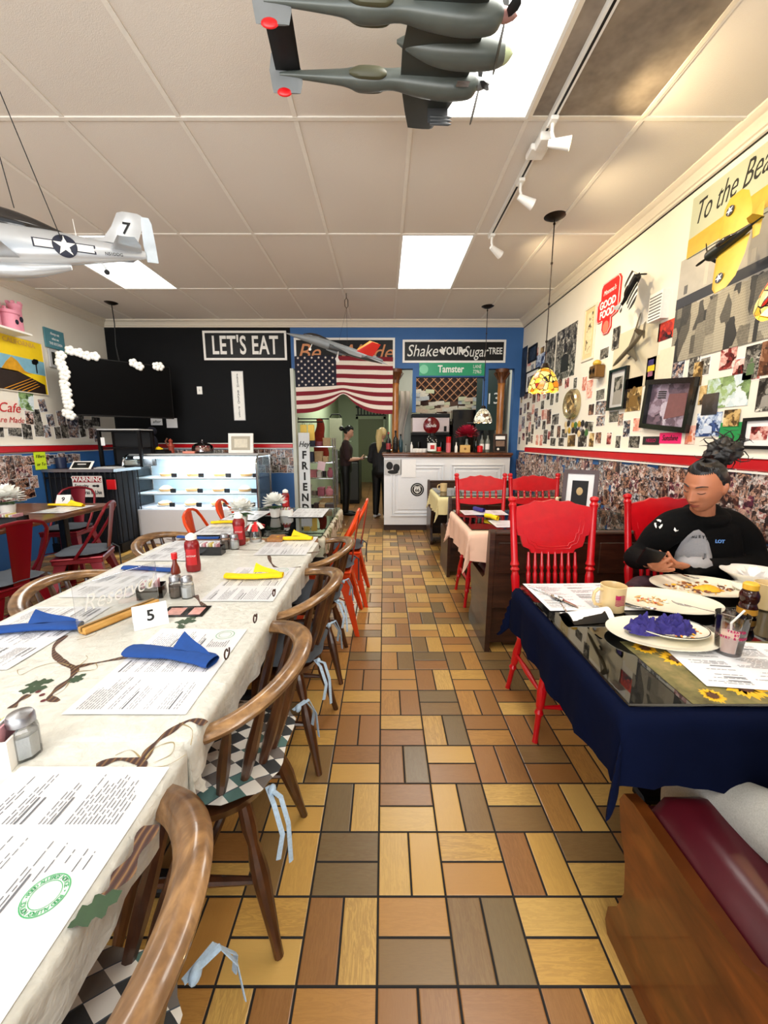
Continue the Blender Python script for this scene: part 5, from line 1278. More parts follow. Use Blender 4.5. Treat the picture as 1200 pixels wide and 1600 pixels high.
# --- grey jet in front of the flag
a = P(447, 519, Y=4.75); b = P(601, 566, Y=5.0); nd = (a-b).normalized(); Lj = (a-b).length; c0 = (a+b)/2
e = place('grey_jet_model', c0, nd, (0.05, -.28, 1), 'grey twin tail jet fighter model hanging in front of the flag'); s = Lj; jg = M['jetgrey']
fuselage(MB(), smoothprof([(.5*s,.003,.003,-.01),(.42*s,.018,.018,-.008),(.30*s,.034,.036,0),(.18*s,.042,.05,.004),(0,.06,.05,0),(-.2*s,.075,.045,0),(-.36*s,.06,.04,0),(-.42*s,.045,.03,0)]), 22).build('fuselage', jg, e)
fuselage(MB(), smoothprof([(.34*s,.006,.006,.03),(.27*s,.022,.028,.042),(.18*s,.024,.03,.045),(.06*s,.008,.01,.04)]), 14).build('canopy', M['canopy'], e)
for sg in (-1, 1):
    fuselage(MB(), [(.08*s,.022,.03,-.008),(-.15*s,.03,.032,-.006),(-.42*s,.03,.03,0),(-.47*s,.024,.024,0),(-.47*s+.001,.018,.018,0)], 16, y0=sg*.04).build('engine_intake', M['jetdark'], e)
    wing(MB(), [(.05*s,.30*s,sg*.05,.01),(-.03*s,.21*s,sg*.17,.005),(-.10*s,.12*s,sg*.36,-.005)], .05).build('wing', jg, e)
    wing(MB(), [(-.30*s,.18*s,sg*.06,.0),(-.42*s,.09*s,sg*.22,-.005)], .05).build('tailplane', jg, e)
    mb = MB(); mb.xf = Matrix.Translation((0, sg*.055, .02)) @ Matrix.Rotation(-sg*.3, 4, 'X'); wing(mb, [(-.18*s,.18*s,.0,0),(-.31*s,.09*s,.16,0)], .05, vertical=True); mb.build('tail_fin', plain('red_striped_fin', (196,40,30), .4) if sg > 0 else plain('orange_fin', (226,150,60), .4), e)
    MB().cyl((-.02, sg*.07, -.03), (-.03, sg*.09, -.12), .005, n=8).build('gear_strut', M['white'], e)
    MB().lathe([(.004,-.008),(.02,-.008),(.02,.008),(.004,.008)], (-.035, sg*.09, -.125), 14, axis='y').build('gear_wheel', M['white'], e)
MB().tube([(.24*s,0,-.03),(.25*s,0,-.09)], .005, 8).tube([(.24*s,-.03,-.045),(.245*s,.03,-.06)], .004, 6).build('nose_gear_strut', M['white'], e)
MB().lathe([(.003,-.006),(.015,-.006),(.015,.006),(.003,.006)], (.25*s,0,-.10), 14, axis='y').build('nose_wheel', M['white'], e)
for k in (-1, 1): MB().tube([(.10*s,k*.04,-.05),(.0,k*.04,-.052),(-.10*s,k*.04,-.05)], [.004,.018,.004], 10).build('drop_tank', jg, e)
top = P(541, 458, Z=ZC); wire(c0+Vector((.02,0,.05)), (top.x, top.y, ZC-.16), e, .0012); wire(c0+Vector((.12,0,.03)), (top.x, top.y, ZC-.16), e, .0012)
e = empty('ceiling_clamp', (top.x, top.y, ZC), (0,0,0), 'dark hook hanging from the ceiling above the jet model', 'hook')
MB().tube([(0,0,.0),(0,0,-.05)], .004, 8).tube([(0,0,-.05),(.018,0,-.075),(.018,0,-.14),(0,0,-.165),(-.018,0,-.14),(-.018,0,-.075)], .004, 8, closed=True).build('hook_loop', M['darkmetal'], e)

# --- small fighters mounted on the photo wall
def small_fighter(loc, nd, up, s, label, wingmat, bodymat, blades=3, stripes=None, roundel=True, cw=1.35):
    e = place('wall_fighter_model', loc, nd, up, label, group='model airplanes on the photo wall')
    pf = smoothprof([(.30*s,.045*s,.045*s,0),(.27*s,.062*s,.066*s,0),(.12*s,.06*s,.07*s,0),(-.05*s,.05*s,.062*s,.004*s),(-.25*s,.03*s,.038*s,.01*s),(-.44*s,.01*s,.016*s,.02*s)])
    fuselage(MB(), pf, 20).build('fuselage', bodymat, e)
    fuselage(MB(), smoothprof([(.10*s,.01*s,.01*s,.06*s),(.05*s,.03*s,.035*s,.072*s),(-.08*s,.025*s,.03*s,.066*s),(-.18*s,.006*s,.006*s,.045*s)]), 14).build('canopy', M['canopy'], e)
    for sg in (-1, 1):
        wing(MB(), [(.20*s,.33*s*cw,sg*.03*s,-.03*s),(.19*s,.31*s*cw,sg*.25*s,-.02*s),(.15*s,.24*s*cw,sg*.46*s,.0),(.09*s,.12*s*cw,sg*.54*s,.005*s)], .07).build('wing', wingmat, e)
        wing(MB(), [(-.32*s,.12*s,sg*.01*s,.02*s),(-.35*s,.08*s,sg*.17*s,.02*s)], .1).build('tailplane', wingmat, e)
        if roundel:
            mb = MB(); 
            for zz, sd in ((.018*s, 1), (-.03*s, -1)):
                poly_on(mb, [(.055*s*math.cos(2*PI*k/20), .055*s*math.sin(2*PI*k/20)) for k in range(20)], lambda a, b, zz=zz, sd=sd: (.045*s+a, sg*.38*s+b, zz-.004*s+.001*sd), 0)
                poly_on(mb, star_pts(.052*s, 0), lambda a, b, zz=zz, sd=sd: (.045*s+a, sg*.38*s+b, zz-.004*s+.0022*sd), 1)
            mb.build('star_roundel', [M['insblue'], M['white']], e, smooth=0, fixn=False)
    wing(MB(), [(-.30*s,.15*s,.01*s,0),(-.34*s,.12*s,.09*s,0),(-.39*s,.07*s,.15*s,0)], .09, vertical=True).build('tail_fin', wingmat, e)
    propeller(e, .30*s, .17*s, blades, M['black'], sp_r=.025*s, sp_l=.05*s, rot=.8)
    return e
n_ = P(1092, 412, X=1.80); t_ = P(1196, 338, X=1.80); nd = n_-t_; s = nd.length*1.12
small_fighter((n_+t_)/2, nd, (-1, -.25, .15), s, 'yellow winged dark fighter model mounted on the beach poster', M['acyellow'], plain('black_green_fuselage', (26,30,24), .4))
n_ = P(1000, 425, X=1.87); t_ = P(972, 478, X=1.87); nd = n_-t_; s = nd.length*1.4
g = G('invasion_striped_wing'); x, y, z = g.sep(g.co())[:3]; st = g.math('LESS_THAN', g.math('FRACT', g.math('MULTIPLY', y, 15.0)), .55)
g.color(g.mix(st, srgb(236,236,230), srgb(20,20,20))); g.props(.4)
c = (n_+t_)/2
small_fighter(c, nd, (-1, .1, .2), s*1.0, 'black and white striped fighter model beside the red good food sign', g.mat, M['black'], roundel=False)
n_ = P(958, 572, X=1.95); t_ = P(1010, 515, X=1.95); nd = n_-t_
e = place('airliner_model', (n_+t_)/2, nd, (-1, -.1, .3), 'slender silver airliner model mounted on the pale canvas', group='model airplanes on the photo wall'); s = nd.length
gm = plain('pewter_aircraft_metal', (128,120,100), .3, .6)
fuselage(MB(), smoothprof([(.5*s,.004,.004,0),(.45*s,.02*s,.02*s,0),(.3*s,.035*s,.035*s,0),(-.2*s,.035*s,.035*s,0),(-.48*s,.01*s,.012*s,.01)]), 16).build('fuselage', gm, e)
for sg in (-1, 1):
    wing(MB(), [(.1*s,.2*s,sg*.02*s,-.02*s),(-.12*s,.1*s,sg*.25*s,.0),(-.3*s,.05*s,sg*.48*s,.02*s)], .1).build('wing', gm, e)
    fuselage(MB(), [(.06*s,.016*s,.016*s,-.045*s),(-.06*s,.014*s,.014*s,-.04*s)], 12, y0=sg*.14*s).build('engine', M['jetdark'], e)
    wing(MB(), [(-.40*s,.09*s,sg*.01*s,.01*s),(-.46*s,.05*s,sg*.16*s,.02*s)], .1).build('tailplane', gm, e)
wing(MB(), [(-.34*s,.13*s,.02*s,0),(-.43*s,.06*s,.16*s,0)], .1, vertical=True).build('tail_fin', gm, e)

# ================================================================ TRACK LIGHTS AND PENDANTS
e = empty('light_track', (.875, 1.9, ZC-.012), (0,0,0), 'white ceiling track carrying three spotlights beside the big light', 'light track')
MB().box(-.018, .018, -2.2, 1.78, -.020, .012).box(-.006, .006, -2.2, 1.78, -.0215, -.019, 1).build('track_rail', [M['white'], M['black']], e, smooth=0)
MB().box(-.05, .05, .69, .79, -.05, -.018, 0, .006).box(-.03, .03, .60, .70, -.06, -.018, 0, .006).build('power_feed', M['white'], e)
def spot(y, aim, label, glow):
    e = empty('spotlight', (.875, y, ZC-.034), (0,0,0), label, 'spotlight', 'spotlights on the ceiling track')
    MB().box(-.02, .02, -.035, .035, -.02, 0, 0, .004).build('track_adapter', M['white'], e)
    MB().tube([(0,0,-.018),(0,0,-.06),(.008,.0,-.085),(.02,0,-.10)], .009, 8).build('swivel_arm', M['white'], e)
    d = Vector(aim).normalized(); q = Vector((.025, 0, -.11)); h = empty('lamp_head', q); h.parent = e
    h.rotation_euler = d.to_track_quat('Z', 'Y').to_euler()
    MB().lathe([(.001,-.04),(.016,-.04),(.020,-.02),(.024,.01),(.030,.05),(.033,.07),(.031,.07),(.028,.05)], n=24).build('lamp_housing', M['white'], h)
    MB().lathe([(.001,.064),(.031,.064)], n=24, cap=False).build('lamp_face', emit('warm_lamp_face', (255,228,170), glow), h)
    l = bpy.data.lights.new('spot_beam', 'SPOT'); l.energy = 34; l.color = (1, .78, .46); l.spot_size = R(112); l.spot_blend = .7; l.shadow_soft_size = .03
    o = bpy.data.objects.new('spot_beam', l); COL.objects.link(o); o.location = Vector((.875, y, ZC-.034))+q+d*.10; o.rotation_euler = d.to_track_quat('-Z', 'Y').to_euler()
spot(2.42, (1, -.35, -.22), 'spotlight shining warm on the track, nearest the big ceiling light', 14)
spot(2.92, (1, .12, -.42), 'spotlight in the middle of the track below the power feed', 9)
spot(3.62, (1, .5, -.45), 'spotlight at the far end of the track', 9)
def glassmat(name, cols, em=1.2, sc=34, lead=.035):
    g = G(name); v = g.co(); c = g.sep(g.vor(v, sc, out='Color')); d = g.vor(v, sc, 'DISTANCE_TO_EDGE')
    col = g.ramp(c[0], cols, 'CONSTANT'); ld = g.math('GREATER_THAN', d, lead)
    g.color(g.mix(ld, srgb(20,12,8), col)); g.set(g.bsdf, 'Emission Color', g.mix(ld, (0,0,0,1), col)); g.set(g.bsdf, 'Emission Strength', em); g.props(.25)
    g.bump(ld, .4, .002); return g.mat
AM = glassmat('lit_amber_art_glass', [(0, srgb(255,190,60)), (.35, srgb(255,226,130)), (.55, srgb(240,130,24)), (.75, srgb(255,210,90)), (.88, srgb(176,36,16))], .38, 22, .05)
WM = glassmat('cream_art_glass', [(0, srgb(232,226,206)), (.4, srgb(200,190,160)), (.7, srgb(96,70,50)), (.85, srgb(240,236,220))], .25, 24)
def pendant(px, py, zb, label, mat, r=.118, nolamp=False, X=None, Y=None):
    p = P(px, py, Z=ZC) if X is None else Vector((X, Y, ZC)); e = empty('pendant_lamp', (p.x, p.y, ZC), (0,0,0), label, 'pendant lamp', 'pendant lamps along the walls')
    MB().lathe([(.001,-.03),(.03,-.03),(.045,-.024),(.078,-.006),(.08,0)], n=32).build('ceiling_canopy', M['darkmetal'], e)
    if nolamp: return e
    h = ZC - zb
    mb = MB().cyl((0,0,-.03), (0,0,-h+.2), .0045, n=8)
    for zz in (-.055, -.33, -.62, -.9): 
        if -zz < h-.25: mb.lathe([(.001,-.012),(.009,-.006),(.009,.006),(.001,.012)], (0,0,zz), 12)
    mb.build('rod', M['darkmetal'], e)
    MB().lathe([(.022,-.001),(.03,-.02),(.038,-.035),(.036,-.04)], (0,0,-h+.215), 20).build('shade_cap', M['darkmetal'], e)
    prof = [(.034,.175),(.06,.155),(.085,.12),(.105,.075),(.116,.035),(.118,.01),(.112,.0)]
    vs = []; n = 48
    for (rr, z) in prof:
        for i in range(n):
            a = 2*PI*i/n; sc = 1+.025*math.cos(8*a)*(rr/.118)**2; dz = -.012*abs(math.sin(4*a)) if z < .02 else 0
            vs.append((rr*r/.118*sc*math.cos(a), rr*r/.118*sc*math.sin(a), -h+z+dz))
    MB().add(vs, [(j*n+i, j*n+(i+1) % n, (j+1)*n+(i+1) % n, (j+1)*n+i) for j in range(len(prof)-1) for i in range(n)]).build('glass_shade', mat, e, smooth=50)
    MB().ball((0,0,-h+.07), .028, 14, 10).build('bulb', emit('lit_bulb', (255,214,140), 8), e)
    l = bpy.data.lights.new('pendant_glow', 'POINT'); l.energy = 5; l.color = (1,.75,.42); l.shadow_soft_size = .03
    o = bpy.data.objects.new('pendant_glow', l); COL.objects.link(o); o.location = (p.x, p.y, zb+.02)
    return e
pendant(867, 337, 1.74, 'amber stained glass pendant lamp hanging by a long rod before the photo wall', AM)
pendant(762, 478, 1.58, 'small cream glass pendant lamp over the white counter', WM)
pendant(0, 0, 1.77, 'amber stained glass pendant lamp cut by the right photo edge', AM, X=1.36, Y=1.40, r=.125)
e = pendant(174, 472, 1.6, 'bare dark ceiling canopy with a cord down the left corner', WM, nolamp=True)
MB().tube([(0,0,-.02),(.01,.0,-.25),(-.005,0,-.5),(.02,.02,-.8)], .006, 8).tube([(0.01,0,-.35),(-.02,.02,-.55),(.0,.02,-.8)], .004, 6).build('power_cord', M['black'], e)
# ================================================================ BACK AND LEFT OF THE ROOM
def sign(name, loc, rot, w, h, label, cat, mats, frame=.0, th=.012, group=None):
    """board lying in local xy, its face toward +z; mats = (board, frame)"""
    e = empty(name, loc, rot, label, cat, group)
    MB().box(-w/2+frame*.5, w/2-frame*.5, -h/2+frame*.5, h/2-frame*.5, 0, th*.6).build('board', mats[0], e, smooth=0)
    if frame: MB().box(-w/2, w/2, h/2-frame, h/2, 0, th).box(-w/2, w/2, -h/2, -h/2+frame, 0, th).box(-w/2, -w/2+frame, -h/2+frame, h/2-frame, 0, th).box(w/2-frame, w/2, -h/2+frame, h/2-frame, 0, th).build('frame', mats[1], e, smooth=0)
    return e
def rect(x0, y0, x1, y1, **k):
    """photo rectangle -> centre and size on a wall plane"""
    a = P(x0, (y0+y1)/2, **k); b = P(x1, (y0+y1)/2, **k); c = P((x0+x1)/2, y0, **k); d = P((x0+x1)/2, y1, **k)
    return (a+b)/2*1.0 if False else Vector(((a.x+b.x)/2, (a.y+b.y)/2, (c.z+d.z)/2)), math.hypot(a.x-b.x, a.y-b.y), abs(c.z-d.z)
YW = YB-.003
c, w, h = rect(318, 517, 448, 563, Y=YW)
e = sign('lets_eat_sign', c, RB, w, h, "black sign with white frame and big capital letters reading LET'S EAT", 'sign', (M['black'], M['white']), .03)
text(e, "LET'S EAT", h*.88, M['white'], (0, -.008, .009), (0,0,0), 'lettering', .003, .60, bold=.006, sp=1.06)
c, w, h = rect(364, 580, 382, 657, Y=YW)
e = sign('baked_pies_sign', c, RB, w, h, 'narrow white vertical sign reading FRESH BAKED PIES on the black wall', 'sign', (M['white'], M['ltgrey']), .008)
for k, chh in enumerate('FRESH BAKED PIES'):
    if chh != ' ': text(e, chh, .052, M['ink_black'], (0, h*.44-(k+.4)*h*.88/16, .009), (0,0,-PI/2 if False else 0), 'letter', .001, .9)
c, w, h = rect(308, 604, 316, 616, Y=YW); e = sign('light_switch', c, RB, w, h, 'small white switch plate on the black wall', 'switch', (M['white'], M['white']), 0, .008); MB().box(-.006,.006,-.014,.014,.005,.012).build('toggle', M['ltgrey'], e, smooth=0)
# chalkboard signs on the blue header
c, w, h = rect(629, 531, 790, 567, Y=YW)
e = sign('chalkboard_sign', c, RB, w, h, 'white framed chalkboard reading Shake your Sugar Tree', 'sign', (M['black'], M['white']), .03)
M['chalk'] = plain('white_chalk_paint', (232,232,226), .8)
text(e, 'Shake', h*.72, M['chalk'], (-w*.31, 0, .009), name='lettering', xs=.85, shear=.25, ext=.002)
text(e, '\u2665', h*.3, M['chalk'], (-w*.115, .0, .009), name='heart', ext=.002, bold=.002) if False else None
for hx in (-.115, .085):
    pts = [(16*math.sin(t)**3*.0028, (13*math.cos(t)-5*math.cos(2*t)-2*math.cos(3*t)-math.cos(4*t))*.0028) for t in [2*PI*k/24 for k in range(24)]]
    MB().prism([(a+w*hx, b) for a, b in pts], .008, .010).build('heart', M['chalk'], e, smooth=0)
text(e, 'YOUR', h*.46, M['chalk'], (-w*.018, 0, .009), name='lettering', xs=.8, bold=.004, ext=.002)
text(e, 'Sugar', h*.66, M['chalk'], (w*.21, -.01, .009), name='lettering', xs=.75, shear=.2, ext=.002)
text(e, 'TREE', h*.4, M['chalk'], (w*.40, 0, .009), name='lettering', xs=.72, bold=.002, ext=.002)
c, w, h = rect(460, 528, 617, 577, Y=YW)
e = sign('chalkboard_sign', c, RB, w, h, 'white framed chalkboard with tan script partly hidden by the flag and the jet', 'sign', (M['black'], M['white']), .03)
M['tanchalk'] = plain('tan_chalk_paint', (206,140,96), .8)
text(e, 'Be', h*.75, M['tanchalk'], (-w*.36, .01, .009), name='lettering', shear=.3, ext=.002); text(e, 'Wylde', h*.7, M['tanchalk'], (w*.2, .01, .009), name='lettering', shear=.3, ext=.002)
c, w, h = rect(655, 567, 758, 587, Y=YW)
e = sign('street_sign', c, RB, w, h, 'green street sign reading Tamster Lane below the chalkboard', 'sign', (plain('green_sign_sheeting', (20,150,104), .35), M['white']), 0, .006)
text(e, 'Tamster', h*.78, M['white'], (-.02, 0, .004), name='lettering', xs=.8, bold=.003); text(e, 'LANE', h*.40, M['white'], (w*.38, h*.2, .004), name='lettering', xs=.7); text(e, '72963', h*.40, M['white'], (w*.38, -h*.2, .004), name='lettering', xs=.7)
MB().lathe([(h*.32,.004),(h*.36,.004),(h*.36,.005),(h*.32,.005)], (-w*.43,0,0), 20).build('round_seal', plain('pale_green_seal', (120,200,160), .5), e)
# the flag gathered into a valance
c, w, h = rect(462, 557, 614, 646, Y=YB-.05)
e = empty('flag', c, RB, 'stars and stripes flag gathered at its lower middle over the doorway', 'flag')
M['fred'] = plain('flag_red_cotton', (120,18,34), .85, scale=60); M['fwhite'] = plain('flag_white_cotton', (226,214,202), .85, scale=60); M['fblue'] = plain('flag_blue_cotton', (16,18,38), .85, scale=60)
def flagpt(u, v, off=0):
    """u across, v down; the lower stripes are lifted in the middle"""
    lift = max(0, v-.45)/.55*.26*math.exp(-((u-.49)/.20)**2)*.9; lift2 = .10*(v**3)*math.exp(-((u-.49)/.07)**2)
    x = -w/2+w*u + .012*v*(.5-u); y = h/2 - h*v + h*(lift+lift2)*v; z = .012+.010*math.sin(u*9+v*3)+.006*math.sin(u*23+v*8) + .03*lift*math.sin(u*30)
    return (x, y+.01*math.sin(u*5), z+off)
for k in range(13):
    v0, v1 = k/13, (k+1)/13; u0 = .42 if k < 7 else 0
    MB().grid(lambda a, b: flagpt(u0+(1-u0)*a, v0+(v1-v0)*b), 50, 5).build('stripe', M['fred'] if k % 2 == 0 else M['fwhite'], e, fixn=False, smooth=60)
MB().grid(lambda a, b: flagpt(.42*a, 7/13*b), 30, 20).build('star_field', M['fblue'], e, fixn=False, smooth=60)
for r in range(9):
    n = 6 if r % 2 == 0 else 5
    for q in range(n):
        u = .42*((q+.5)/6 if n == 6 else (q+1)/6); v = 7/13*(r+.6)/9.2; mb = MB()
        poly_on(mb, star_pts(.021), lambda a, b: flagpt(u+a/w, v-b/h, .002), 0); mb.build('star', M['fwhite'], e, smooth=0, fixn=False)
# columns carrying the header
M['colwood'] = wood('golden_turned_column_wood', (128,74,28), (206,134,62), sc=(8,8,2), rough=.25, coat=.4)
def column(px, label):
    p = P(px, 600, Y=YB-.02); e = empty('wooden_column', (p.x, YB+.06, 1.17), (0,0,0), label, 'column', 'columns at the counter'); H = zh-1.17
    MB().lathe([(.075,0),(.075,.03),(.06,.04),(.065,.06),(.055,.08),(.050,.12),(.055,.14),(.048,.16),(.052,H-.22),(.06,H-.20)], n=28).build('shaft', M['colwood'], e)
    mb = MB().lathe([(.055,H-.20),(.06,H-.17),(.058,H-.15),(.075,H-.08),(.10,H-.05),(.10,H)], n=28)
    for k in range(8):
        a = 2*PI*k/8; mb.tube([(.055*math.cos(a),.055*math.sin(a),H-.15),(.085*math.cos(a),.085*math.sin(a),H-.10),(.115*math.cos(a),.115*math.sin(a),H-.055),(.10*math.cos(a),.10*math.sin(a),H-.045)], [.014,.016,.014,.006], 6, flat=.6)
    mb.build('carved_capital', wood('dark_carved_wood', (62,32,14), (120,70,32), sc=(9,9,4)), e)
column(618, 'golden wooden column at the doorway end of the counter'); column(786, 'golden wooden column at the right end of the counter')
# counter
ca, cb = P(600, 760, Y=6.03).x, P(793, 760, Y=6.03).x; yf = 5.98
e = empty('counter', ((ca+cb)/2, yf, 0), (0,0,0), 'white panelled service counter with wooden top', 'counter'); hw = (cb-ca)/2
mb = MB().box(-hw, hw, .0, .45, .09, 1.10)
def raised(x0, x1, z0, z1):
    for k, (i, d) in enumerate(((0, .018), (.03, .006), (.045, .014))):
        t = .022
        mb.box(x0+i, x1-i, -d, 0, z1-i-t, z1-i, 0, .004).box(x0+i, x1-i, -d, 0, z0+i, z0+i+t, 0, .004).box(x0+i, x0+i+t, -d, 0, z0+i+t, z1-i-t, 0, .004).box(x1-i-t, x1-i, -d, 0, z0+i+t, z1-i-t, 0, .004)
    mb.box(x0+.1, x1-.1, -.010, 0, z0+.1, z1-.1, 0, .006)
raised(-hw+.10, -.04, .22, 1.0); raised(.06, hw-.08, .22, 1.0)
mb.build('panelled_front', plain('white_gloss_paint', (232,234,238), .35, var=.03), e, smooth=30)
MB().box(-hw-.03, hw+.03, -.05, .5, 1.125, 1.165, 0, .012).box(-hw-.015, hw+.015, -.03, .47, 1.10, 1.125, 0, .006).build('wooden_top', M['tablewood'], e)
MB().box(-hw, hw, .03, .44, 0, .09).build('kick_plinth', plain('dark_brown_plinth', (50,32,24), .6), e, smooth=0)
q = P(652, 765, Y=yf-.02)
e = empty('route_badge', (q.x, yf-.013, q.z), RB, 'round black and white route sixty six badge on the white counter', 'badge'); r = .092
MB().lathe([(.001,.006),(r,.006),(r+.006,.003),(r+.006,0)], n=40).build('disc', M['black'], e)
MB().lathe([(r*.80,.0062),(r*.80,.0072),(r*.86,.0072),(r*.86,.0062)], n=40, cap=False).build('white_ring', M['white'], e)
sh = [(-.5,.5),(-.25,.56),(0,.5),(.25,.56),(.5,.5),(.46,.3),(.54,.05),(.5,-.25),(.3,-.48),(0,-.62),(-.3,-.48),(-.5,-.25),(-.54,.05),(-.46,.3)]
MB().prism([(a*r, b*r) for a, b in sh], .0072, .0082).build('shield', M['white'], e, smooth=0)
text(e, '66', r*.72, M['ink_black'], (0, -r*.12, .0085), name='number', bold=.002, ext=.0005); text(e, 'ROUTE', r*.24, M['ink_black'], (0, r*.34, .0085), name='lettering', ext=.0005)
q = P(614, 730, Y=yf-.02); e = sign('taped_photo', (q.x, yf-.019, q.z), RB, .25, .22, 'black and white photo taped at the counter corner', 'photo', (M['ltgrey'], M['ink_black']), 0, .003)
mb = MB().ball((-.05,.02,.003),(.05,.06,.003),14,8).ball((.05,-.01,.003),(.05,.06,.003),14,8).ball((0,-.07,.003),(.08,.03,.003),14,8); mb.build('faces_print', M['ink_black'], e)
q = P(638, 732, Y=yf-.02); sign('paper_notice', (q.x, yf-.019, q.z), RB, .22, .26, 'white notice taped on the counter beside the photo', 'notice', (M['paper'], M['paper']), 0, .003)
# things on the counter
def bottle(px, py, Y, mat, h=.3, r=.036, label='', cap=None, lab=None, name='wine_bottle', group='bottles on the counter', z=1.167):
    p = P(px, py, Y=Y); e = empty(name, (p.x, Y, z), (0,0,0), label, 'bottle', group)
    MB().lathe([(r*.9,0),(r,.006),(r,h*.55),(r*.8,h*.64),(r*.36,h*.74),(r*.34,h*.94)], n=20).build('bottle_body', mat, e)
    MB().lathe([(r*.40,h*.90),(r*.42,h*.92),(r*.42,h),(r*.05,h)], n=16).build('bottle_cap', cap or M['black'], e)
    if lab: MB().lathe([(r*1.015,h*.15),(r*1.015,h*.45)], n=20, cap=False).build('bottle_label', lab, e)
M['darkglass'] = plain('dark_wine_glass', (16,18,16), .1); M['winered'] = plain('wine_label_red', (150,40,48), .5); M['clearish'] = plain('grey_clear_glass', (120,126,120), .15)
bottle(607, 690, 6.12, M['darkglass'], .30, .036, 'dark wine bottle with red label left of the column', M['winered'], M['winered'])
bottle(618, 690, 6.06, M['darkglass'], .32, .038, 'dark bottle standing before the left column', None, M['black']); bottle(626, 690, 6.2, plain('teal_bottle', (30,66,76), .15), .27, .032, 'teal bottle right of the left column')
for px, lb in ((744, 'dark bottle behind the red peony'), (753, 'pale bottle with white label near the framed menu'), (762, 'clear bottle beside the framed menu')):
    bottle(px, 690, 6.15, M['clearish'] if px > 745 else M['darkglass'], .28, .034, lb, None, M['paper'] if px > 745 else None)
bottle(713, 690, 6.05, M['white'], .15, .022, 'small white pump bottle before the red cups', M['ltgrey'], None, 'pump_bottle'); bottle(643, 695, 6.1, M['white'], .17, .02, 'white lotion bottle near the white cups', None, None, 'pump_bottle'); bottle(634, 697, 6.2, M['clearish'], .12, .02, 'short clear bottle right of the teal bottle', None, None, 'pump_bottle')
p = P(700, 706, Y=6.1); e = empty('cup_stack', (p.x, 6.08, 1.167), (0,0,0), 'tall stack of pink and red cups on the counter', 'cups')
for k in range(7): MB().lathe([(.032,.03*k),(.037,.03*k+.05)], n=20, cap=(k == 6)).build('cup', plain('pink_cup', (214,110,120), .4) if k < 4 else M['plastic_red'], e) 
for k in range(9):
    p = P(647+5.2*(k % 4)+2*(k//4), 700, Y=6.1); o = MB().lathe([(.03,0),(.036,.02),(.04,.055),(.036,.055),(.03,.01)], n=16).build('white_cup', M['ceramic']); o.location = (p.x, 6.1+.05*(k//4), 1.168+.056*(k//4)*0+.0); o.rotation_euler = (0,0,0); tag(o, 'small white cup among those heaped left of the polka dot bottles', 'cup', 'small white cups')
p = P(730, 702, Y=6.05)
e = empty('peony_flower', (p.x, 6.1, 1.167), (0,0,0), 'big crimson peony on the counter', 'flower'); petals(MB(), (0,0,.26), .15, 60, seed=5).build('crimson_bloom', plain('crimson_petals', (176,28,60), .6, var=.3, scale=30), e, smooth=60); MB().lathe([(.03,0),(.04,.08),(.02,.14),(.02,.2)], n=16).build('vase', M['clearish'], e)
e = empty('counter_plaque', (P(726,700,Y=6.03).x, 6.0, 1.167), (0,0,0), 'small tan wooden plaque standing below the peony', 'plaque'); MB().box(-.075,.075,-.01,.01,0,.11,0,.004).build('board', plain('tan_plaque', (196,160,96), .5), e); MB().lathe([(.001,0),(.018,0),(.018,.002)], (0,-.012,.055), 16, axis='y').build('emblem', plain('plaque_emblem', (130,90,40), .5), e)
p = P(684, 700, Y=6.05)
M['redglass'] = plain('dark_red_enamel', (104,8,16), .15)
e = empty('round_sign', (P(674,665,Y=6.3).x, 6.3, P(674,665,Y=6.3).z), RB, 'dark red round soda sign on a stand behind the counter', 'sign')
MB().lathe([(.001,.03),(.11,.026),(.125,.015),(.125,0),(.001,0)], n=36).build('disc', M['redglass'], e); text(e, 'Soda', .07, M['white'], (0,0,.032), name='lettering', shear=.3); MB().box(-.012,.012,-.36,-.1,.0,.02).build('stand', M['black'], e, smooth=0)
e = empty('dotted_container', (P(675,690,Y=6.05).x, 6.05, 1.167), (0,0,0), 'black polka dot container with white and red label', 'container')
MB().lathe([(.062,0),(.066,.01),(.066,.22),(.05,.24),(.048,.28),(.001,.28)], n=26).build('container_body', M['black'], e)
MB().lathe([(.067,.02),(.067,.14)], n=26, cap=False).build('label', M['paper'], e)
mb = MB()
for k in range(28): a = k*2.4; mb.ball((.066*math.cos(a), .066*math.sin(a), .155+.055*((k*7) % 10)/10), .006, 6, 4)
mb.build('white_dots', M['white'], e); MB().lathe([(.068,.05),(.068,.11)], n=26, cap=False).build('red_patch', M['label_red'], e) if False else MB().box(-.03,.03,-.07,-.064,.05,.11).build('red_patch', M['label_red'], e, smooth=0)
tag(MB().lathe([(.04,0),(.045,.004),(.10,.010),(.102,.014),(.04,.008),(.001,.008)], (P(676,706,Y=5.98).x+.04, 5.99, 1.167), 28).build('serving_dish', plain('green_dish', (150,176,130), .3)), 'flat green dish in front of the polka dot container', 'dish')
e = empty('framed_menu', (P(781,694,Y=6.05).x, 6.02, 1.167), (-.12,0,0), 'dark wooden framed menu card standing at the right end of the counter', 'picture frame'); w, h = .2, .27
MB().box(-w/2,w/2,-.012,.012,0,.02).box(-w/2,w/2,-.012,.012,h-.02,h).box(-w/2,-w/2+.02,-.012,.012,.02,h-.02).box(w/2-.02,w/2,-.012,.012,.02,h-.02).build('frame', M['pewdark'], e, smooth=0)
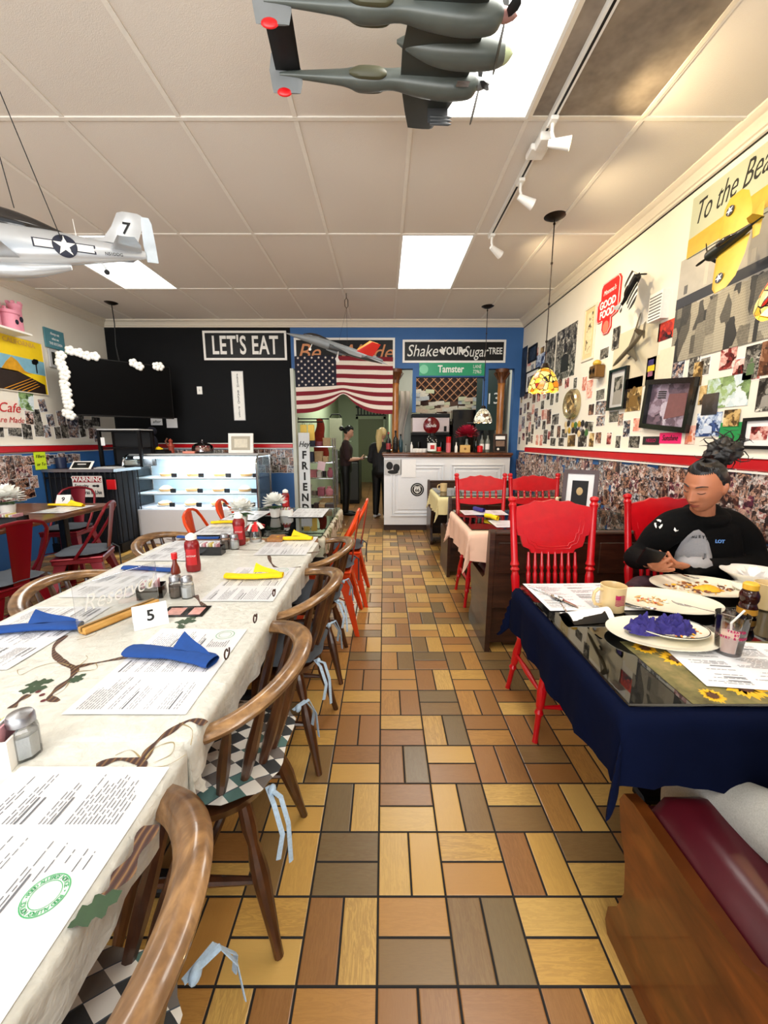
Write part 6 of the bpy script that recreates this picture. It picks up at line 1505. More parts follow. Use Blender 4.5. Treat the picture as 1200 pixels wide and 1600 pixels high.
MB().box(-w/2+.02,w/2-.02,-.004,.004,.02,h-.02).build('black_card', M['black'], e, smooth=0); MB().box(-w/2+.03,w/2-.03,-.006,-.004,h-.08,h-.03).build('white_header', M['paper'], e, smooth=0); MB().box(-w/2+.035,w/2-.035,-.006,-.004,.09,h-.1).build('food_picture', plain('brown_food_picture', (120,96,80), .5, var=.6, scale=50), e, smooth=0); MB().ball((-.03,-.006,.05),(.018,.002,.018)).build('round_logo', M['white'], e)
tag(MB().lathe([(.03,0),(.04,.01),(.042,.09),(.03,.1),(.001,.1)], (P(750,700,Y=6.02).x, 6.02, 1.167), 20).build('red_candle', M['plastic_red']), 'short red candle jar before the clear bottles', 'candle')
tag(MB().lathe([(.03,0),(.034,.01),(.034,.07),(.03,.08),(.001,.08)], (P(687,700,Y=6.02).x, 6.1, 1.167), 20).build('red_tin', M['plastic_red']), 'small red tin right of the polka dot container', 'tin')
# --- kitchen behind the counter: lattice with bank notes, coffee machine, screens
e = empty('lattice_panel', (P(703,612,Y=7.4).x, 7.4, P(703,612,Y=7.4).z), RB, 'brown diamond lattice above the pinned bank notes', 'lattice'); w, h = 1.30, .62
mb = MB()
for k in range(-8, 16):
    for sg in (-1, 1):
        x0 = -w/2 + k*w/9*1.0; p0 = Vector((x0, -h/2, 0)); p1 = Vector((x0+sg*h, h/2, .004*sg))
        t0, t1 = 0, 1
        def clipx(p0, p1):
            ts = [0, 1]
            if abs(p1.x-p0.x) > 1e-6:
                ta = (-w/2-p0.x)/(p1.x-p0.x); tb = (w/2-p0.x)/(p1.x-p0.x); ts = [max(0, min(ta, tb)), min(1, max(ta, tb))]
            return ts
        t0, t1 = clipx(p0, p1)
        if t1 > t0+.03: mb.cyl(p0.lerp(p1, t0), p0.lerp(p1, t1), .009, n=4)
mb.build('slats', plain('lattice_wood', (150,104,72), .6), e, smooth=0)
MB().box(-w/2, w/2, -h/2, h/2, -.04, -.03).build('backing', plain('dark_cork', (48,30,24), .9), e, smooth=0)
g = G('bank_note_print'); oi = g.n('ShaderNodeObjectInfo'); nz = g.noise(g.mapv(g.co(), (1,1,1)), 40, 4, .7)
g.color(g.mix(g.math('MULTIPLY', nz, .8), g.ramp(oi.outputs['Random'], [(0, srgb(216,206,176)), (.3, srgb(226,220,204)), (.5, srgb(190,200,206)), (.65, srgb(222,196,170)), (.8, srgb(200,206,170))], 'CONSTANT'), srgb(120,110,90))); g.props(.7); M['note'] = g.mat
proto = MB().box(-.075, .075, -.033, .033, 0, .0015).build('bank_note', M['note'], smooth=0); rr = random.Random(9); first = True
tag(proto, 'bank note pinned in the cluster below the lattice', 'bank note', 'bank notes pinned below the lattice')
for r in range(9):
    for q_ in range(10):
        px = 652+11.3*q_+rr.uniform(-3,3); py = 612+6.0*r+rr.uniform(-2,2)
        if (py < 628 and 672 < px < 712) or (py < 620 and px > 690) or rr.random() < .06: continue
        if py > 655 and px > 738: continue
        p = P(px, py, Y=7.34); o = proto if first else proto.copy(); 
        if not first: COL.objects.link(o)
        first = False; o.location = (p.x, 7.34-.002*(r*9+q_) % .02+rr.uniform(0,.01), p.z); o.rotation_euler = (PI/2, rr.uniform(-.15,.15), 0)
struct(MB().box(P(650,640,Y=7.42).x, P(765,640,Y=7.42).x, 7.38, 7.9, 1.62, 2.02).build('wall_note_board', plain('brown_cork_board', (74,50,38), .9), smooth=0))
p = P(702, 700, Y=7.2)
e = empty('back_bar', (p.x+.05, 7.45, 0), (0,0,0), 'dark back bar cabinet behind the service counter', 'cabinet'); MB().box(-.75,.75,-.2,.25,0,1.1,0,.005).build('body', M['black'], e); MB().box(-.77,.77,-.22,.25,1.1,1.14,0,.005).build('cabinet_top', M['pewdark'], e)
for k in range(3): MB().box(-.72+.49*k, -.26+.49*k, -.215, -.2, .08, 1.04, 0, .005).build('door', M['pewdark'], e)
a, b = P(644, 652, Y=7.1), P(702, 682, Y=7.1)
e = empty('coffee_machine', ((a.x+b.x)/2, 7.28, 1.14), (0,0,0), 'brushed steel coffee machine behind the red round sign', 'coffee machine'); w = b.x-a.x; h = a.z-1.14
MB().box(-w/2,w/2,-.18,.15,.34,h,0,.01).build('steel_hood', plain('pinkish_brushed_steel', (206,190,188), .35, .5), e); MB().box(-w/2,w/2,-.19,.15,h,h+.06,0,.005).box(-w/2,w/2,-.19,.15,.29,.34,0,.005).box(-w/2,w/2,.1,.15,0,.29).box(-w/2,w/2,-.18,.15,0,.03).build('black_body', M['black'], e); MB().box(w*.35,w*.42,-.185,-.18,h*.6,h*.75).build('control_panel', M['black'], e, smooth=0)
for k in range(3): MB().lathe([(.03,0),(.035,.07),(.03,.14)], (-w*.3+.2*k,-.02,.035), 16).build('coffee_jug', M['darkglass'], e)
a, b = P(708, 640, Y=7.15), P(755, 700, Y=7.15)
e = empty('wall_oven', ((a.x+b.x)/2, 7.3, 1.14), (0,0,0), 'black oven unit behind the crimson peony', 'oven'); w = b.x-a.x
MB().box(-w/2,w/2,-.15,.14,0,a.z-1.14,0,.01).build('oven_body', M['gloss_black'], e); MB().box(-w*.4,w*.4,-.155,-.15,.1,.42).build('oven_door', M['darkglass'], e, smooth=0); MB().cyl((-.03*1,-.17,.5),(.1,-.17,.5),.006,n=8).build('door_handle', M['steel'], e)
a, b = P(762, 575, Y=6.8), P(776, 670, Y=6.8)
e = empty('wall_menu_board', ((a.x+b.x)/2, 6.9, (a.z+b.z)/2), (PI/2,0,-.7), 'dark green menu board turned sideways behind the right column', 'board'); MB().box(-.25,.25,-.5,.5,0,.02).build('board', plain('dark_green_chalkboard', (22,48,44), .7), e, smooth=0); text(e, '13', .25, M['chalk'], (.05,0,.022), name='lettering')
e = empty('hand_towel', (P(634,640,Y=7.0).x, 7.85, 1.9), (0,0,0), 'pale towel hanging on the kitchen wall beside the bank notes', 'towel'); MB().grid(lambda u, v: (-.08-.04*v+.2*u*(1-.3*v)+.02*math.sin(v*6), -.02-.02*math.sin(u*12), .35-.9*v), 12, 14).build('towel_cloth', M['fwhite'], e, fixn=False)

# --- doorway: wire rack and the hey friend board
M['iron0'] = plain('black_rail_iron', (16,16,18), .4, .6)
M['wire'] = plain('chromed_wire', (170,172,176), .25, .9)
e = empty('wire_shelf_rack', (P(490,760,Y=6.5).x, 6.6, 0), (0,0,0), 'chrome wire shelving crowded with small goods inside the doorway', 'shelf rack')
for sx in (-1, 1):
    for sy in (-.15, .15): MB().cyl((sx*.33, sy, 0), (sx*.33, sy, 1.38), .012, n=8).build('post', M['wire'], e)
for z in (.15, .45, .75, 1.0, 1.25):
    mb = MB().box(-.33,.33,-.16,-.15,z-.012,z).box(-.33,.33,.15,.16,z-.012,z)
    for k in range(12): mb.cyl((-.31+.056*k,-.15,z-.003),(-.31+.056*k,.15,z-.003),.003,n=4)
    mb.build('wire_shelf', M['wire'], e, smooth=0)
rr = random.Random(12); cols = [(178,150,112),(70,58,60),(206,200,196),(150,80,96),(58,66,90),(40,36,40),(190,120,130),(120,110,100)]
mcol = [plain('shelf_goods_%d' % k, c, .7, var=.3) for k, c in enumerate(cols)]
for z in (.15, .45, .75, 1.0, 1.25):
    x = e.location.x-.3
    while x < e.location.x+.24:
        w_ = rr.uniform(.06,.13); h_ = rr.uniform(.07,.19); d_ = rr.uniform(.1,.2)
        kind = rr.choice(['storage_box', 'storage_box', 'storage_bag', 'storage_tin']); y_ = 6.6
        if kind == 'storage_box': o = MB().box(x, x+w_, y_-d_/2, y_+d_/2, z+.001, z+h_, 0, .004).box(x-.003, x+w_+.003, y_-d_/2-.003, y_+d_/2+.003, z+h_-.02, z+h_+.002, 0, .002).build(kind, rr.choice(mcol))
        elif kind == 'storage_tin': o = MB().lathe([(w_*.45,0),(w_*.5,.005),(w_*.5,h_*.8),(w_*.52,h_*.82),(w_*.52,h_),(.001,h_)], (x+w_/2, y_, z+.001), 16).build(kind, rr.choice(mcol))
        else: o = MB().lathe([(w_*.35,0),(w_*.5,h_*.2),(w_*.48,h_*.6),(w_*.2,h_*.85),(w_*.3,h_),(.001,h_)], (x+w_/2, y_, z+.001), 12, sy=.8).build(kind, rr.choice(mcol))
        tag(o, 'small packed %s among the goods on the wire shelves' % kind.split('_')[1], kind.split('_')[1], 'goods on the wire shelves, %ss' % kind.split('_')[1])
        x += w_+.012
a, b = P(466, 676, Y=6.08), P(487, 792, Y=6.08)
e = empty('welcome_board', ((a.x+b.x)/2, 6.02, 0), (-.04,0,0), 'tall white porch board reading Hey FRIEN in black letters', 'sign'); w = b.x-a.x
MB().box(-w/2, w/2, -.012, .012, 0.0, a.z, 0, .003).build('board', plain('white_porch_board', (206,210,212), .6), e, smooth=0)
H = a.z; hl_ = H/1.35
text(e, 'Hey', .115, M['ink_black'], (0, -.014, H-.17), (PI/2,0,0), 'script_lettering', .001, .8, shear=.3, bold=.002)
for k, chh in enumerate('FRIEND'): text(e, chh, .155, M['ink_black'], (0, -.014, H-.33-.158*k), (PI/2,0,0), 'capital_letter', .001, .92, bold=.006)
q = P(494, 728, Y=5.95); sign('heart_note', (q.x, 6.44, P(494,728,Y=6.44).z), (PI/2, .2, 0), .12, .14, 'pink paper note hanging beside the tall porch board', 'note', (plain('pink_note', (226,196,206), .7), M['paper']), 0, .003)
# aprons and clothes on hooks, mirror
e = empty('clothes_rail', (-1.45, 6.3, 1.62), (0,0,0), 'short black rail on the left passage wall holding yellow bags', 'rail', 'clothes rails in the passage'); MB().cyl((0,0,0),(.52,0,0),.01,n=8).build('rail_bar', M['iron0'], e); MB().cyl((0,0,0),(.006,0,0),.03,n=12).build('wall_flange', M['iron0'], e)
dup(e, (-1.45, 7.0, 1.70), None, 'short black rail on the left passage wall holding the rust coat')
e = empty('hanging_coat', (P(507,660,Y=6.9).x-.1, 7.0, 1.45), (0,0,0), 'rust red coat hanging in the passage', 'coat'); MB().grid(lambda u, v: ((.05+.09*v)*math.cos(2*PI*u)+.02*math.sin(v*9), (.04+.03*v)*math.sin(2*PI*u), .25-.62*v+.01*math.sin(6*PI*u)), 24, 14, wrapu=True).build('coat_cloth', plain('rust_cloth', (140,40,20), .9, var=.4, scale=30), e, smooth=60)
for k, (px, lb) in enumerate(((473, 'yellow paper bag hanging left above the porch board'), (485, 'yellow envelope hanging right above the porch board'))):
    q = P(px, 662, Y=6.25); e = empty('yellow_bag', (q.x, 6.3, 1.46), (0,0,0), lb, 'bag', 'yellow bags on hooks'); MB().box(-.05,.05,-.012,.012,-.12,.12,0,.006).build('bag_body', plain('yellow_paper', (232,196,90), .7), e); MB().tube([(-.02,0,.12),(0,0,.17),(.02,0,.12)], .003, 5).build('string_handle', M['black'], e)
e = empty('fitting_mirror', (P(524,672,Y=8.5).x, 8.6, 1.45), (0,0,0), 'pale rectangular panel standing in the passage behind the woman', 'panel'); MB().box(-.03,.03,-.01,.01,-1.45,-.3).build('stand', M['steel'], e, smooth=0); MB().box(-.13,.13,-.01,.01,-.3,.34,0,.004).build('panel', plain('pale_cream_panel', (198,196,176), .5), e); MB().tube([(-.12,0,.36),(-.08,0,.42),(.08,0,.42),(.12,0,.36)], .014, 6).build('hanger', M['black'], e)
e = empty('passage_fridge', (P(552,720,Y=8.5).x-.05, 9.0, 0), (0,0,0), 'low dark appliance along the passage behind the woman', 'appliance'); MB().box(-.25,.16,-.4,.6,0,.95,0,.01).build('cabinet_body', M['black'], e); MB().box(-.23,.14,-.41,-.4,.08,.88,0,.004).build('cabinet_door', M['jetdark'], e)
for k in range(4):
    q = P(549, 690+14*k, Y=12.0); o = MB().box(-1.455, -.95, 12.0, 12.5, q.z, q.z+.02).build('passage_shelf', M['palewhite'], smooth=0); tag(o, 'pale shelf board at the end of the passage beside the green door', 'shelf', 'shelf boards at the passage end')

# --- cake case
x0, x1 = -3.33, P(410, 760, Y=5.4).x; ya, yb_ = 5.18, 5.82; Hc = 1.17
e = empty('cake_case', ((x0+x1)/2, 5.5, 0), (0,0,0), 'white glass fronted cake case with three lit shelves', 'display case'); hw = (x1-x0)/2; fy, by = ya-5.5, yb_-5.5
MB().box(-hw, hw, fy, by, .0, .46, 0, .006).build('white_base', plain('white_enamel_base', (226,228,236), .35, var=.02), e)
MB().box(-hw, hw, fy+.14, by, Hc-.03, Hc, 0, .006).build('case_top', M['ltgrey'], e)
MB().box(-hw, hw, by-.02, by, .46, Hc-.03).build('back_doors', plain('frosted_sliding_door', (206,226,238), .3, var=.12, scale=4), e, smooth=0)
def cg(u, v):
    t = v*1.25
    if t < .75: return (-hw+2*hw*u, fy+.004, .46+(Hc-.16-.46)*t/.75)
    a = (t-.75)/.5*PI/2; return (-hw+2*hw*u, fy+.004+.14*(1-math.cos(a)), Hc-.16+.145*math.sin(a))
MB().grid(cg, 4, 26).build('curved_front_glass', M['clear'], e, fixn=False, smooth=60)
for sx in (-1, 1):
    MB().box(sx*hw-.002, sx*hw+.002, fy+.02, by-.02, .46, Hc-.04).build('side_glass', M['clear'], e, smooth=0)
    MB().tube([tuple(Vector(cg(0, k/20)) + Vector((hw+sx*hw, -.004, 0))) for k in range(21)], .012, 8).build('chrome_edge', M['chrome'], e)
    MB().box(sx*hw-.014, sx*hw+.014, by-.03, by, .46, Hc, 0, .004).build('corner_post', M['chrome'], e)
g = emit('case_tube_light', (225,244,255), 9); MB().cyl((-hw+.05, fy+.17, Hc-.05), (hw-.05, fy+.17, Hc-.05), .012, n=8).build('light_tube', g, e)
SHZ = (.465, .655, .86)
for z in SHZ[1:]: MB().box(-hw+.03, hw-.03, fy+.10, by-.05, z-.018, z, 0, .004).build('shelf', plain('frosted_shelf', (224,236,242), .3), e)
for z_, pw in ((Hc-.07, 20), (.838, 13), (.633, 13)): area_lamp('cake_case_tube_and_fill', (e.location.x, 5.36, z_), (R(35), 0, 0), 1.4, .06, pw, (.85,.95,1.0))  # top lamp goes with the tube; the two under shelves are added fill
M['cream'] = plain('whipped_cream', (244,240,228), .6, scale=60, bump=.5); M['crust'] = plain('pie_crust', (196,156,104), .7, var=.2, scale=40)
def pie(x, y, z, r, kind, label):
    e = empty('pie', (x, y, z+.001), (0,0,0), label, 'pie', 'pies in the cake case')
    MB().lathe([(r*1.05,0),(r*1.3,.006),(r*1.32,.010),(r*1.0,.006),(.001,.006)], n=26).build('plate', M['ceramic'], e)
    MB().lathe([(r*.85,.007),(r,.03),(r*1.04,.04),(r*.95,.042)], n=26).build('crust', M['crust'], e)
    def tp(u, v): a = 2*PI*u; return (r*.95*v*math.cos(a), r*.95*v*math.sin(a), .04+.022*kind*(1-v*v)+.006*math.sin(9*a)*v*(1-v)*4)
    MB().grid(tp, 30, 8, wrapu=True).build('topping', M['cream'] if kind else plain('custard_filling', (222,190,130), .5), e, smooth=60)
k = 0
pl = [('first','left end'),('second','left of the middle'),('third','right of the middle'),('fourth','right end')]
for r_, (z, sn) in enumerate(zip(SHZ, ('bottom', 'middle', 'top'))):
    for q_ in range(4):
        xx = e.location.x-hw+.32+.36*q_+.03*r_; pie(xx, 5.50, z, .085+.01*((k*3) % 3), (k+1) % 3, 'pie on the %s shelf of the cake case, %s' % (sn, pl[q_][1])); k += 1
        o = MB().box(xx+.13, xx+.20, 5.36, 5.375, z+.001, z+.055).build('price_card', M['black'], smooth=0); tag(o, 'small black card standing between pies on the %s shelf' % sn, 'card', 'black cards on the %s shelf' % sn)
# on top of the case
zt = Hc+.001
p = P(316, 703, Y=5.6); e = empty('cake_dome', (p.x, 5.62, zt), (0,0,0), 'glass cake dome with red rolls on top of the cake case', 'cake dome')
MB().lathe([(.05,0),(.06,.005),(.15,.012),(.155,.018),(.001,.018)], n=36).build('stand', M['clear'], e)
MB().lathe([(.14,.02),(.142,.06),(.13,.10),(.09,.13),(.03,.145),(.012,.148),(.012,.155),(.022,.17),(.012,.185),(.001,.188)], n=36).build('dome_glass', glass('smoky_glass', (.7,.7,.7), .03, .5), e)
for k in range(6): a = k*1.05; MB().ball((.07*math.cos(a), .07*math.sin(a), .045), (.035,.035,.028), 12, 8).build('bread_roll', plain('red_brown_roll', (176,92,66), .6, var=.3), e)
p = P(371, 695, Y=5.5); e = empty('picture_frame', (p.x, 5.62, zt), (-.15,0,0), 'white framed pale drawing on top of the cake case', 'picture frame'); w, h = .34, .27
MB().box(-w/2,w/2,-.012,.012,0,.04).box(-w/2,w/2,-.012,.012,h-.04,h).box(-w/2,-w/2+.04,-.012,.012,.04,h-.04).box(w/2-.04,w/2,-.012,.012,.04,h-.04).build('frame', M['white'], e, smooth=0)
MB().box(-w/2+.04,w/2-.04,-.005,.005,.04,h-.04).build('mat_board', plain('grey_beige_mat', (176,168,150), .6), e, smooth=0); MB().box(-w/2+.08,w/2-.08,-.008,-.005,.075,h-.075).build('drawing', plain('pale_drawing', (214,206,186), .6, var=.25, scale=25), e, smooth=0)
p = P(245, 708, Y=5.5); o = MB().box(p.x-.12,p.x+.14,5.45,5.62,zt,zt+.035,0,.004).box(p.x-.10,p.x+.12,5.47,5.6,zt+.036,zt+.05,0,.003).build('black_binder', M['black']); tag(o, 'black binder lying at the left end of the cake case top', 'binder')
p = P(297, 706, Y=5.5); o = MB().box(p.x-.08,p.x+.08,5.45,5.6,zt,zt+.03,0,.004).build('pink_box', plain('salmon_box', (224,140,120), .6)); tag(o, 'flat salmon box before the cake dome', 'box')
p = P(236, 705, Y=5.5); o = crumple(p.x+.08, 5.55, zt+.052, .06, .04, .03, M['yellow_cloth'], 'small yellow cloth on the black binder', 8, 'small_cloth', None)
p = P(258, 697, Y=5.5); e = empty('small_figurine', (p.x, 5.65, zt), (0,0,0), 'small red and brown figurine standing behind the binder', 'figurine'); MB().lathe([(.04,0),(.035,.06),(.045,.10),(.02,.14),(.028,.17),(.001,.2)], n=14).build('figurine_body', plain('red_brown_figurine', (150,60,40), .5, var=.5), e); MB().tube([(-.04,0,.1),(-.07,0,.16),(-.04,0,.2)], .012, 6).build('figurine_arm', plain('brown_figurine_arm', (110,70,50), .5), e)
p = P(237, 690, Y=5.7); e = empty('black_plush', (p.x, 5.7, zt), (0,0,0), 'dark blue black rounded plush beside the black shelf cage', 'plush toy'); MB().ball((0,0,.13),(.08,.07,.13),16,12).build('plush_body', plain('dark_navy_plush', (18,20,34), .95, scale=80, bump=.4), e); MB().ball((.02,0,.30),(.06,.06,.06),14,10).build('plush_head', plain('dark_navy_plush_head', (18,20,34), .95, scale=80, bump=.4), e); MB().ball((-.03,-.05,.27),(.03,.02,.03)).build('plush_nose', plain('brown_plush_nose', (90,60,50), .9), e)

# --- railing counter with till, black cage shelf
x0, x1, yf_ = -3.97, -3.40, 4.72
e = empty('railing_counter', (-3.68, 4.95, 0), (0,0,0), 'black barred railing counter at the left corner', 'counter')
M['iron'] = plain('black_iron', (14,14,16), .45, .6)
MB().box(-.32,.52,-.22,.30,.985,1.01,0,.005).build('counter_top', M['pewdark'], e); MB().box(-.33,.53,-.235,-.22,.98,1.015).box(.52,.535,-.235,.3,.98,1.015).build('steel_edge', M['steel'], e, smooth=0)
for k in range(13): MB().cyl((-.30+.065*k,-.215,.12), (-.30+.065*k,-.215,.98), .0075, n=8).build('bar', M['iron'], e)
for k in range(5): MB().cyl((.51,-.16+.105*k,.12), (.51,-.16+.105*k,.98), .0075, n=8).build('bar', M['iron'], e)
MB().box(-.32,.53,-.23,-.2,.02,.12).box(.50,.53,-.2,.3,.02,.12).build('bottom_rail', M['iron'], e, smooth=0); MB().box(-.32,.53,-.22,-.205,.90,.92).build('top_rail', M['iron'], e, smooth=0)
MB().box(-.3,.48,-.16,.28,0,.96).build('inner_cabinet', plain('dark_inner_panel', (20,24,34), .8), e, smooth=0)
c, w, h = rect(112, 744, 159, 777, Y=4.70)
e = sign('warning_sign', (c.x, 4.722, c.z), RB, w, h, 'white and red WARNING security cameras sign on the railing', 'sign', (M['white'], M['white']), 0, .005)
MB().box(-w/2+.008, w/2-.008, h*.20, h/2-.008, .003, .005).build('red_band', plain('dark_red_band', (150,14,34), .5), e, smooth=0)
text(e, 'WARNING', h*.30, M['white'], (0, h*.335, .006), name='lettering', bold=.002); text(e, 'Security', h*.25, M['ink_black'], (-w*.2, h*.02, .005), name='lettering', xs=.8, bold=.001); text(e, 'Cameras In Use', h*.25, M['ink_black'], (0, -h*.28, .005), name='lettering', xs=.78, bold=.001)
MB().ball((w*.22, h*.03, .004), (.025,.012,.002), 14, 8).ball((w*.33, h*.03, .004), (.02,.016,.002), 14, 8).build('camera_symbol', M['ink_black'], e)
p = P(173, 757, Y=4.7); o = MB().box(p.x-.05,p.x+.05,4.70,4.725,p.z-.06,p.z+.055,0,.004).build('red_box', M['plastic_red']); tag(o, 'small bright red box hanging on the railing right of the warning sign', 'box')
e = empty('payment_terminal', (P(130,720,Y=4.85).x, 4.85, 1.012), (.0,0,.1), 'white framed tablet till on the railing counter', 'tablet'); mb = MB(); mb.xf = Matrix.Rotation(.75, 4, 'X'); mb.box(-.12,.12,-.07,.07,.05,.062,0,.006); mb.build('tablet_frame', M['white'], e); mb = MB(); mb.xf = Matrix.Rotation(.75, 4, 'X'); mb.box(-.095,.095,-.048,.048,.062,.064); mb.build('tablet_screen', M['gloss_black'], e, smooth=0); MB().box(-.05,.05,-.04,.06,0,.06,0,.006).build('stand', M['white'], e)
p = P(90, 722, Y=4.9); e = empty('pen_cup', (p.x, 4.95, 1.012), (0,0,0), 'dark blue cup beside the tablet till', 'cup'); MB().lathe([(.05,0),(.06,.13),(.055,.13),(.045,.01)], n=20).build('cup_body', plain('dark_blue_cup', (30,40,70), .4), e)
p = P(165, 727, Y=4.8); o = MB().box(p.x-.13,p.x+.13,4.77,4.95,1.012,1.026,0,.003).box(p.x-.10,p.x+.12,4.78,4.93,1.027,1.034,0,.002).build('paper_tray', M['ltgrey']); tag(o, 'stack of papers on the railing counter at its right end', 'papers')
# black frame shelf (cage)
a, b = P(153, 672, Y=5.15), P(222, 730, Y=5.15); w = b.x-a.x
e = empty('black_shelf_unit', (a.x+w/2, 5.30, 1.012), (0,0,0), 'black glass sided shelf unit standing on the railing counter', 'shelf unit'); hh = a.z-1.012
for sx in (-1, 1):
    for sy in (-1, 1): MB().box(sx*w/2-.018,sx*w/2+.018,sy*.14-.018,sy*.14+.018,0 if sy < 0 or True else 0,hh).build('corner_post', M['iron'], e, smooth=0)
for z in (.0, hh*.5, hh-.02): MB().box(-w/2,w/2,-.14,.14,z,z+.015).build('shelf', M['iron'], e, smooth=0)
MB().box(-w/2-.01,w/2+.01,-.16,.16,hh,hh+.015).build('pale_top', M['ltgrey'], e, smooth=0)
MB().box(-w/2+.02,w/2-.02,.12,.125,.02,hh-.02).build('back_panel', plain('dark_shelf_back', (26,28,32), .6), e, smooth=0)
for k in range(3): o = MB().lathe([(.05,0),(.07,.004),(.085,.02),(.03,.008),(.001,.008)], (a.x+.28+.0*k, 5.28, 1.012+.016+.022*k), 20).build('white_plate', M['ceramic']); tag(o, 'white plate stacked inside the black shelf unit', 'plate', 'plates in the black shelf unit')
o = MB().box(-.025,.025,-.002,.002,-.05,.05,0,.002).build('price_tag', M['paper']); q = P(158, 690, Y=5.1); o.location = (q.x, 5.13, q.z); tag(o, 'white tag hanging on the black shelf unit', 'tag')
# wall mounted television in the corner with cotton garland
pl_, pr_ = P(104, 607, Y=4.93), P(268, 610, Y=5.78); mid = (pl_+pr_)/2; ang = math.atan2(pr_.y-pl_.y, pr_.x-pl_.x); w = math.hypot(pr_.y-pl_.y, pr_.x-pl_.x)
h = .5*(P(104,560,Y=4.93).z-P(104,653,Y=4.93).z + P(268,568,Y=5.78).z-P(268,652,Y=5.78).z)
e = empty('television', (mid.x, mid.y, mid.z), (0,0,ang), 'large switched off black television angled across the left corner', 'television')
MB().box(-w/2,w/2,-.012,.03,-h/2,h/2,0,.006).build('bezel', M['black'], e); MB().box(-w/2+.012,w/2-.012,-.014,-.012,-h/2+.018,h/2-.012).build('screen', plain('black_screen', (3,3,4), .4, Specular_IOR_Level=.06), e, smooth=0); MB().box(-.12,.12,.03,.3,-.12,.12).build('wall_bracket', M['iron'], e, smooth=0)
e2 = empty('cotton_garland', (0,0,0), (0,0,0), 'garland of white cotton blossoms along the left and top edge of the television', 'garland'); ux = Vector((math.cos(ang), math.sin(ang), 0)); nrm = Vector((math.sin(ang), -math.cos(ang), 0))
rr = random.Random(2); path = [mid - ux*(w/2+.02) + Vector((0,0,-h/2-.02+h*k/11)) + nrm*.05 for k in range(12)] + [mid - ux*(w/2-.08*k) + Vector((0,0,h/2+.03)) + nrm*.03 for k in range(1, 5)] + [mid + ux*(w*q_) + Vector((0,0,h/2-.03+.0*q_)) + nrm*.03 for q_ in (.12, .17, .34, .38)]
MB().tube(path[:16], .006, 5).build('garland_stem', M['green'], e2)
for k, p in enumerate(path):
    q = p+Vector((rr.uniform(-.02,.02), 0, rr.uniform(-.02,.02))); mb = MB()
    for j in range(5): a_ = j*1.257; mb.ball((q.x+.03*math.cos(a_)*ux.x, q.y+.03*math.cos(a_)*ux.y, q.z+.03*math.sin(a_)), .028, 10, 7)
    mb.build('cotton_boll', M['petal'], e2)
for (px, py, s_, lb) in ((230,659,'after','white card with black writing below the television'),(255,661,'','blank white card below the right end of the television')):
    q = P(px, py, Y=5.9); e = sign('hanging_card', (q.x, YB-.006, P(px,py,Y=YB).z), RB, .17 if s_ else .16, .10 if s_ else .14, lb, 'card', (M['paper'], M['paper']), 0, .003, 'cards below the television')
    if s_: text(e, s_, .06, M['ink_black'], (0,0,.003), name='handwriting', shear=.3)
o = sign('bright_note', P(63,720,X=XL+.02), RL, .16, .20, 'fluorescent yellow handwritten note on the left photo wall', 'note', (plain('fluorescent_paper', (214,240,40), .7), M['paper']), 0, .003); text(o, 'Fillers', .05, M['ink_black'], (0,.05,.004), name='handwriting', shear=.2); text(o, 'or To', .05, M['ink_black'], (0,-.04,.004), name='handwriting', shear=.2)
# --- left wall pictures
def lrect(x0, y0, x1, y1): return rect(x0, y0, x1, y1, X=XL+.006)
c, w, h = lrect(-60, 520, 68, 609)
e = sign('beach_poster', c, RL, w, h, 'yellow sky beach poster with a dark road on the left wall', 'poster', (plain('poster_yellow_sky', (244,206,30), .5, var=.15, scale=4), M['crown']), .01)
MB().box(-w/2+.01,w/2-.01,-h*.12,h*.14,.0075,.009).build('painted_sea', plain('poster_blue_sea', (126,176,196), .5, var=.25, scale=12), e, smooth=0)
MB().prism([(-w*.1,-h*.14),(-w*.02,h*.02),(w*.05,h*.12),(w*.12,h*.06),(w*.2,-h*.1),(w*.30,-h*.14)], .009, .0105).build('painted_rocks', plain('poster_rock', (206,150,30), .5, var=.4, scale=20), e, smooth=0)
MB().prism([(-w*.49,-h*.48),(-w*.49,-h*.12),(w*.1,-h*.12),(w*.46,-h*.30),(w*.46,-h*.48)], .009, .0105).build('painted_road', plain('poster_road', (40,26,20), .5, var=.4, scale=20), e, smooth=0)
mb = MB()
for k in range(5): mb.prism([(-w*.1+.07*k,-h*.47),(-w*.08+.07*k,-h*.47),(w*.30+.02*k,-h*.2-.02*k),(w*.29+.02*k,-h*.2-.02*k)], .0105, .012)
mb.build('painted_stripes', plain('poster_orange', (222,150,30), .5), e, smooth=0)
text(e, 'CALIFORNIA', h*.12, plain('poster_tan_letters', (214,170,90), .6), (w*.18, h*.40, .010), name='lettering')
mb = MB().box(w*.36,w*.375,-h*.1,h*.08,.0105,.012)
for k in range(6): mb.ball((w*(.34+.02*(k % 3)), h*(.08+.03*(k//2)), .011), (w*.03,h*.025,.002), 10, 6)
mb.build('painted_tree', M['black'], e)
c, w, h = lrect(-70, 622, 30, 667); e = sign('cafe_sign', c, RL, w, h, 'cream sign with red Cafe lettering at the left photo edge', 'sign', (plain('cream_sign', (236,222,208), .5), M['white']), 0, .008); text(e, 'Cafe', h*.5, plain('red_script', (196,40,44), .5), (w*.32, h*.22, .009), name='script_lettering', shear=.3); text(e, 'Are Made', h*.3, plain('red_script2', (196,70,70), .5), (w*.30, -h*.22, .009), name='script_lettering', shear=.3)
c, w, h = lrect(69, 516, 98, 545); e = sign('teal_plaque', c, RL, w, h, 'small teal plaque with pale writing above the dark little picture', 'sign', (plain('teal_board', (84,138,150), .5), M['white']), 0, .03)
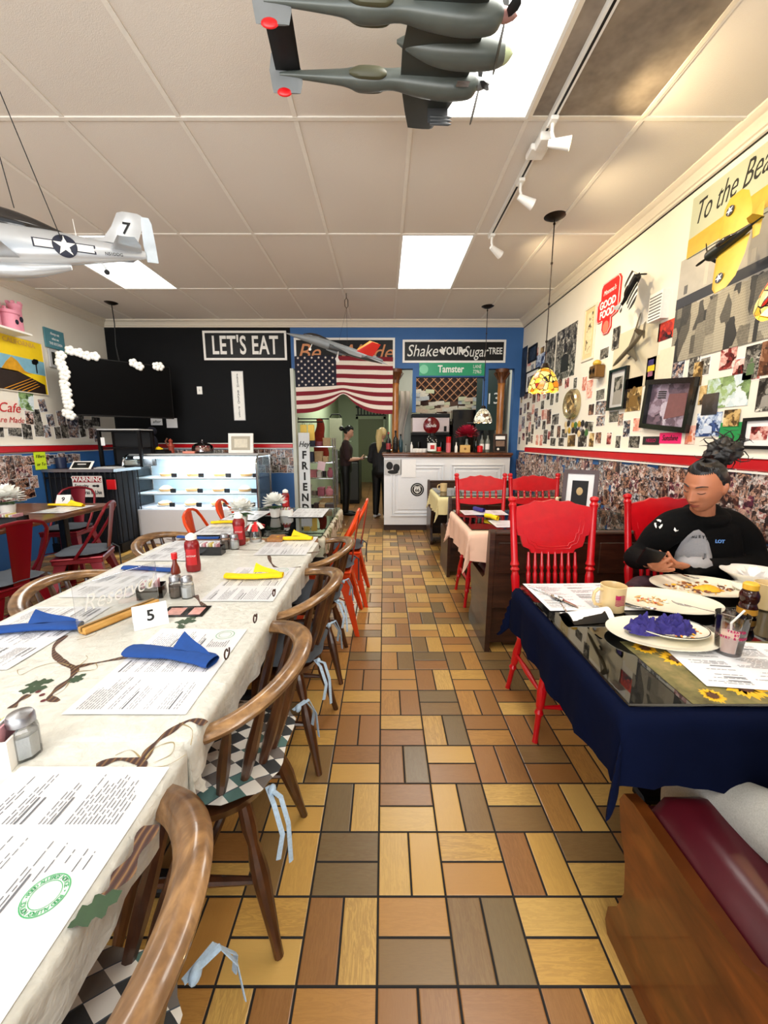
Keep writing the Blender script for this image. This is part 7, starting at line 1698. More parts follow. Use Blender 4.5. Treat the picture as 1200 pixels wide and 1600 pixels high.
for k, s_ in enumerate(('Always eat', 'what we', 'THE KITCHEN')): text(e, s_, h*.2, M['paper'], (0, h*.26-h*.26*k, .02), name='lettering', xs=.7)
c, w, h = lrect(76, 548, 99, 575); e = sign('small_picture', c, RL, w, h, 'dark small picture in a white frame below the teal plaque', 'picture frame', (plain('dark_picture', (50,50,46), .4, var=.5, scale=20), M['ltgrey']), .03, .02)
c = P(8, 500, X=XL+.08); e = empty('toy_castle', (XL+.11, c.y, c.z-.10), (0,0,0), 'pink toy castle on a ledge at the left photo edge', 'toy castle'); pk = plain('pink_castle', (230,150,170), .6, var=.1)
MB().box(-.1,.1,-.28,.16,-.02,0).build('ledge', M['white'], e, smooth=0)
for (y_, r_, hh) in ((-.2,.08,.18),(.0,.09,.15),(.1,.055,.24)):
    mb = MB().lathe([(r_,0),(r_,hh),(r_*1.15,hh+.01),(r_*1.15,hh+.04)], (0,y_,0), 16)
    for k in range(6): a_ = PI*k/3; mb.box(r_*math.cos(a_)-.012, r_*math.cos(a_)+.012, y_+r_*math.sin(a_)-.012, y_+r_*math.sin(a_)+.012, hh+.04, hh+.065)
    mb.build('tower', pk, e, smooth=40)
MB().ball((.055,.1,.13),(.012,.02,.03)).ball((.09,0,.08),(.012,.018,.025)).build('castle_window', M['fblue'], e)
# ================================================================ PHOTO WALL
def snap_mat(name, stops, sc=34, dark=.5):
    """a snapshot: blocky figures in a few tones, different on every print"""
    g = G(name); oi = g.n('ShaderNodeObjectInfo'); r = oi.outputs['Random']
    off = g.comb(g.math('MULTIPLY', r, 37.0), g.math('MULTIPLY', r, 71.0), g.math('MULTIPLY', r, 13.0))
    ad = g.n('ShaderNodeVectorMath', operation='ADD'); g.set(ad, 0, g.co()); g.set(ad, 1, off)
    v = ad.outputs[0]; wob = g.noise(v, 30, 3, .6, out=1)
    ad2 = g.n('ShaderNodeVectorMath', operation='MULTIPLY_ADD'); g.set(ad2, 0, wob); ad2.inputs[1].default_value = (.05,.05,.05); g.set(ad2, 2, v)
    c = g.sep(g.vor(ad2.outputs[0], sc, out='Color')); n = g.noise(v, 70, 4, .7)
    c2_ = g.sep(g.vor(ad2.outputs[0], sc*2.4, out='Color')); f = g.math('ADD', g.math('ADD', g.math('MULTIPLY', c[0], .56), g.math('MULTIPLY', c2_[1], .24)), g.math('MULTIPLY', n, .20))
    g.color(g.ramp(f, stops, 'LINEAR')); g.props(.3); return g.mat
K = srgb
SM = [snap_mat('colour_snapshot_%s' % n, st, sc) for n, st, sc in (
    ('warm', [(.15, K(14,12,14)), (.36, K(60,40,36)), (.45, K(206,160,134)), (.55, K(40,34,42)), (.68, K(226,214,206)), (.8, K(150,70,60)), (.9, K(240,236,230))], 30),
    ('cool', [(.15, K(12,14,20)), (.35, K(44,54,80)), (.48, K(214,176,152)), (.56, K(30,30,34)), (.7, K(208,214,222)), (.85, K(90,86,84))], 34),
    ('dim', [(.2, K(16,10,12)), (.4, K(76,40,34)), (.5, K(190,140,112)), (.62, K(26,20,22)), (.78, K(160,140,130)), (.9, K(220,212,204))], 26),
    ('pink', [(.2, K(24,14,20)), (.38, K(110,40,66)), (.5, K(220,180,160)), (.62, K(46,40,46)), (.78, K(232,226,224))], 30))]
BW = snap_mat('black_and_white_print', [(.2, K(14,14,14)), (.4, K(60,58,54)), (.55, K(150,146,136)), (.7, K(40,38,36)), (.85, K(224,220,208))], 22)
SEP = snap_mat('sepia_print', [(.2, K(40,28,14)), (.45, K(120,92,50)), (.6, K(190,156,96)), (.8, K(222,196,140))], 20)
REDM = snap_mat('red_toned_print', [(.2, K(40,8,10)), (.45, K(150,50,48)), (.6, K(214,160,150)), (.85, K(236,214,206))], 22)
BLUM = snap_mat('blue_toned_print', [(.2, K(10,16,34)), (.45, K(44,76,140)), (.6, K(180,200,226)), (.85, K(238,240,244))], 24)
GRN = snap_mat('green_landscape_print', [(.2, K(60,84,50)), (.45, K(150,180,120)), (.6, K(196,214,220)), (.85, K(226,232,236))], 12)
PINKP = snap_mat('salmon_print', [(.2, K(180,90,80)), (.45, K(224,150,130)), (.7, K(240,210,196))], 22)
LINE = snap_mat('ink_drawing_print', [(.2, K(60,50,34)), (.36, K(226,206,160)), (.8, K(238,220,178))], 20)
DARK = snap_mat('dark_print', [(.2, K(10,10,12)), (.5, K(26,28,34)), (.8, K(50,56,66))], 12)
# cheap bust: head and shoulders printed on the portraits
def bust(e, w, h, mat, z=.0035, sc=1.0):
    s = min(w, h)*sc
    MB().ball((0, s*.16, z), (s*.13, s*.17, .001), 14, 8).build('head_print', mat, e); MB().prism([(-s*.32,-h*.46),(-s*.28,-s*.12),(-s*.1,-s*.04),(s*.1,-s*.04),(s*.28,-s*.12),(s*.32,-h*.46)], z-.0006, z).build('shoulder_print', mat, e, smooth=0)
WX = XR-.004
def wallpic(x0, y0, x1, y1, mat, label, frame=None, fw=.02, th=.012, name='wall_photo', cat='photo', group='photos on the right wall', tilt=0, b=None, bmat=None, matb=None, d=0.0):
    c, w, h = rect(x0, y0, x1, y1, X=WX); c.x = XR-.001-d
    if frame is None and not b and not matb:
        o = MB().box(-w/2, w/2, -h/2, h/2, 0, .003).build(name, mat, smooth=0); o.location = c; o.rotation_euler = (PI/2, tilt, -PI/2); o.rotation_euler = (Euler(RR).to_matrix() @ Matrix.Rotation(tilt, 3, 'Z')).to_euler()
        return tag(o, label, cat, group)
    e = empty(name, c, (Euler(RR).to_matrix() @ Matrix.Rotation(tilt, 3, 'Z')).to_euler(), label, cat, group)
    i = fw*.5 if frame else 0
    if matb:
        MB().box(-w/2+i, w/2-i, -h/2+i, h/2-i, 0, th*.4).build('mat_board', matb, e, smooth=0); m = fw+.18*min(w, h); MB().box(-w/2+m, w/2-m, -h/2+m, h/2-m, th*.4, th*.4+.001).build('print', mat, e, smooth=0)
    else: MB().box(-w/2+i, w/2-i, -h/2+i, h/2-i, 0, .003).build('print', mat, e, smooth=0)
    if frame: MB().box(-w/2, w/2, h/2-fw, h/2, 0, th).box(-w/2, w/2, -h/2, -h/2+fw, 0, th).box(-w/2, -w/2+fw, -h/2+fw, h/2-fw, 0, th).box(w/2-fw, w/2, -h/2+fw, h/2-fw, 0, th).build('frame', frame, e, smooth=0)
    if b: bust(e, w*.8, h*.8, bmat, th*.4+.002 if matb else .004, b)
    return e
sk = plain('printed_skin', (196,160,130), .4); gk = plain('printed_grey', (150,146,138), .4); dk = plain('printed_dark', (30,28,30), .4)
# big city photograph: generic stand-in in greys with a beam across
c, w, h = rect(1055, 410, 1290, 562, X=WX)
zt_, zb_ = P(1100, 395, X=WX).z, P(1100, 545, X=WX).z
ya_, yc_ = P(1057, 480, X=WX).y, 1.2; w = ya_-yc_; c = Vector((XR-.001, (ya_+yc_)/2, 0))
z1, z0 = P(1060, 412, X=WX).z, P(1057, 566, X=WX).z; h = z1-z0; c.z = (z0+z1)/2
g = G('grey_city_print'); v = g.co();
y_ = g.sep(v)[1]; n2 = g.noise(v, 60, 4, .7); vx, vy, vz = g.sep(v)[:3]; bl = g.sep(g.vor(g.mapv(v, (1.0,.4,1)), 15, out='Color', dist='CHEBYCHEV'))[0]
win = g.math('MULTIPLY', g.math('GREATER_THAN', g.math('SINE', g.math('MULTIPLY', vx, 620.0)), .1), g.math('GREATER_THAN', g.math('SINE', g.math('MULTIPLY', vy, 420.0)), -.1))
city = g.mix(g.math('MULTIPLY', win, .38), g.ramp(g.math('ADD', g.math('MULTIPLY', bl, .8), g.math('MULTIPLY', n2, .25)), [(.2, K(40,38,34)), (.5, K(98,92,80)), (.8, K(170,162,142))]), K(30,28,26)); sky = g.mix(g.noise(v, 6, 3), K(196,190,178), K(150,146,138))
up_ = g.ramp(g.math('ADD', y_, g.math('MULTIPLY', g.math('SUBTRACT', g.noise(v, 14, 2), .5), .12)), [(.0, (0,0,0,1)), (.02, (1,1,1,1))])
g.color(g.mix(g.math('GREATER_THAN', g.math('ADD', y_, g.math('MULTIPLY', g.noise(v, 14, 2), .06)), .05), city, sky)); g.props(.5)
e = empty('city_photograph', c, RR, 'very large grey city photograph with a dark beam, above the seated woman', 'poster')
MB().box(-w/2, w/2, -h/2, h/2, 0, .006).build('print', g.mat, e, smooth=0)
MB().prism([(-w/2,.02),(w/2,.05),(w/2,.10),(-w/2,.085)], .006, .0075).build('beam_print', plain('printed_beam', (34,36,44), .5, var=.2), e, smooth=0)
mb = MB(); rr = random.Random(1)
for k in range(10): mb.box(-w/2+.06+k*(w-.1)/10, -w/2+.09+k*(w-.1)/10, .1, .14+.1*rr.random(), .0062, .007, k % 2)
mb.build('crate_shapes', [plain('printed_blocks', (92,90,88), .5), plain('printed_pale_blocks', (190,184,170), .5)], e, smooth=0)
# beach poster above it
ya_ = P(1083, 340, X=WX).y; yc_ = 1.2; z1 = P(1085, 312, X=WX).z; z0 = P(1076, 405, X=WX).z; w = ya_-yc_; h = z1-z0
e = empty('beach_sign_poster', (XR-.010, (ya_+yc_)/2, (z0+z1)/2), RR, 'pale poster reading To the Beach with a yellow biplane wing, top right', 'poster')
MB().box(-w/2, w/2, -h/2, h/2, 0, .005).build('poster_sheet', plain('pale_sage_poster', (176,180,156), .5, var=.08, scale=5), e, smooth=0)
MB().prism([(-w/2,-h/2),(-w/2,-h*.18),(w/2,-h*.0),(w/2,-h*.32)], .005, .0065).build('yellow_wing_print', M['acyellow'], e, smooth=0)
text(e, 'To the Beach', .19, M['ink_black'], (-w/2+.03, h*.16, .006), (0,0,.06), name='script_lettering', shear=.45, xs=.6, align='LEFT', bold=-.0012)
# named pieces (photo rectangles)
wallpic(958, 512, 1026, 606, plain('pale_canvas', (206,196,170), .7, var=.08, scale=8), 'pale canvas panel behind the silver airliner model', name='canvas_panel', cat='canvas')
wallpic(930, 525, 968, 562, BW, 'small black and white portrait on the pale canvas', b=.9, bmat=gk, d=.006) if False else wallpic(958, 512, 968, 545, BW, 'small portrait pinned at the corner of the pale canvas', d=.005)
wallpic(912, 480, 930, 562, LINE, 'framed ink drawing on tan paper left of the red good food sign', M['crown'], .02, matb=plain('tan_mat', (222,200,150), .6))
wallpic(869, 512, 899, 590, BW, 'large black and white picture of standing figures behind the rod of the lamp', b=.8, bmat=dk)
wallpic(826, 540, 839, 565, DARK, 'dark framed picture high up near the blue wall corner', M['black'], .02)
wallpic(838, 553, 852, 574, BLUM, 'dark blue picture left of the lamp rod', name='wall_photo')
wallpic(853, 530, 866, 600, BW, 'tall narrow black and white print just right of the lamp rod')
wallpic(810, 545, 822, 620, DARK, 'tall dark print beside the blue wall corner')
wallpic(822, 578, 842, 612, BW, 'black framed print behind the amber lamp', M['black'], .02, matb=M['paper'])
wallpic(954, 576, 981, 640, BW, 'black framed portrait of a person in uniform, tilted outward', M['gloss_black'], .022, .03, b=1.0, bmat=gk, matb=M['ltgrey'])
wallpic(979, 590, 1002, 642, SEP, 'sepia portrait beside the black framed uniform portrait', b=1.2, bmat=plain('printed_sepia', (120,90,40), .5))
c, w, h = rect(1008, 590, 1086, 672, X=WX)
e = wallpic(1010, 592, 1086, 672, snap_mat('mauve_print', [(.2, K(60,48,64)), (.45, K(120,100,116)), (.65, K(170,156,176)), (.85, K(206,200,214))], 8), 'big black framed mauve picture hung tilted above the red rail', M['gloss_black'], .035, .035, name='framed_print', cat='picture frame', tilt=-.10, group='framed pictures on the right wall')
MB().prism([(-w*.05,-h*.28),(-w*.02,h*.2),(w*.32,h*.22),(w*.34,-h*.18)], .004, .005).build('brown_building_print', plain('printed_maroon', (120,78,80), .5, var=.2), e, smooth=0)
mb = MB()
for k in range(4): mb.box(-w*.25, -w*.08, h*.12+.014*k, h*.12+.014*k+.008, .005, .006)
mb.build('striped_flag_print', dk, e, smooth=0)
wallpic(1162, 652, 1215, 702, REDM, 'black framed red toned street picture right of the hair bun', M['black'], .018, .02, matb=M['paper'], name='framed_print', cat='picture frame', group='framed pictures on the right wall')
wallpic(1083, 566, 1097, 603, SEP, 'narrow sepia portrait right of the big mauve picture'); wallpic(1092, 603, 1104, 632, SEP, 'amber group print below the narrow sepia portrait')
wallpic(1104, 588, 1170, 636, GRN, 'green field picture of a parked propeller plane'); 
c, w, h = rect(1104, 588, 1170, 636, X=WX); e = empty('plane_print_dummy', c, RR) if False else None
wallpic(1098, 615, 1122, 648, DARK, 'black small print overlapping the green field picture', d=.004)
wallpic(1088, 645, 1126, 682, BLUM, 'blue and white costume print left of the green card', b=1, bmat=plain('printed_white_blue', (200,214,236), .4))
wallpic(1126, 535, 1150, 576, REDM, 'print of red raised hands below the city photograph'); wallpic(1163, 540, 1186, 592, BW, 'tall print of a masked figure in green', b=1, bmat=plain('printed_green', (84,108,70), .5))
wallpic(1183, 590, 1215, 642, BW, 'grey portrait cut by the right photo edge', b=1, bmat=gk); wallpic(1188, 532, 1215, 585, snap_mat('brown_print', [(.2, K(50,30,20)), (.5, K(120,76,50)), (.8, K(190,150,120))], 20), 'brown print cut by the right photo edge')
wallpic(1124, 660, 1160, 692, plain('bright_green_card', (20,140,70), .5), 'bright green card behind the hair bun', name='green_card', cat='card'); wallpic(1132, 640, 1156, 666, SEP, 'orange brown figure print above the bright green card', d=.005)
wallpic(1071, 665, 1086, 694, PINKP, 'salmon portrait print between the mauve frame and the blue print', b=1, bmat=plain('printed_orange', (214,120,80), .5))
wallpic(1010, 556, 1040, 600, plain('cream_page', (226,212,178), .6), 'cream page of small flags and stamps below the pale canvas', name='stamp_page', cat='page')
for (x0,y0,x1,y1,col,lb) in ((1014,562,1022,571,(60,50,110),'tiny union flag sticker on the cream page'),(1013,571,1023,580,(236,200,40),'tiny yellow sticker on the cream page'),(1013,580,1020,588,(150,90,110),'tiny striped sticker on the cream page'),(1034,550,1040,557,(200,30,34),'tiny red sticker on the cream page')):
    wallpic(x0,y0,x1,y1, plain('sticker_%d' % x0, col, .5, var=.3, scale=60), lb, name='small_sticker', cat='sticker', group='stickers on the cream page', d=.005)
wallpic(1030, 545, 1052, 598, plain('cream_letter', (228,218,192), .6), 'cream typed letter overlapping the page of stamps', name='typed_letter', cat='letter', d=.006)
wallpic(1029, 502, 1053, 530, snap_mat('red_skyline_print', [(.3, K(30,14,20)), (.5, K(150,30,30)), (.7, K(226,70,40))], 14), 'small red sunset skyline picture left of the city photograph')
c, w, h = rect(1026, 458, 1046, 500, X=WX)
e = empty('striped_box_sign', (XR-.001, c.y, c.z), RR, 'white box sign with black lines above the red sunset picture', 'sign'); MB().box(-w/2,w/2,-h/2,h/2,0,.06).build('box_body', M['white'], e, smooth=0)
mb = MB()
for k in range(8): mb.box(-w/2+.008,w/2-.008,-h/2+.012+k*(h-.02)/8,-h/2+.018+k*(h-.02)/8,.06,.0612)
mb.build('printed_lines', M['ink_black'], e, smooth=0)
# red GOOD FOOD sign
c, w, h = rect(935, 440, 968, 520, X=WX); w *= 1.0
e = empty('good_food_sign', (XR-.002, c.y, c.z), RR, 'red shaped sign reading GOOD FOOD', 'sign')
rp = plain('sign_red_enamel', (206,36,32), .35)
out = [(-.5,.12),(-.42,.2),(-.36,.2),(-.36,.42),(-.28,.5),(.42,.5),(.5,.42),(.5,.2),(.5,-.1),(.44,-.18),(.2,-.22),(.22,-.4),(.1,-.5),(-.1,-.5),(-.22,-.4),(-.2,-.22),(-.44,-.22),(-.5,-.14)]
MB().prism([(a*w, b*h) for a, b in out], 0, .012).build('sign_plate', rp, e, smooth=0)
mb = MB().tube([(a*w*.95, b*h*.97, .0125) for a, b in out], .0025, 4, closed=True); mb.build('white_outline', M['paper'], e)
text(e, 'GOOD', h*.20, M['paper'], (0, h*.08, .0125), name='lettering', xs=w/h*1.55/1.0*.75, bold=.003); text(e, 'FOOD', h*.20, M['paper'], (0, -h*.10, .0125), name='lettering', xs=w/h*1.55*.75, bold=.003); text(e, "Momma's", h*.13, M['paper'], (w*.05, h*.30, .0125), name='script_lettering', shear=.3, xs=w/h*1.1)
MB().lathe([(.001,.0125),(.14*w,.0125)], (0,-h*.36,0), 20, cap=False).build('round_emblem', plain('pale_red_emblem', (232,120,96), .5), e)
# HELLO sunshine tags
c, w, h = rect(1004, 682, 1030, 695, X=WX); e = sign('hello_tag', (XR-.001,c.y,c.z), RR, w, h, 'black and pink hello sticker under the mauve frame', 'sticker', (dk, dk), 0, .004); text(e, 'HELLO', h*.6, M['magenta'], (0,0,.004), name='lettering', shear=.2)
c, w, h = rect(1030, 676, 1064, 693, X=WX); e = sign('sunshine_tag', (XR-.001,c.y,c.z), RR, w, h, 'hot pink sunshine sticker on the red rail under the mauve frame', 'sticker', (plain('hot_pink', (244,24,110), .5), dk), 0, .004); text(e, 'Sunshine', h*.75, M['ink_black'], (0,0,.004), name='script_lettering', shear=.3, xs=.8)
# round convex mirror-like plate, tin motor toy
c = P(896, 632, X=WX); e = empty('portrait_dish', (XR-.002, c.y, c.z), RR, 'round brass rimmed portrait dish on the photo wall', 'portrait dish')
MB().lathe([(.10,.03),(.12,.05),(.14,.055),(.155,.04),(.16,0)], n=40, cap=False).build('brass_rim', plain('brushed_brass', (190,176,136), .25, .8), e); MB().lathe([(.001,.02),(.10,.03)], n=40, cap=False).build('portrait_print', SEP, e)
c = P(940, 580, X=WX); e = empty('tin_camera', (XR-.002, c.y, c.z), RR, 'brown tin box toy with two reels and a yellow top', 'tin toy')
MB().box(-.06,.06,-.06,.05,0,.09,0,.008).build('tin_body', plain('brown_tin', (120,86,44), .35, .5), e)
for sx in (-1,1): MB().lathe([(.012,.0905),(.024,.093),(.026,.0905)], (sx*.028,0,0), 18).build('reel', plain('dark_tin', (60,44,26), .4, .5), e)
MB().ball((0,.07,.05),(.04,.03,.035),14,10).build('yellow_top', M['acyellow'], e)
# many smaller individual prints, scattered over the lower half of the wall and toward the corner
rr = random.Random(21); placed = []
occ = [(954,576,1003,645),(1004,585,1216,702),(958,505,1050,606),(869,505,935,592),(1055,400,1216,566),(878,605,915,662),(925,560,955,600)]
protos = {}
def snap(Yc, Zc, w, h, mat, label, group, rot, X=None, d=.001, side='R', bord=.004):
    key = (round(w, 2), round(h, 2), mat.name, bord)
    if key not in protos:
        mb = MB().box(-w/2, w/2, -h/2, h/2, 0, .0016, 0); mb.box(-w/2+bord, w/2-bord, -h/2+bord, h/2-bord, .0016, .0022, 1); me = mb.mesh('wall_snapshot', 0); me.materials.append(M['paper']); me.materials.append(mat); protos[key] = me
    o = bpy.data.objects.new('wall_snapshot', protos[key]); COL.objects.link(o)
    if side == 'R': o.location = (XR-d, Yc, Zc); base = RR
    elif side == 'L': o.location = (XL+d, Yc, Zc); base = RL
    else: o.location = (Yc, YB-d, Zc); base = RB
    o.rotation_euler = (Euler(base).to_matrix() @ Matrix.Rotation(rot, 3, 'Z')).to_euler(); return tag(o, label, 'photo', group)
def proj(q):
    v = q-Vector((0,0,CAM_H)); zc = v.y*math.cos(PITCH)-v.z*math.sin(PITCH); yc = v.z*math.cos(PITCH)+v.y*math.sin(PITCH); return 600+FPX*v.x/zc, 800-FPX*yc/zc
cnt = 0
sizes = [(.10,.14),(.15,.10),(.08,.11),(.19,.13),(.13,.18),(.11,.11)]
for t in range(4000):
    Yc = 6.08 - 4.3*rr.random()**.8; Zc = 1.28 + (1.25 if Yc > 4.4 else .85)*rr.random()**1.3
    w_, h_ = rr.choice(sizes); 
    if Zc-h_/2 < 1.275: Zc = 1.275+h_/2+.01*rr.random()
    px, py = proj(Vector((XR, Yc, Zc)))
    if px < 806 or px > 1190 or py < 545: continue
    if any(a-6 < px < c_+6 and b-4 < py < d_+4 for a, b, c_, d_ in occ): continue
    if any(abs(Yc-q[0]) < (w_+q[2])*.47 and abs(Zc-q[1]) < (h_+q[3])*.45 for q in placed): continue
    placed.append((Yc, Zc, w_, h_)); cnt += 1
    m = rr.choice([BW, BW, SM[0], SM[2], SEP, REDM, SM[1], PINKP, BW])
    snap(Yc, Zc, w_, h_, m, 'small snapshot among the scattered prints above the red rail on the right wall', 'scattered prints above the right rail', rr.uniform(-.06,.06), d=.001)
    if cnt >= 140: break
rr = random.Random(5)
for k in range(14):   # round stickers and tins near the rail
    px, py = 884+5.2*(k % 7)+rr.uniform(-1,1), 662+13*(k//7)+rr.uniform(-3,3); c = P(px, py, X=WX)
    o = MB().lathe([(.001,.004),(.03,.004),(.034,.002),(.034,0)], n=20).build('round_badge', rr.choice([M['acyellow'], dk, M['label_red'], M['green'], M['tan']])); o.location = (XR-.004, c.y, c.z); o.rotation_euler = RR; tag(o, 'small round badge in the cluster under the brass rimmed portrait', 'badge', 'round badges under the brass portrait')
# dense collage below the rail
rr = random.Random(31); n = 0; M_C = [SM[0], SM[0], SM[2], SM[1], SM[3]]
grp = 'snapshot collage below the rail'
for row in range(6):
    z = 1.12 - .115*row
    y = 5.9
    while y > 1.55:
        if row >= 4 and not (y < 3.9): y -= .2; continue
        w_, h_ = rr.choice([(.09,.13),(.13,.09),(.10,.13),(.12,.12)]); 
        if y < 3.45 and n < 105: snap(y-w_/2, z-.0+rr.uniform(-.02,.01), w_, h_, rr.choice(M_C), 'snapshot in the dense collage below the red rail on the right wall', grp, rr.uniform(-.12,.12), d=.0195+.0004*(n % 11)+.0001*row, bord=0); n += 1
        y -= w_*.98
o = None
# the remaining crowded prints, too many and small to count
mb = MB(); rr = random.Random(44)
for k in range(620):
    y = 1.6+4.45*rr.random()**.8; z = rr.uniform(.52 if y < 3.9 else .66, 1.14); w_, h_ = rr.choice([(.09,.13),(.13,.09)]); X_ = XR-.0122-.00001*k
    mb.add([(X_, y+w_/2, z-h_/2), (X_, y-w_/2, z-h_/2), (X_, y-w_/2, z+h_/2), (X_, y+w_/2, z+h_/2)], [(0,1,2,3)], k % 4)
o = mb.build('snapshot_layer', SM, smooth=0, fixn=False); tag(o, 'crowded overlapping snapshots pasted under the collage on the right wall', 'photos', kind='stuff')
# back wall strip and left wall collage
rr = random.Random(8); n = 0
for row in range(3):
    x = P(396, 720, Y=YB).x
    z = 1.15-.115*row
    while x < XD-.08:
        w_, h_ = rr.choice([(.09,.13),(.12,.12)]); snap(x+w_/2, z, w_, h_, rr.choice([SM[1], SM[2], BW, SM[1]]), 'snapshot on the blue wall between the cake case and the doorway', 'snapshots beside the doorway', rr.uniform(-.1,.1), d=.014+.0005*(n % 6), side='B'); n += 1; x += w_
    x = P(200, 720, Y=YB).x
    while x < P(396, 720, Y=YB).x and row < 1:
        w_, h_ = rr.choice([(.09,.13),(.12,.12)]); snap(x+w_/2, z, w_, h_, rr.choice([SM[1], SM[2], BW]), 'snapshot on the back wall behind the top of the cake case', 'snapshots behind the cake case', rr.uniform(-.1,.1), d=.014+.0005*(n % 6), side='B'); n += 1; x += w_
for row in range(4):
    y = 3.75; z = 1.12-.12*row
    while y < 4.6 or (y < 5.4 and row < 1):
        w_, h_ = rr.choice([(.11,.14),(.14,.11)]); snap(y, z, w_, h_, rr.choice(M_C), 'snapshot in the collage on the left wall below the red rail', 'snapshots on the left wall below the rail', rr.uniform(-.1,.1), d=.013+.0005*(n % 7), side='L'); n += 1; y += w_*.95
placed = []
for t in range(500):
    y = rr.uniform(3.75, 5.75); z = rr.uniform(1.33, 2.05 if y < 4.9 else 1.62); w_, h_ = rr.choice([(.11,.15),(.17,.13),(.2,.27),(.13,.18)])
    if z-h_/2 < 1.3: continue
    px, py = proj(Vector((XL, y, z)))
    if px < -10 or py < 612 and px < 75 or (px < 34 and py < 672): continue
    if any(abs(y-q[0]) < (w_+q[2])*.42 and abs(z-q[1]) < (h_+q[3])*.42 for q in placed): continue
    placed.append((y, z, w_, h_)); snap(y, z, w_, h_, rr.choice([BW, BW, SM[1], BW, GRN, SM[0]]), 'print among the scattered pictures on the left wall above the red rail', 'scattered prints on the left wall', rr.uniform(-.15,.15), d=.001+.0005*(len(placed) % 5), side='L')
    if len(placed) > 30: break
# ================================================================ PEOPLE
from mathutils.bvhtree import BVHTree
def skin_tree(pts, edges, rad, sub=2, root=0):
    """one continuous tapering surface grown round a skeleton; returns (verts, faces)"""
    me = bpy.data.meshes.new('s'); me.from_pydata([tuple(p) for p in pts], edges, []); o = bpy.data.objects.new('s', me); COL.objects.link(o)
    md = o.modifiers.new('k', 'SKIN'); md.use_smooth_shade = True; md.branch_smoothing = .5
    if not me.skin_vertices: me.attributes  # layer is made by the modifier below
    if len(me.skin_vertices) == 0:
        import bmesh
        bm = bmesh.new(); bm.from_mesh(me); bm.verts.layers.skin.verify(); bm.to_mesh(me); bm.free()
    sv = me.skin_vertices[0].data
    for i, r in enumerate(rad): sv[i].radius = (r, r) if not isinstance(r, tuple) else r; sv[i].use_root = (i == root)
    s = o.modifiers.new('u', 'SUBSURF'); s.levels = sub; s.render_levels = sub
    dg = bpy.context.evaluated_depsgraph_get(); m2 = bpy.data.meshes.new_from_object(o.evaluated_get(dg))
    v = [x.co.copy() for x in m2.vertices]; f = [tuple(p.vertices) for p in m2.polygons]
    bpy.data.objects.remove(o); bpy.data.meshes.remove(me); bpy.data.meshes.remove(m2); return v, f
def limb(mb, pts, rad, n=18, up=(0,-1,.001)):
    """smooth tapering tube with rounded ends; a radius may be (width, depth)"""
    P_ = [Vector(p) for p in pts]; Q = [(r, r) if not isinstance(r, tuple) else r for r in rad]; ps = []; rs = []
    for i in range(len(P_)-1):
        p0, p1, p2, p3 = P_[max(i-1, 0)], P_[i], P_[i+1], P_[min(i+2, len(P_)-1)]
        for k in range(6):
            t = k/6; ps.append(.5*((2*p1)+(p2-p0)*t+(2*p0-5*p1+4*p2-p3)*t*t+(3*p1-p0-3*p2+p3)*t**3)); tt = t*t*(3-2*t); rs.append((Q[i][0]+(Q[i+1][0]-Q[i][0])*tt, Q[i][1]+(Q[i+1][1]-Q[i][1])*tt))
    ps.append(P_[-1]); rs.append(Q[-1])
    d0 = (ps[0]-ps[1]).normalized(); d1 = (ps[-1]-ps[-2]).normalized(); A = [(ps[0]+d0*rs[0][1]*a, (rs[0][0]*b, rs[0][1]*b)) for a, b in ((.95,.3),(.7,.7),(.35,.93))]; B = [(ps[-1]+d1*rs[-1][1]*a, (rs[-1][0]*b, rs[-1][1]*b)) for a, b in ((.35,.93),(.7,.7),(.95,.3))]
    ps = [a for a, _ in A]+ps+[a for a, _ in B]; rs = [b for _, b in A]+rs+[b for _, b in B]; vs = []; up = Vector(up)
    for j, p in enumerate(ps):
        t = (ps[min(j+1, len(ps)-1)]-ps[max(j-1, 0)]).normalized(); a = up-t*up.dot(t)
        if a.length < .05: a = t.orthogonal()
        a.normalize(); b = t.cross(a)
        for i in range(n): an = 2*PI*i/n; vs.append(p+a*math.cos(an)*rs[j][1]+b*math.sin(an)*rs[j][0])
    k = len(ps); mb.add(vs, [(j*n+i, j*n+(i+1) % n, (j+1)*n+(i+1) % n, (j+1)*n+i) for j in range(k-1) for i in range(n)]+[tuple(range(n))[::-1], tuple((k-1)*n+i for i in range(n))]); return mb
def fuse(mb, name, mat, parent, voxel=.004, smooth_it=3):
    """melt overlapping closed shapes into one continuous body"""
    me = mb.mesh(name, 0); o = bpy.data.objects.new(name, me); COL.objects.link(o)
    r = o.modifiers.new('r', 'REMESH'); r.mode = 'VOXEL'; r.voxel_size = voxel; r.use_smooth_shade = True
    s = o.modifiers.new('s', 'SMOOTH'); s.factor = .5; s.iterations = smooth_it
    dg = bpy.context.evaluated_depsgraph_get(); m2 = bpy.data.meshes.new_from_object(o.evaluated_get(dg)); bpy.data.objects.remove(o); bpy.data.meshes.remove(me)
    m2.name = name; m2.materials.clear(); m2.materials.append(mat); m2.polygons.foreach_set('use_smooth', [True]*len(m2.polygons))
    o = bpy.data.objects.new(name, m2); COL.objects.link(o); o.parent = parent; return o
def gz(x, z, x0, z0, sx, sz): return math.exp(-((x-x0)/sx)**2 - ((z-z0)/sz)**2)
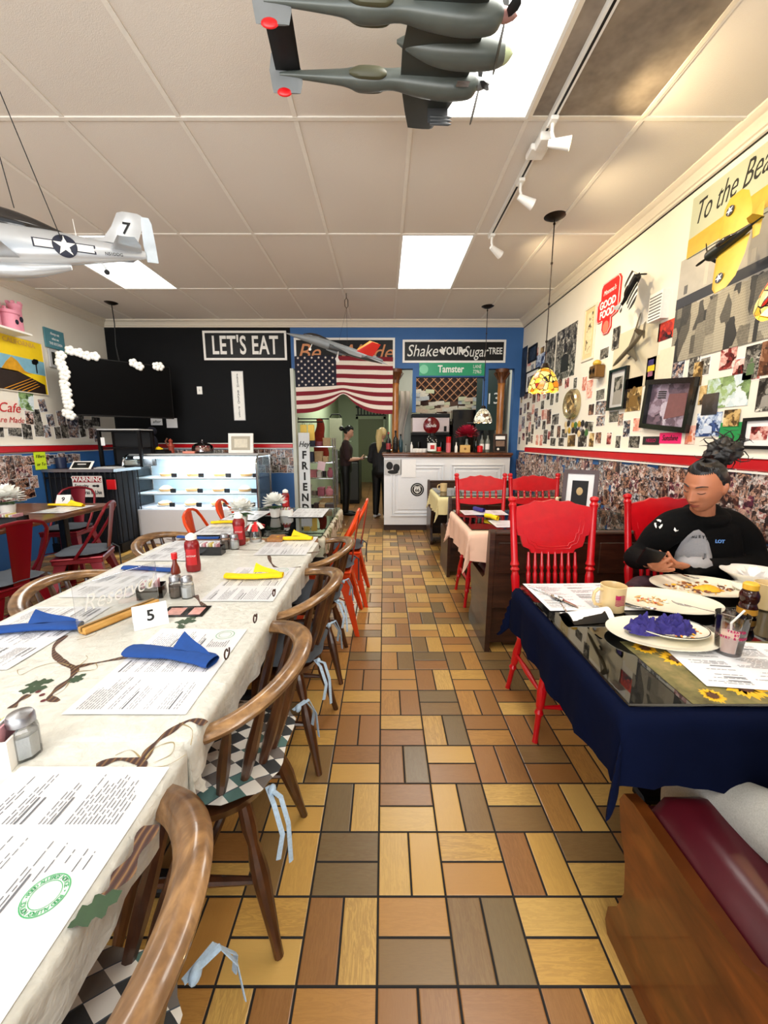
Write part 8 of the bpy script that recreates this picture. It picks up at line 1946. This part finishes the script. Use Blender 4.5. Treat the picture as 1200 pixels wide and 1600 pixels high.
def face_d(x, z):
    ax = abs(x); d = 0
    t = max(0, min(1, (.024-z)/.052)); amp = (.004+.020*t**1.4) if z > -.034 else .024*math.exp(-((z+.034)/.006)**2)
    if z < .04: d += amp*math.exp(-(x/(.0095+.004*t))**2)
    d += .006*gz(ax, z, .012, -.029, .006, .007)
    d -= .010*gz(ax, z, .031, .012, .016, .011); d += .0055*gz(ax, z, .031, .009, .012, .008)
    d += .0035*gz(ax, z, .028, .031, .022, .007); d += .006*gz(ax, z, .043, -.020, .018, .016)
    d += .0065*gz(x, z, 0, -.0565, .020, .0055) + .0065*gz(x, z, 0, -.067, .017, .0055) - .002*gz(x, z, 0, -.062, .022, .0018)
    d += .007*gz(x, z, 0, -.097, .017, .014); return d
def head_pt(dx, dy, dz, off=0.0, face=True):
    s = max(0, -dz); k = 1-.31*s**1.5
    x = (.073+off)*dx*k; z = (.118+off)*dz; y = (.092+off)*dy
    if dy < 0: y *= (1-.30*s)
    if dy > 0: y = y*(.97-.02*dz) + .012*s*s
    if dy > 0 and face: y += face_d(x, z)*min(1, dy*2.2)
    return Vector((x, y, z))
def head_shape(mb, M4, off=0.0, nu=110, nv=90):
    vs = [M4 @ head_pt(0, 0, -1, off)]
    for j in range(1, nv):
        a = -PI/2+PI*j/nv
        for i in range(nu):
            b = 2*PI*i/nu; vs.append(M4 @ head_pt(math.cos(a)*math.cos(b), math.cos(a)*math.sin(b), math.sin(a), off))
    vs.append(M4 @ head_pt(0, 0, 1, off)); fs = []
    for i in range(nu):
        i2 = (i+1) % nu; fs.append((0, 1+i2, 1+i)); fs.append((1+(nv-2)*nu+i, 1+(nv-2)*nu+i2, len(vs)-1))
        for j in range(nv-2): fs.append((1+j*nu+i, 1+j*nu+i2, 1+(j+1)*nu+i2, 1+(j+1)*nu+i))
    mb.add(vs, fs)
    for sx in (-1, 1):
        mb.xf = M4; mb.tube([(sx*.069,-.012,-.030),(sx*.076,-.006,-.018),(sx*.081,-.010,.004),(sx*.079,-.014,.020),(sx*.071,-.006,.022)], [.006,.0075,.009,.008,.005], 10); mb.ball((sx*.073,-.006,-.002),(.006,.012,.022),12,8); mb.xf = None
def fy(x, z):
    k = 1-.31*max(0, -z/.118)**1.5; q = 1-(x/(.073*k))**2-(z/.118)**2; dz = z/.118; dy = math.sqrt(max(.02, q)); return .092*dy*(.97-.02*dz)+.012*max(0, -dz)**2+face_d(x, z)*min(1, dy*2.2)
def head_features(e, M4, lipmat, browmat, open_eyes=False):
    def fx(pts, r, mat, name, off=.0008):
        mb = MB(); mb.xf = M4; mb.tube([(x, fy(x, z)+off, z) for x, z in pts], r, 6, flat=.6); mb.build(name, mat, e)
    for sx in (-1, 1):
        fx([(sx*(.014+.036*t), .030+.007*math.sin(PI*t*.75)-.004*t) for t in [k/8 for k in range(9)]], [.0024+.0022*math.sin(PI*min(1,(k/8)*.8+.2)) for k in range(9)], browmat, 'eyebrow')
        fx([(sx*(.018+.027*t), .0045-.0045*math.sin(PI*t)) for t in [k/8 for k in range(9)]], [.001,.0016,.0022,.0025,.0027,.0028,.0028,.0024,.0012], M['hair'], 'eyelashes')
    mb = MB(); mb.xf = M4; n = 12
    for up in (1, -1):
        vs = []
        for k in range(n+1):
            x = -.023+.046*k/n; th = (.0075 if up < 0 else .0062)*(1-(x/.0235)**2)+.0004
            for j in range(4): z = -.0620+up*th*j/3; vs.append((x, fy(x, z)+.0009-.0004*(j == 3), z))
        mb.add(vs, [(4*k+j, 4*k+j+1, 4*k+j+5, 4*k+j+4) for k in range(n) for j in range(3)])
    mb.build('lips', lipmat, e, smooth=60)
def hair_cap(mb, M4, th=.012, hairline=.52, seed=1):
    nu, nv = 90, 60; vs = []; ok = []
    for j in range(nv+1):
        a = -PI/2*.55+(PI/2*1.55)*j/nv
        for i in range(nu):
            b = 2*PI*i/nu; dx, dy, dz = math.cos(a)*math.cos(b), math.cos(a)*math.sin(b), math.sin(a)
            lim = hairline if dy > .25 else (hairline-(hairline+.45)*min(1, (.25-dy)/.45))
            q = dz-lim; t = max(-.5, min(1, q*3.2)); st = .0022*math.sin(b*46+a*6)
            p = head_pt(dx, dy, dz, (th if t >= 1 else -.006+(th+.006)*max(0, t))+ (st if t > .3 else 0), False); vs.append(M4 @ p)
    fs = [(j*nu+i, j*nu+(i+1) % nu, (j+1)*nu+(i+1) % nu, (j+1)*nu+i) for j in range(nv) for i in range(nu)]
    mb.add(vs, fs)
def hand(mb, wrist, fwd, palm, curl=(.6,.65,.7,.75), s=1.0, side=1, spread=.08, thumb=(.5,.5)):
    """palm and five separate fingers; fwd = towards the fingers, palm = the way the palm faces"""
    f = Vector(fwd).normalized(); p = Vector(palm); p = (p-f*p.dot(f)).normalized(); r = f.cross(p)*side; w = Vector(wrist)
    mb.tube([w-f*.02*s, w+f*.01*s, w+f*.045*s, w+f*.082*s], [.020*s,.022*s,.028*s,.030*s], 14, flat=.52, up=p)
    mb.ball(tuple(w+f*.045*s+r*.018*s+p*.006*s), .018*s, 10, 8)
    lens = ((.036,.022,.017),(.040,.026,.019),(.037,.024,.018),(.029,.018,.015)); tips = []
    for k in range(4):
        b = w+f*(.084-.004*abs(k-1.3))*s+r*(.027-.0175*k)*s; d = (f+r*(1.4-k)*spread).normalized(); pts = [b-d*.015*s, b]; c = curl[k]
        for L in lens[k]:
            d = (d*math.cos(c)+p*math.sin(c)).normalized(); pts.append(pts[-1]+d*L*s)
        mb.tube(pts, [.0095*s,.0093*s,.0086*s,.0078*s,.0062*s], 10); mb.ball(tuple(pts[-1]), .0064*s, 8, 6); tips.append(pts[-1])
    b = w+f*.018*s+r*.022*s; d = (f*.75+r*.75+p*thumb[0]).normalized(); pts = [b-d*.01*s, b]
    for L, c in ((.036,.15),(.030,thumb[1]*.6),(.024,thumb[1])):
        d = (d*math.cos(c)+(f*.6+p*.5).normalized()*math.sin(c)).normalized(); pts.append(pts[-1]+d*L*s)
    mb.tube(pts, [.013*s,.013*s,.0115*s,.010*s,.0075*s], 10); mb.ball(tuple(pts[-1]), .0078*s, 8, 6); tips.append(pts[-1]); return tips

# ---- the seated woman with the phone
wm = empty('person', (1.55, 1.93, .46), (0,0,0), 'seated woman in black zip jacket and grey shirt looking down at her phone', 'person', None)
OFF = -Vector((1.55, 1.93, .46))
def W(*p): return Vector(p)+OFF
M['skin'] = plain('warm_brown_skin', (176,112,80), .45, var=.06, scale=14); M['jacket'] = plain('black_jacket_knit', (5,5,6), .9, var=.35, scale=60, bump=.25, Specular_IOR_Level=.15)
Hc = W(1.45, 1.82, 1.145)
HM = Matrix.Translation(Hc) @ Matrix.Rotation(R(112), 4, 'Z') @ Matrix.Rotation(R(-20), 4, 'X') @ Matrix.Rotation(R(-5), 4, 'Y')
mb = MB(); head_shape(mb, HM)
neck = skin_tree([W(1.56,1.95,.86), W(1.535,1.92,.96), W(1.505,1.885,1.02), W(1.475,1.85,1.09)], [(0,1),(1,2),(2,3)], [.085,.062,.052,.055]); mb.add(*neck); limb(mb, [W(1.60,1.955,.60), W(1.58,1.945,.80), W(1.56,1.94,.90)], [(.12,.08),(.13,.08),(.09,.06)]); limb(mb, [W(1.56,1.94,.93), W(1.37,1.918,.90), W(1.29,1.93,.81), W(1.22,1.90,.79)], .04 and [.04]*4); limb(mb, [W(1.56,1.94,.93), W(1.73,1.93,.89), W(1.77,1.895,.80), W(1.66,1.83,.76)], [.04]*4)
# arms and hands of bare skin (forearms run up inside the sleeves)
lw, rw = W(1.335,1.700,.805), W(1.185,1.745,.800)
mb.add(*skin_tree([W(1.66,1.83,.76), W(1.46,1.735,.785), lw], [(0,1),(1,2)], [.034,.030,.024]))
mb.add(*skin_tree([W(1.22,1.90,.79), W(1.20,1.80,.80), rw], [(0,1),(1,2)], [.034,.028,.022]))
hand(mb, lw, (-1,-.02,.12), (-.1,.45,.9), (.35,.42,.5,.6), .98, 1, thumb=(.5,.45))
hand(mb, rw, (-.35,-.85,.25), (.75,-.15,.75), (.5,.6,.7,.8), .98, -1, thumb=(.5,.5))
fuse(mb, 'body', M['skin'], wm, .0035, 2)
head_features(wm, HM, plain('lip_rose', (132,54,50), .4), M['hair'])
mb = MB(); hair_cap(mb, HM, .009, .56); mb.build('hair', M['hair'], wm, smooth=80, fixn=False)
def bunf(u, v):
    a = 2*PI*u; b = -PI/2+PI*v; d = Vector((math.cos(b)*math.cos(a), math.cos(b)*math.sin(a), math.sin(b))); n_ = mnoise.noise(d*2.3)*.28+mnoise.noise(d*6)*.16
    return tuple(W(1.565,1.885,1.295)+Vector((d.x*.068, d.y*.06, d.z*.062))*(1+n_))
mb = MB().grid(bunf, 50, 30, wrapu=True); rr = random.Random(4)
for k in range(26):
    d = Vector((rr.gauss(0,1), rr.gauss(0,.6), rr.gauss(.2,1))).normalized(); s = W(1.565,1.885,1.295)+d*.05; t2 = d.cross(Vector((rr.gauss(0,1),rr.gauss(0,1),rr.gauss(0,1)))).normalized()
    mb.tube([s, s+d*.03+t2*.01, s+d*.045+t2*.035, s+d*.04+t2*.06], [.004,.003,.0018,.0006], 5)
mb.build('hair_bun', M['hair'], wm, smooth=60, fixn=False)
# jacket
mb = MB()
limb(mb, [W(1.60,1.96,.52), W(1.595,1.955,.66), W(1.58,1.945,.80), W(1.56,1.94,.91), W(1.545,1.935,.97)], [(.175,.13),(.165,.125),(.18,.13),(.175,.115),(.11,.085)])
limb(mb, [W(1.54,1.93,.955), W(1.42,1.92,.94), W(1.345,1.915,.895), W(1.29,1.93,.81), W(1.225,1.90,.785), W(1.193,1.785,.80)], [.085,.082,.072,.060,.052,.036])
limb(mb, [W(1.56,1.94,.955), W(1.67,1.94,.935), W(1.745,1.925,.885), W(1.775,1.895,.80), W(1.735,1.835,.755), W(1.58,1.77,.77), W(1.35,1.703,.803)], [.085,.085,.076,.068,.062,.050,.038])
mb.tube([W(1.545+.078*math.cos(a), 1.91+.065*math.sin(a), .985+.02*math.sin(a)+.012) for a in [2*PI*k/20 for k in range(20)]], .026, 10, closed=True)   # folded collar
mb.ball(tuple(W(1.59,1.985,.965)), (.12,.06,.06), 18, 12)
jk = fuse(mb, 'jacket', M['jacket'], wm, .006, 4)
bvh = BVHTree.FromPolygons([v.co.copy() for v in jk.data.vertices], [tuple(p.vertices) for p in jk.data.polygons])
camo = Vector((0,0,CAM_H))+OFF
def on(px, py, bv=None):
    d = (P(px, py, Y=1.0)+OFF-camo).normalized(); h = (bv or bvh).ray_cast(camo, d); return (h[0], h[1]) if h[0] is not None else (None, None)
def patch(outline, mat, name, off=.003, bv=None, dens=5):
    """a cloth shape lying on the garment's surface, given by points of the photo"""
    cx = sum(p[0] for p in outline)/len(outline); cy = sum(p[1] for p in outline)/len(outline); mb = MB(); n = len(outline); vs = []; dn = dens
    for k in range(dn+1):
        for p in outline:
            q, nm = on(cx+(p[0]-cx)*k/dn, cy+(p[1]-cy)*k/dn, bv)
            if q is None: return None
            vs.append(q+nm*off*(1 if k < dn else .3))
    mb.add(vs, [(k*n+i, k*n+(i+1) % n, (k+1)*n+(i+1) % n, (k+1)*n+i) for k in range(dn) for i in range(n)]); return mb.build(name, mat, wm, smooth=80, fixn=False)
M['shirt'] = plain('heather_grey_shirt', (150,150,154), .85, var=.12, scale=160)
patch([(1091,827),(1100,834),(1107,848),(1112,868),(1113,884),(1102,888),(1085,887),(1068,884),(1053,874),(1056,862),(1064,846),(1074,836),(1083,829)], M['shirt'], 'grey_shirt', .010, dens=8)
for k, (chh, px, py) in enumerate((('N',1080,836.5),('G',1086,838),('E',1092,839),('T',1098,840),('I',1103,841.5))):
    q, nm = on(px, py)
    if q is not None: text(wm, chh, .018, M['ink_black'], q+nm*.0125, nm.to_track_quat('Z', 'Y').to_euler(), 'shirt_lettering', .0004, bold=.0005)
patch([(1054,824),(1056,829),(1060,828),(1059.5,829.5),(1055,831),(1052.5,828)], M['white'], 'white_chest_mark', .004, dens=2)
q, nm = on(1124, 846)
if q is not None: text(wm, 'LOT', .021, plain('light_blue_embroidery', (100,150,220), .6), q+nm*.004, nm.to_track_quat('Z', 'Y').to_euler(), 'blue_lettering', .0006, bold=.001)
for a in (0, 2.1, 4.2): patch([(1029+6.5*math.cos(a+t*.22), 819+7.5*math.sin(a+t*.22)) for t in range(7)]+[(1029+3.6*math.cos(a+1.5-t*.3), 819+4.2*math.sin(a+1.5-t*.3)) for t in range(5)], M['white'], 'white_shoulder_emblem', .004, dens=2)
# trousers, shoes
M['plum'] = plain('plum_trousers', (50,18,30), .8, var=.2)
mb = limb(MB(), [W(1.50,1.94,.55), W(1.70,1.94,.55)], [.11,.11]); limb(mb, [W(1.54,1.93,.55), W(1.34,1.82,.61), W(1.16,1.745,.665), W(1.15,1.69,.45), W(1.18,1.70,.10)], [.095,.085,.068,.058,.042]); limb(mb, [W(1.68,1.93,.54), W(1.71,1.72,.56), W(1.70,1.50,.52), W(1.70,1.51,.30), W(1.70,1.58,.10)], [.095,.085,.068,.058,.042])
fuse(mb, 'trousers', M['plum'], wm, .008, 3)
for p in (W(1.18,1.66,.03), W(1.70,1.56,.03)): MB().tube([p+Vector((0,.05,.02)), p+Vector((0,-.02,.015)), p+Vector((0,-.12,.0)), p+Vector((0,-.17,-.005))], [.036,.04,.038,.02], 12, flat=.7).build('shoe', M['black'], wm)
ph = empty('smartphone', P(1016, 872, Y=1.655), (R(-42), R(12), R(-28)), 'black smartphone held in both hands by the seated woman', 'phone')
MB().box(-.038,.038,-.075,.075,-.005,.004,0,.004).build('phone_case', M['black'], ph); MB().box(-.034,.034,-.069,.069,.004,.0045).build('phone_screen', M['gloss_black'], ph, smooth=0)

# ---- generic standing figure for the two women in the passage
def standing(loc, rz, H, top, legs, hairm, hairlong, label, arms, lean=.0, skinm=None):
    e = empty('person', loc, (0,0,rz), label, 'person'); k = H/1.62; V = lambda x, y, z: Vector((x*k, (y+lean*max(0, z-.9))*k, z*k)); sm_ = skinm or M['skin_pale']
    HM = Matrix.Translation(V(0,.045,1.50)) @ Matrix.Rotation(R(-22), 4, 'X') @ Matrix.Scale(k*.96, 4); mb = MB(); head_shape(mb, HM, nu=60, nv=50)
    mb.add(*skin_tree([V(0,0,1.25), V(0,.0,1.36), V(0,.03,1.44)], [(0,1),(1,2)], [.07*k,.05*k,.048*k])); limb(mb, [V(0,0,.3+.6), V(0,0,1.26)], [(.10*k,.07*k)]*2); limb(mb, [V(-.17,0,1.27), V(.17,0,1.27)], [.045*k]*2)
    for sx, (el, wr_) in zip((-1, 1), arms):
        sh = V(sx*.17, 0, 1.28); el = V(*el); wr_ = V(*wr_); mb.add(*skin_tree([sh, el, wr_], [(0,1),(1,2)], [.045*k,.036*k,.024*k]))
        hand(mb, wr_, (wr_-el).normalized(), (-sx*.5, 0, .5), (.4,.5,.5,.6), .95*k, sx)
    for sx in (-1, 1): limb(mb, [V(sx*.04,0,.9), V(sx*.09,0,.5), V(sx*.10,0,.08)], [.06*k,.05*k,.035*k])
    fuse(mb, 'body', sm_, e, .007, 2); head_features(e, HM, plain('lip', (160,90,84), .5), hairm)
    mb = MB(); hair_cap(mb, HM, .014, .5)
    if hairlong: mb.tube([V(0,-.05,1.56), V(0,-.085,1.45), V(.01,-.09,1.30), V(.0,-.08,1.18)], [.075*k,.08*k,.07*k,.03*k], 14, flat=.6)
    else: mb.ball(tuple(V(0,-.08,1.57)), .045*k, 12, 8)
    mb.build('hair', hairm, e, smooth=80, fixn=False)
    mb = limb(MB(), [V(0,0,.92), V(0,0,1.05), V(0,.01,1.2), V(0,0,1.31)], [(.165*k,.12*k),(.15*k,.115*k),(.165*k,.12*k),(.10*k,.07*k)])
    for sx, (el, wr_) in zip((-1, 1), arms):
        sh = V(sx*.155, 0, 1.285); b = V(*el); pts = [V(sx*.05,0,1.30), sh, sh.lerp(b, .5), sh.lerp(b, .9)]; rr_ = [.06*k,.064*k,.058*k,.052*k]
        if hairlong: pts.append(b.lerp(V(*wr_), .9)); rr_.append(.040*k)
        limb(mb, pts, rr_)
    fuse(mb, 'top', top, e, .010, 3)
    mb = limb(MB(), [V(0,0,.96), V(0,0,.84)], [(.155*k,.12*k),(.17*k,.125*k)])
    for sx in (-1, 1): limb(mb, [V(sx*.085,0,.84), V(sx*.095,.01,.46), V(sx*.10,-.01,.09)], [.092*k,.070*k,.055*k])
    fuse(mb, 'trousers', legs, e, .010, 3)
    for sx in (-1, 1): MB().tube([V(sx*.10,-.06,.035), V(sx*.10,.0,.04), V(sx*.10,.10,.03), V(sx*.10,.17,.022)], [.03*k,.042*k,.04*k,.018*k], 12, flat=.75).build('shoe', M['ltgrey'] if hairlong else M['black'], e)
    return e
c = P(541, 800, Y=7.3)
standing((c.x, 7.3, 0), R(-88), 1.60, plain('dark_maroon_top', (40,16,20), .8), M['black'], M['hair'], False, 'woman in dark maroon top standing in the passage reading papers, seen from the side', [((-.20,.05,1.02),(-.08,.26,1.03)),((.20,.05,1.02),(.08,.26,1.03))], .03)
pp = empty('held_papers', (c.x+.34, 7.3, 1.035), (0,-.2,0), 'white papers held by the standing woman in the passage', 'papers'); MB().box(-.07,.08,-.08,.08,0,.004).box(-.05,.10,-.07,.07,.005,.008).build('paper_sheets', M['paper'], pp, smooth=0)
MB().box(-.02,.02,-.085,-.07,-.004,.012).build('binder_clip', M['black'], pp, smooth=0)
c = P(597, 800, Y=7.0)
standing((c.x-.02, 7.0, 0), R(-25), 1.56, plain('black_long_sleeve', (18,18,22), .8), M['black'], plain('blond_hair', (216,190,130), .5, var=.3, scale=60), True, 'blond woman in black standing in the passage at the counter end, seen from behind', [((-.22,.0,1.02),(-.15,.18,1.0)),((.22,.02,1.02),(.12,.2,1.0))])

# ---- person on the foreground pew: only a light grey leg and elbow reach into the photo
fp = empty('person', (.90, .30, .51), (0,0,0), 'person in light grey clothes on the foreground pew, only leg and elbow showing', 'person'); OFF = -Vector((.90,.30,.51))
HM = Matrix.Translation(W(.95,.30,1.28)) @ Matrix.Rotation(R(-15), 4, 'X'); mb = MB(); head_shape(mb, HM, nu=50, nv=40); mb.add(*skin_tree([W(.95,.22,1.0), W(.95,.23,1.1), W(.95,.27,1.2)], [(0,1),(1,2)], [.08,.055,.05]))
hand(mb, W(1.02,.70,.79), (.9,.35,0), (0,0,-1), (.3,.35,.4,.45), 1.0, 1); hand(mb, W(1.15,.60,.80), (-.3,.9,0), (0,0,-1), (.3,.35,.4,.45), 1.0, -1)
mb.add(*skin_tree([W(.84,.62,.80), W(1.02,.70,.79)], [(0,1)], [.034,.025])); limb(mb, [W(.95,.23,1.03), W(1.11,.26,1.0), W(1.20,.37,.85), W(1.15,.60,.80)], [.05,.04,.034,.025]); limb(mb, [W(.95,.23,1.03), W(.80,.27,1.0), W(.75,.45,.89), W(.84,.62,.80)], [.05,.04,.034,.034])
fuse(mb, 'body', M['skin_pale'], fp, .007, 2)
mb = MB(); hair_cap(mb, HM, .012); mb.build('hair', M['hair'], fp, smooth=80, fixn=False)
g = G('light_grey_fleece'); n1 = g.noise(g.co(), 300, 3, .7); g.color(g.mix(n1, K(150,150,146), K(212,212,206))); g.props(.95); g.bump(n1, .4, .003); M['fleece'] = g.mat
mb = limb(MB(), [W(.97,.28,.64), W(.96,.24,.80), W(.95,.22,1.0), W(.95,.22,1.06)], [(.17,.13),(.16,.125),(.17,.12),(.10,.08)])
limb(mb, [W(.93,.23,1.05), W(.80,.26,1.01), W(.745,.44,.90), W(.768,.605,.815), W(.99,.685,.80)], [.075,.07,.058,.052,.036]); limb(mb, [W(.98,.23,1.05), W(1.11,.25,1.01), W(1.20,.36,.86), W(1.16,.56,.81)], [.075,.07,.056,.038])
fuse(mb, 'sweatshirt', M['fleece'], fp, .008, 3)
mb = limb(MB(), [W(.90,.32,.62), W(1.08,.32,.62)], [.115,.115])
for xx, x2 in ((.88,.835),(1.10,1.12)): limb(mb, [W(xx,.36,.585), W(x2+.01,.62,.565), W(x2,.84,.485), W(x2,.95,.41), W(x2,.95,.26), W(x2,.92,.08)], [.095,.080,.064,.062,.054,.045])
fuse(mb, 'trousers', M['fleece'], fp, .008, 3)
for x in (.83, 1.12): MB().tube([W(x,.86,.04), W(x,.94,.04), W(x,1.04,.03), W(x,1.10,.022)], [.03,.042,.04,.018], 12, flat=.75).build('shoe', M['black'], fp)
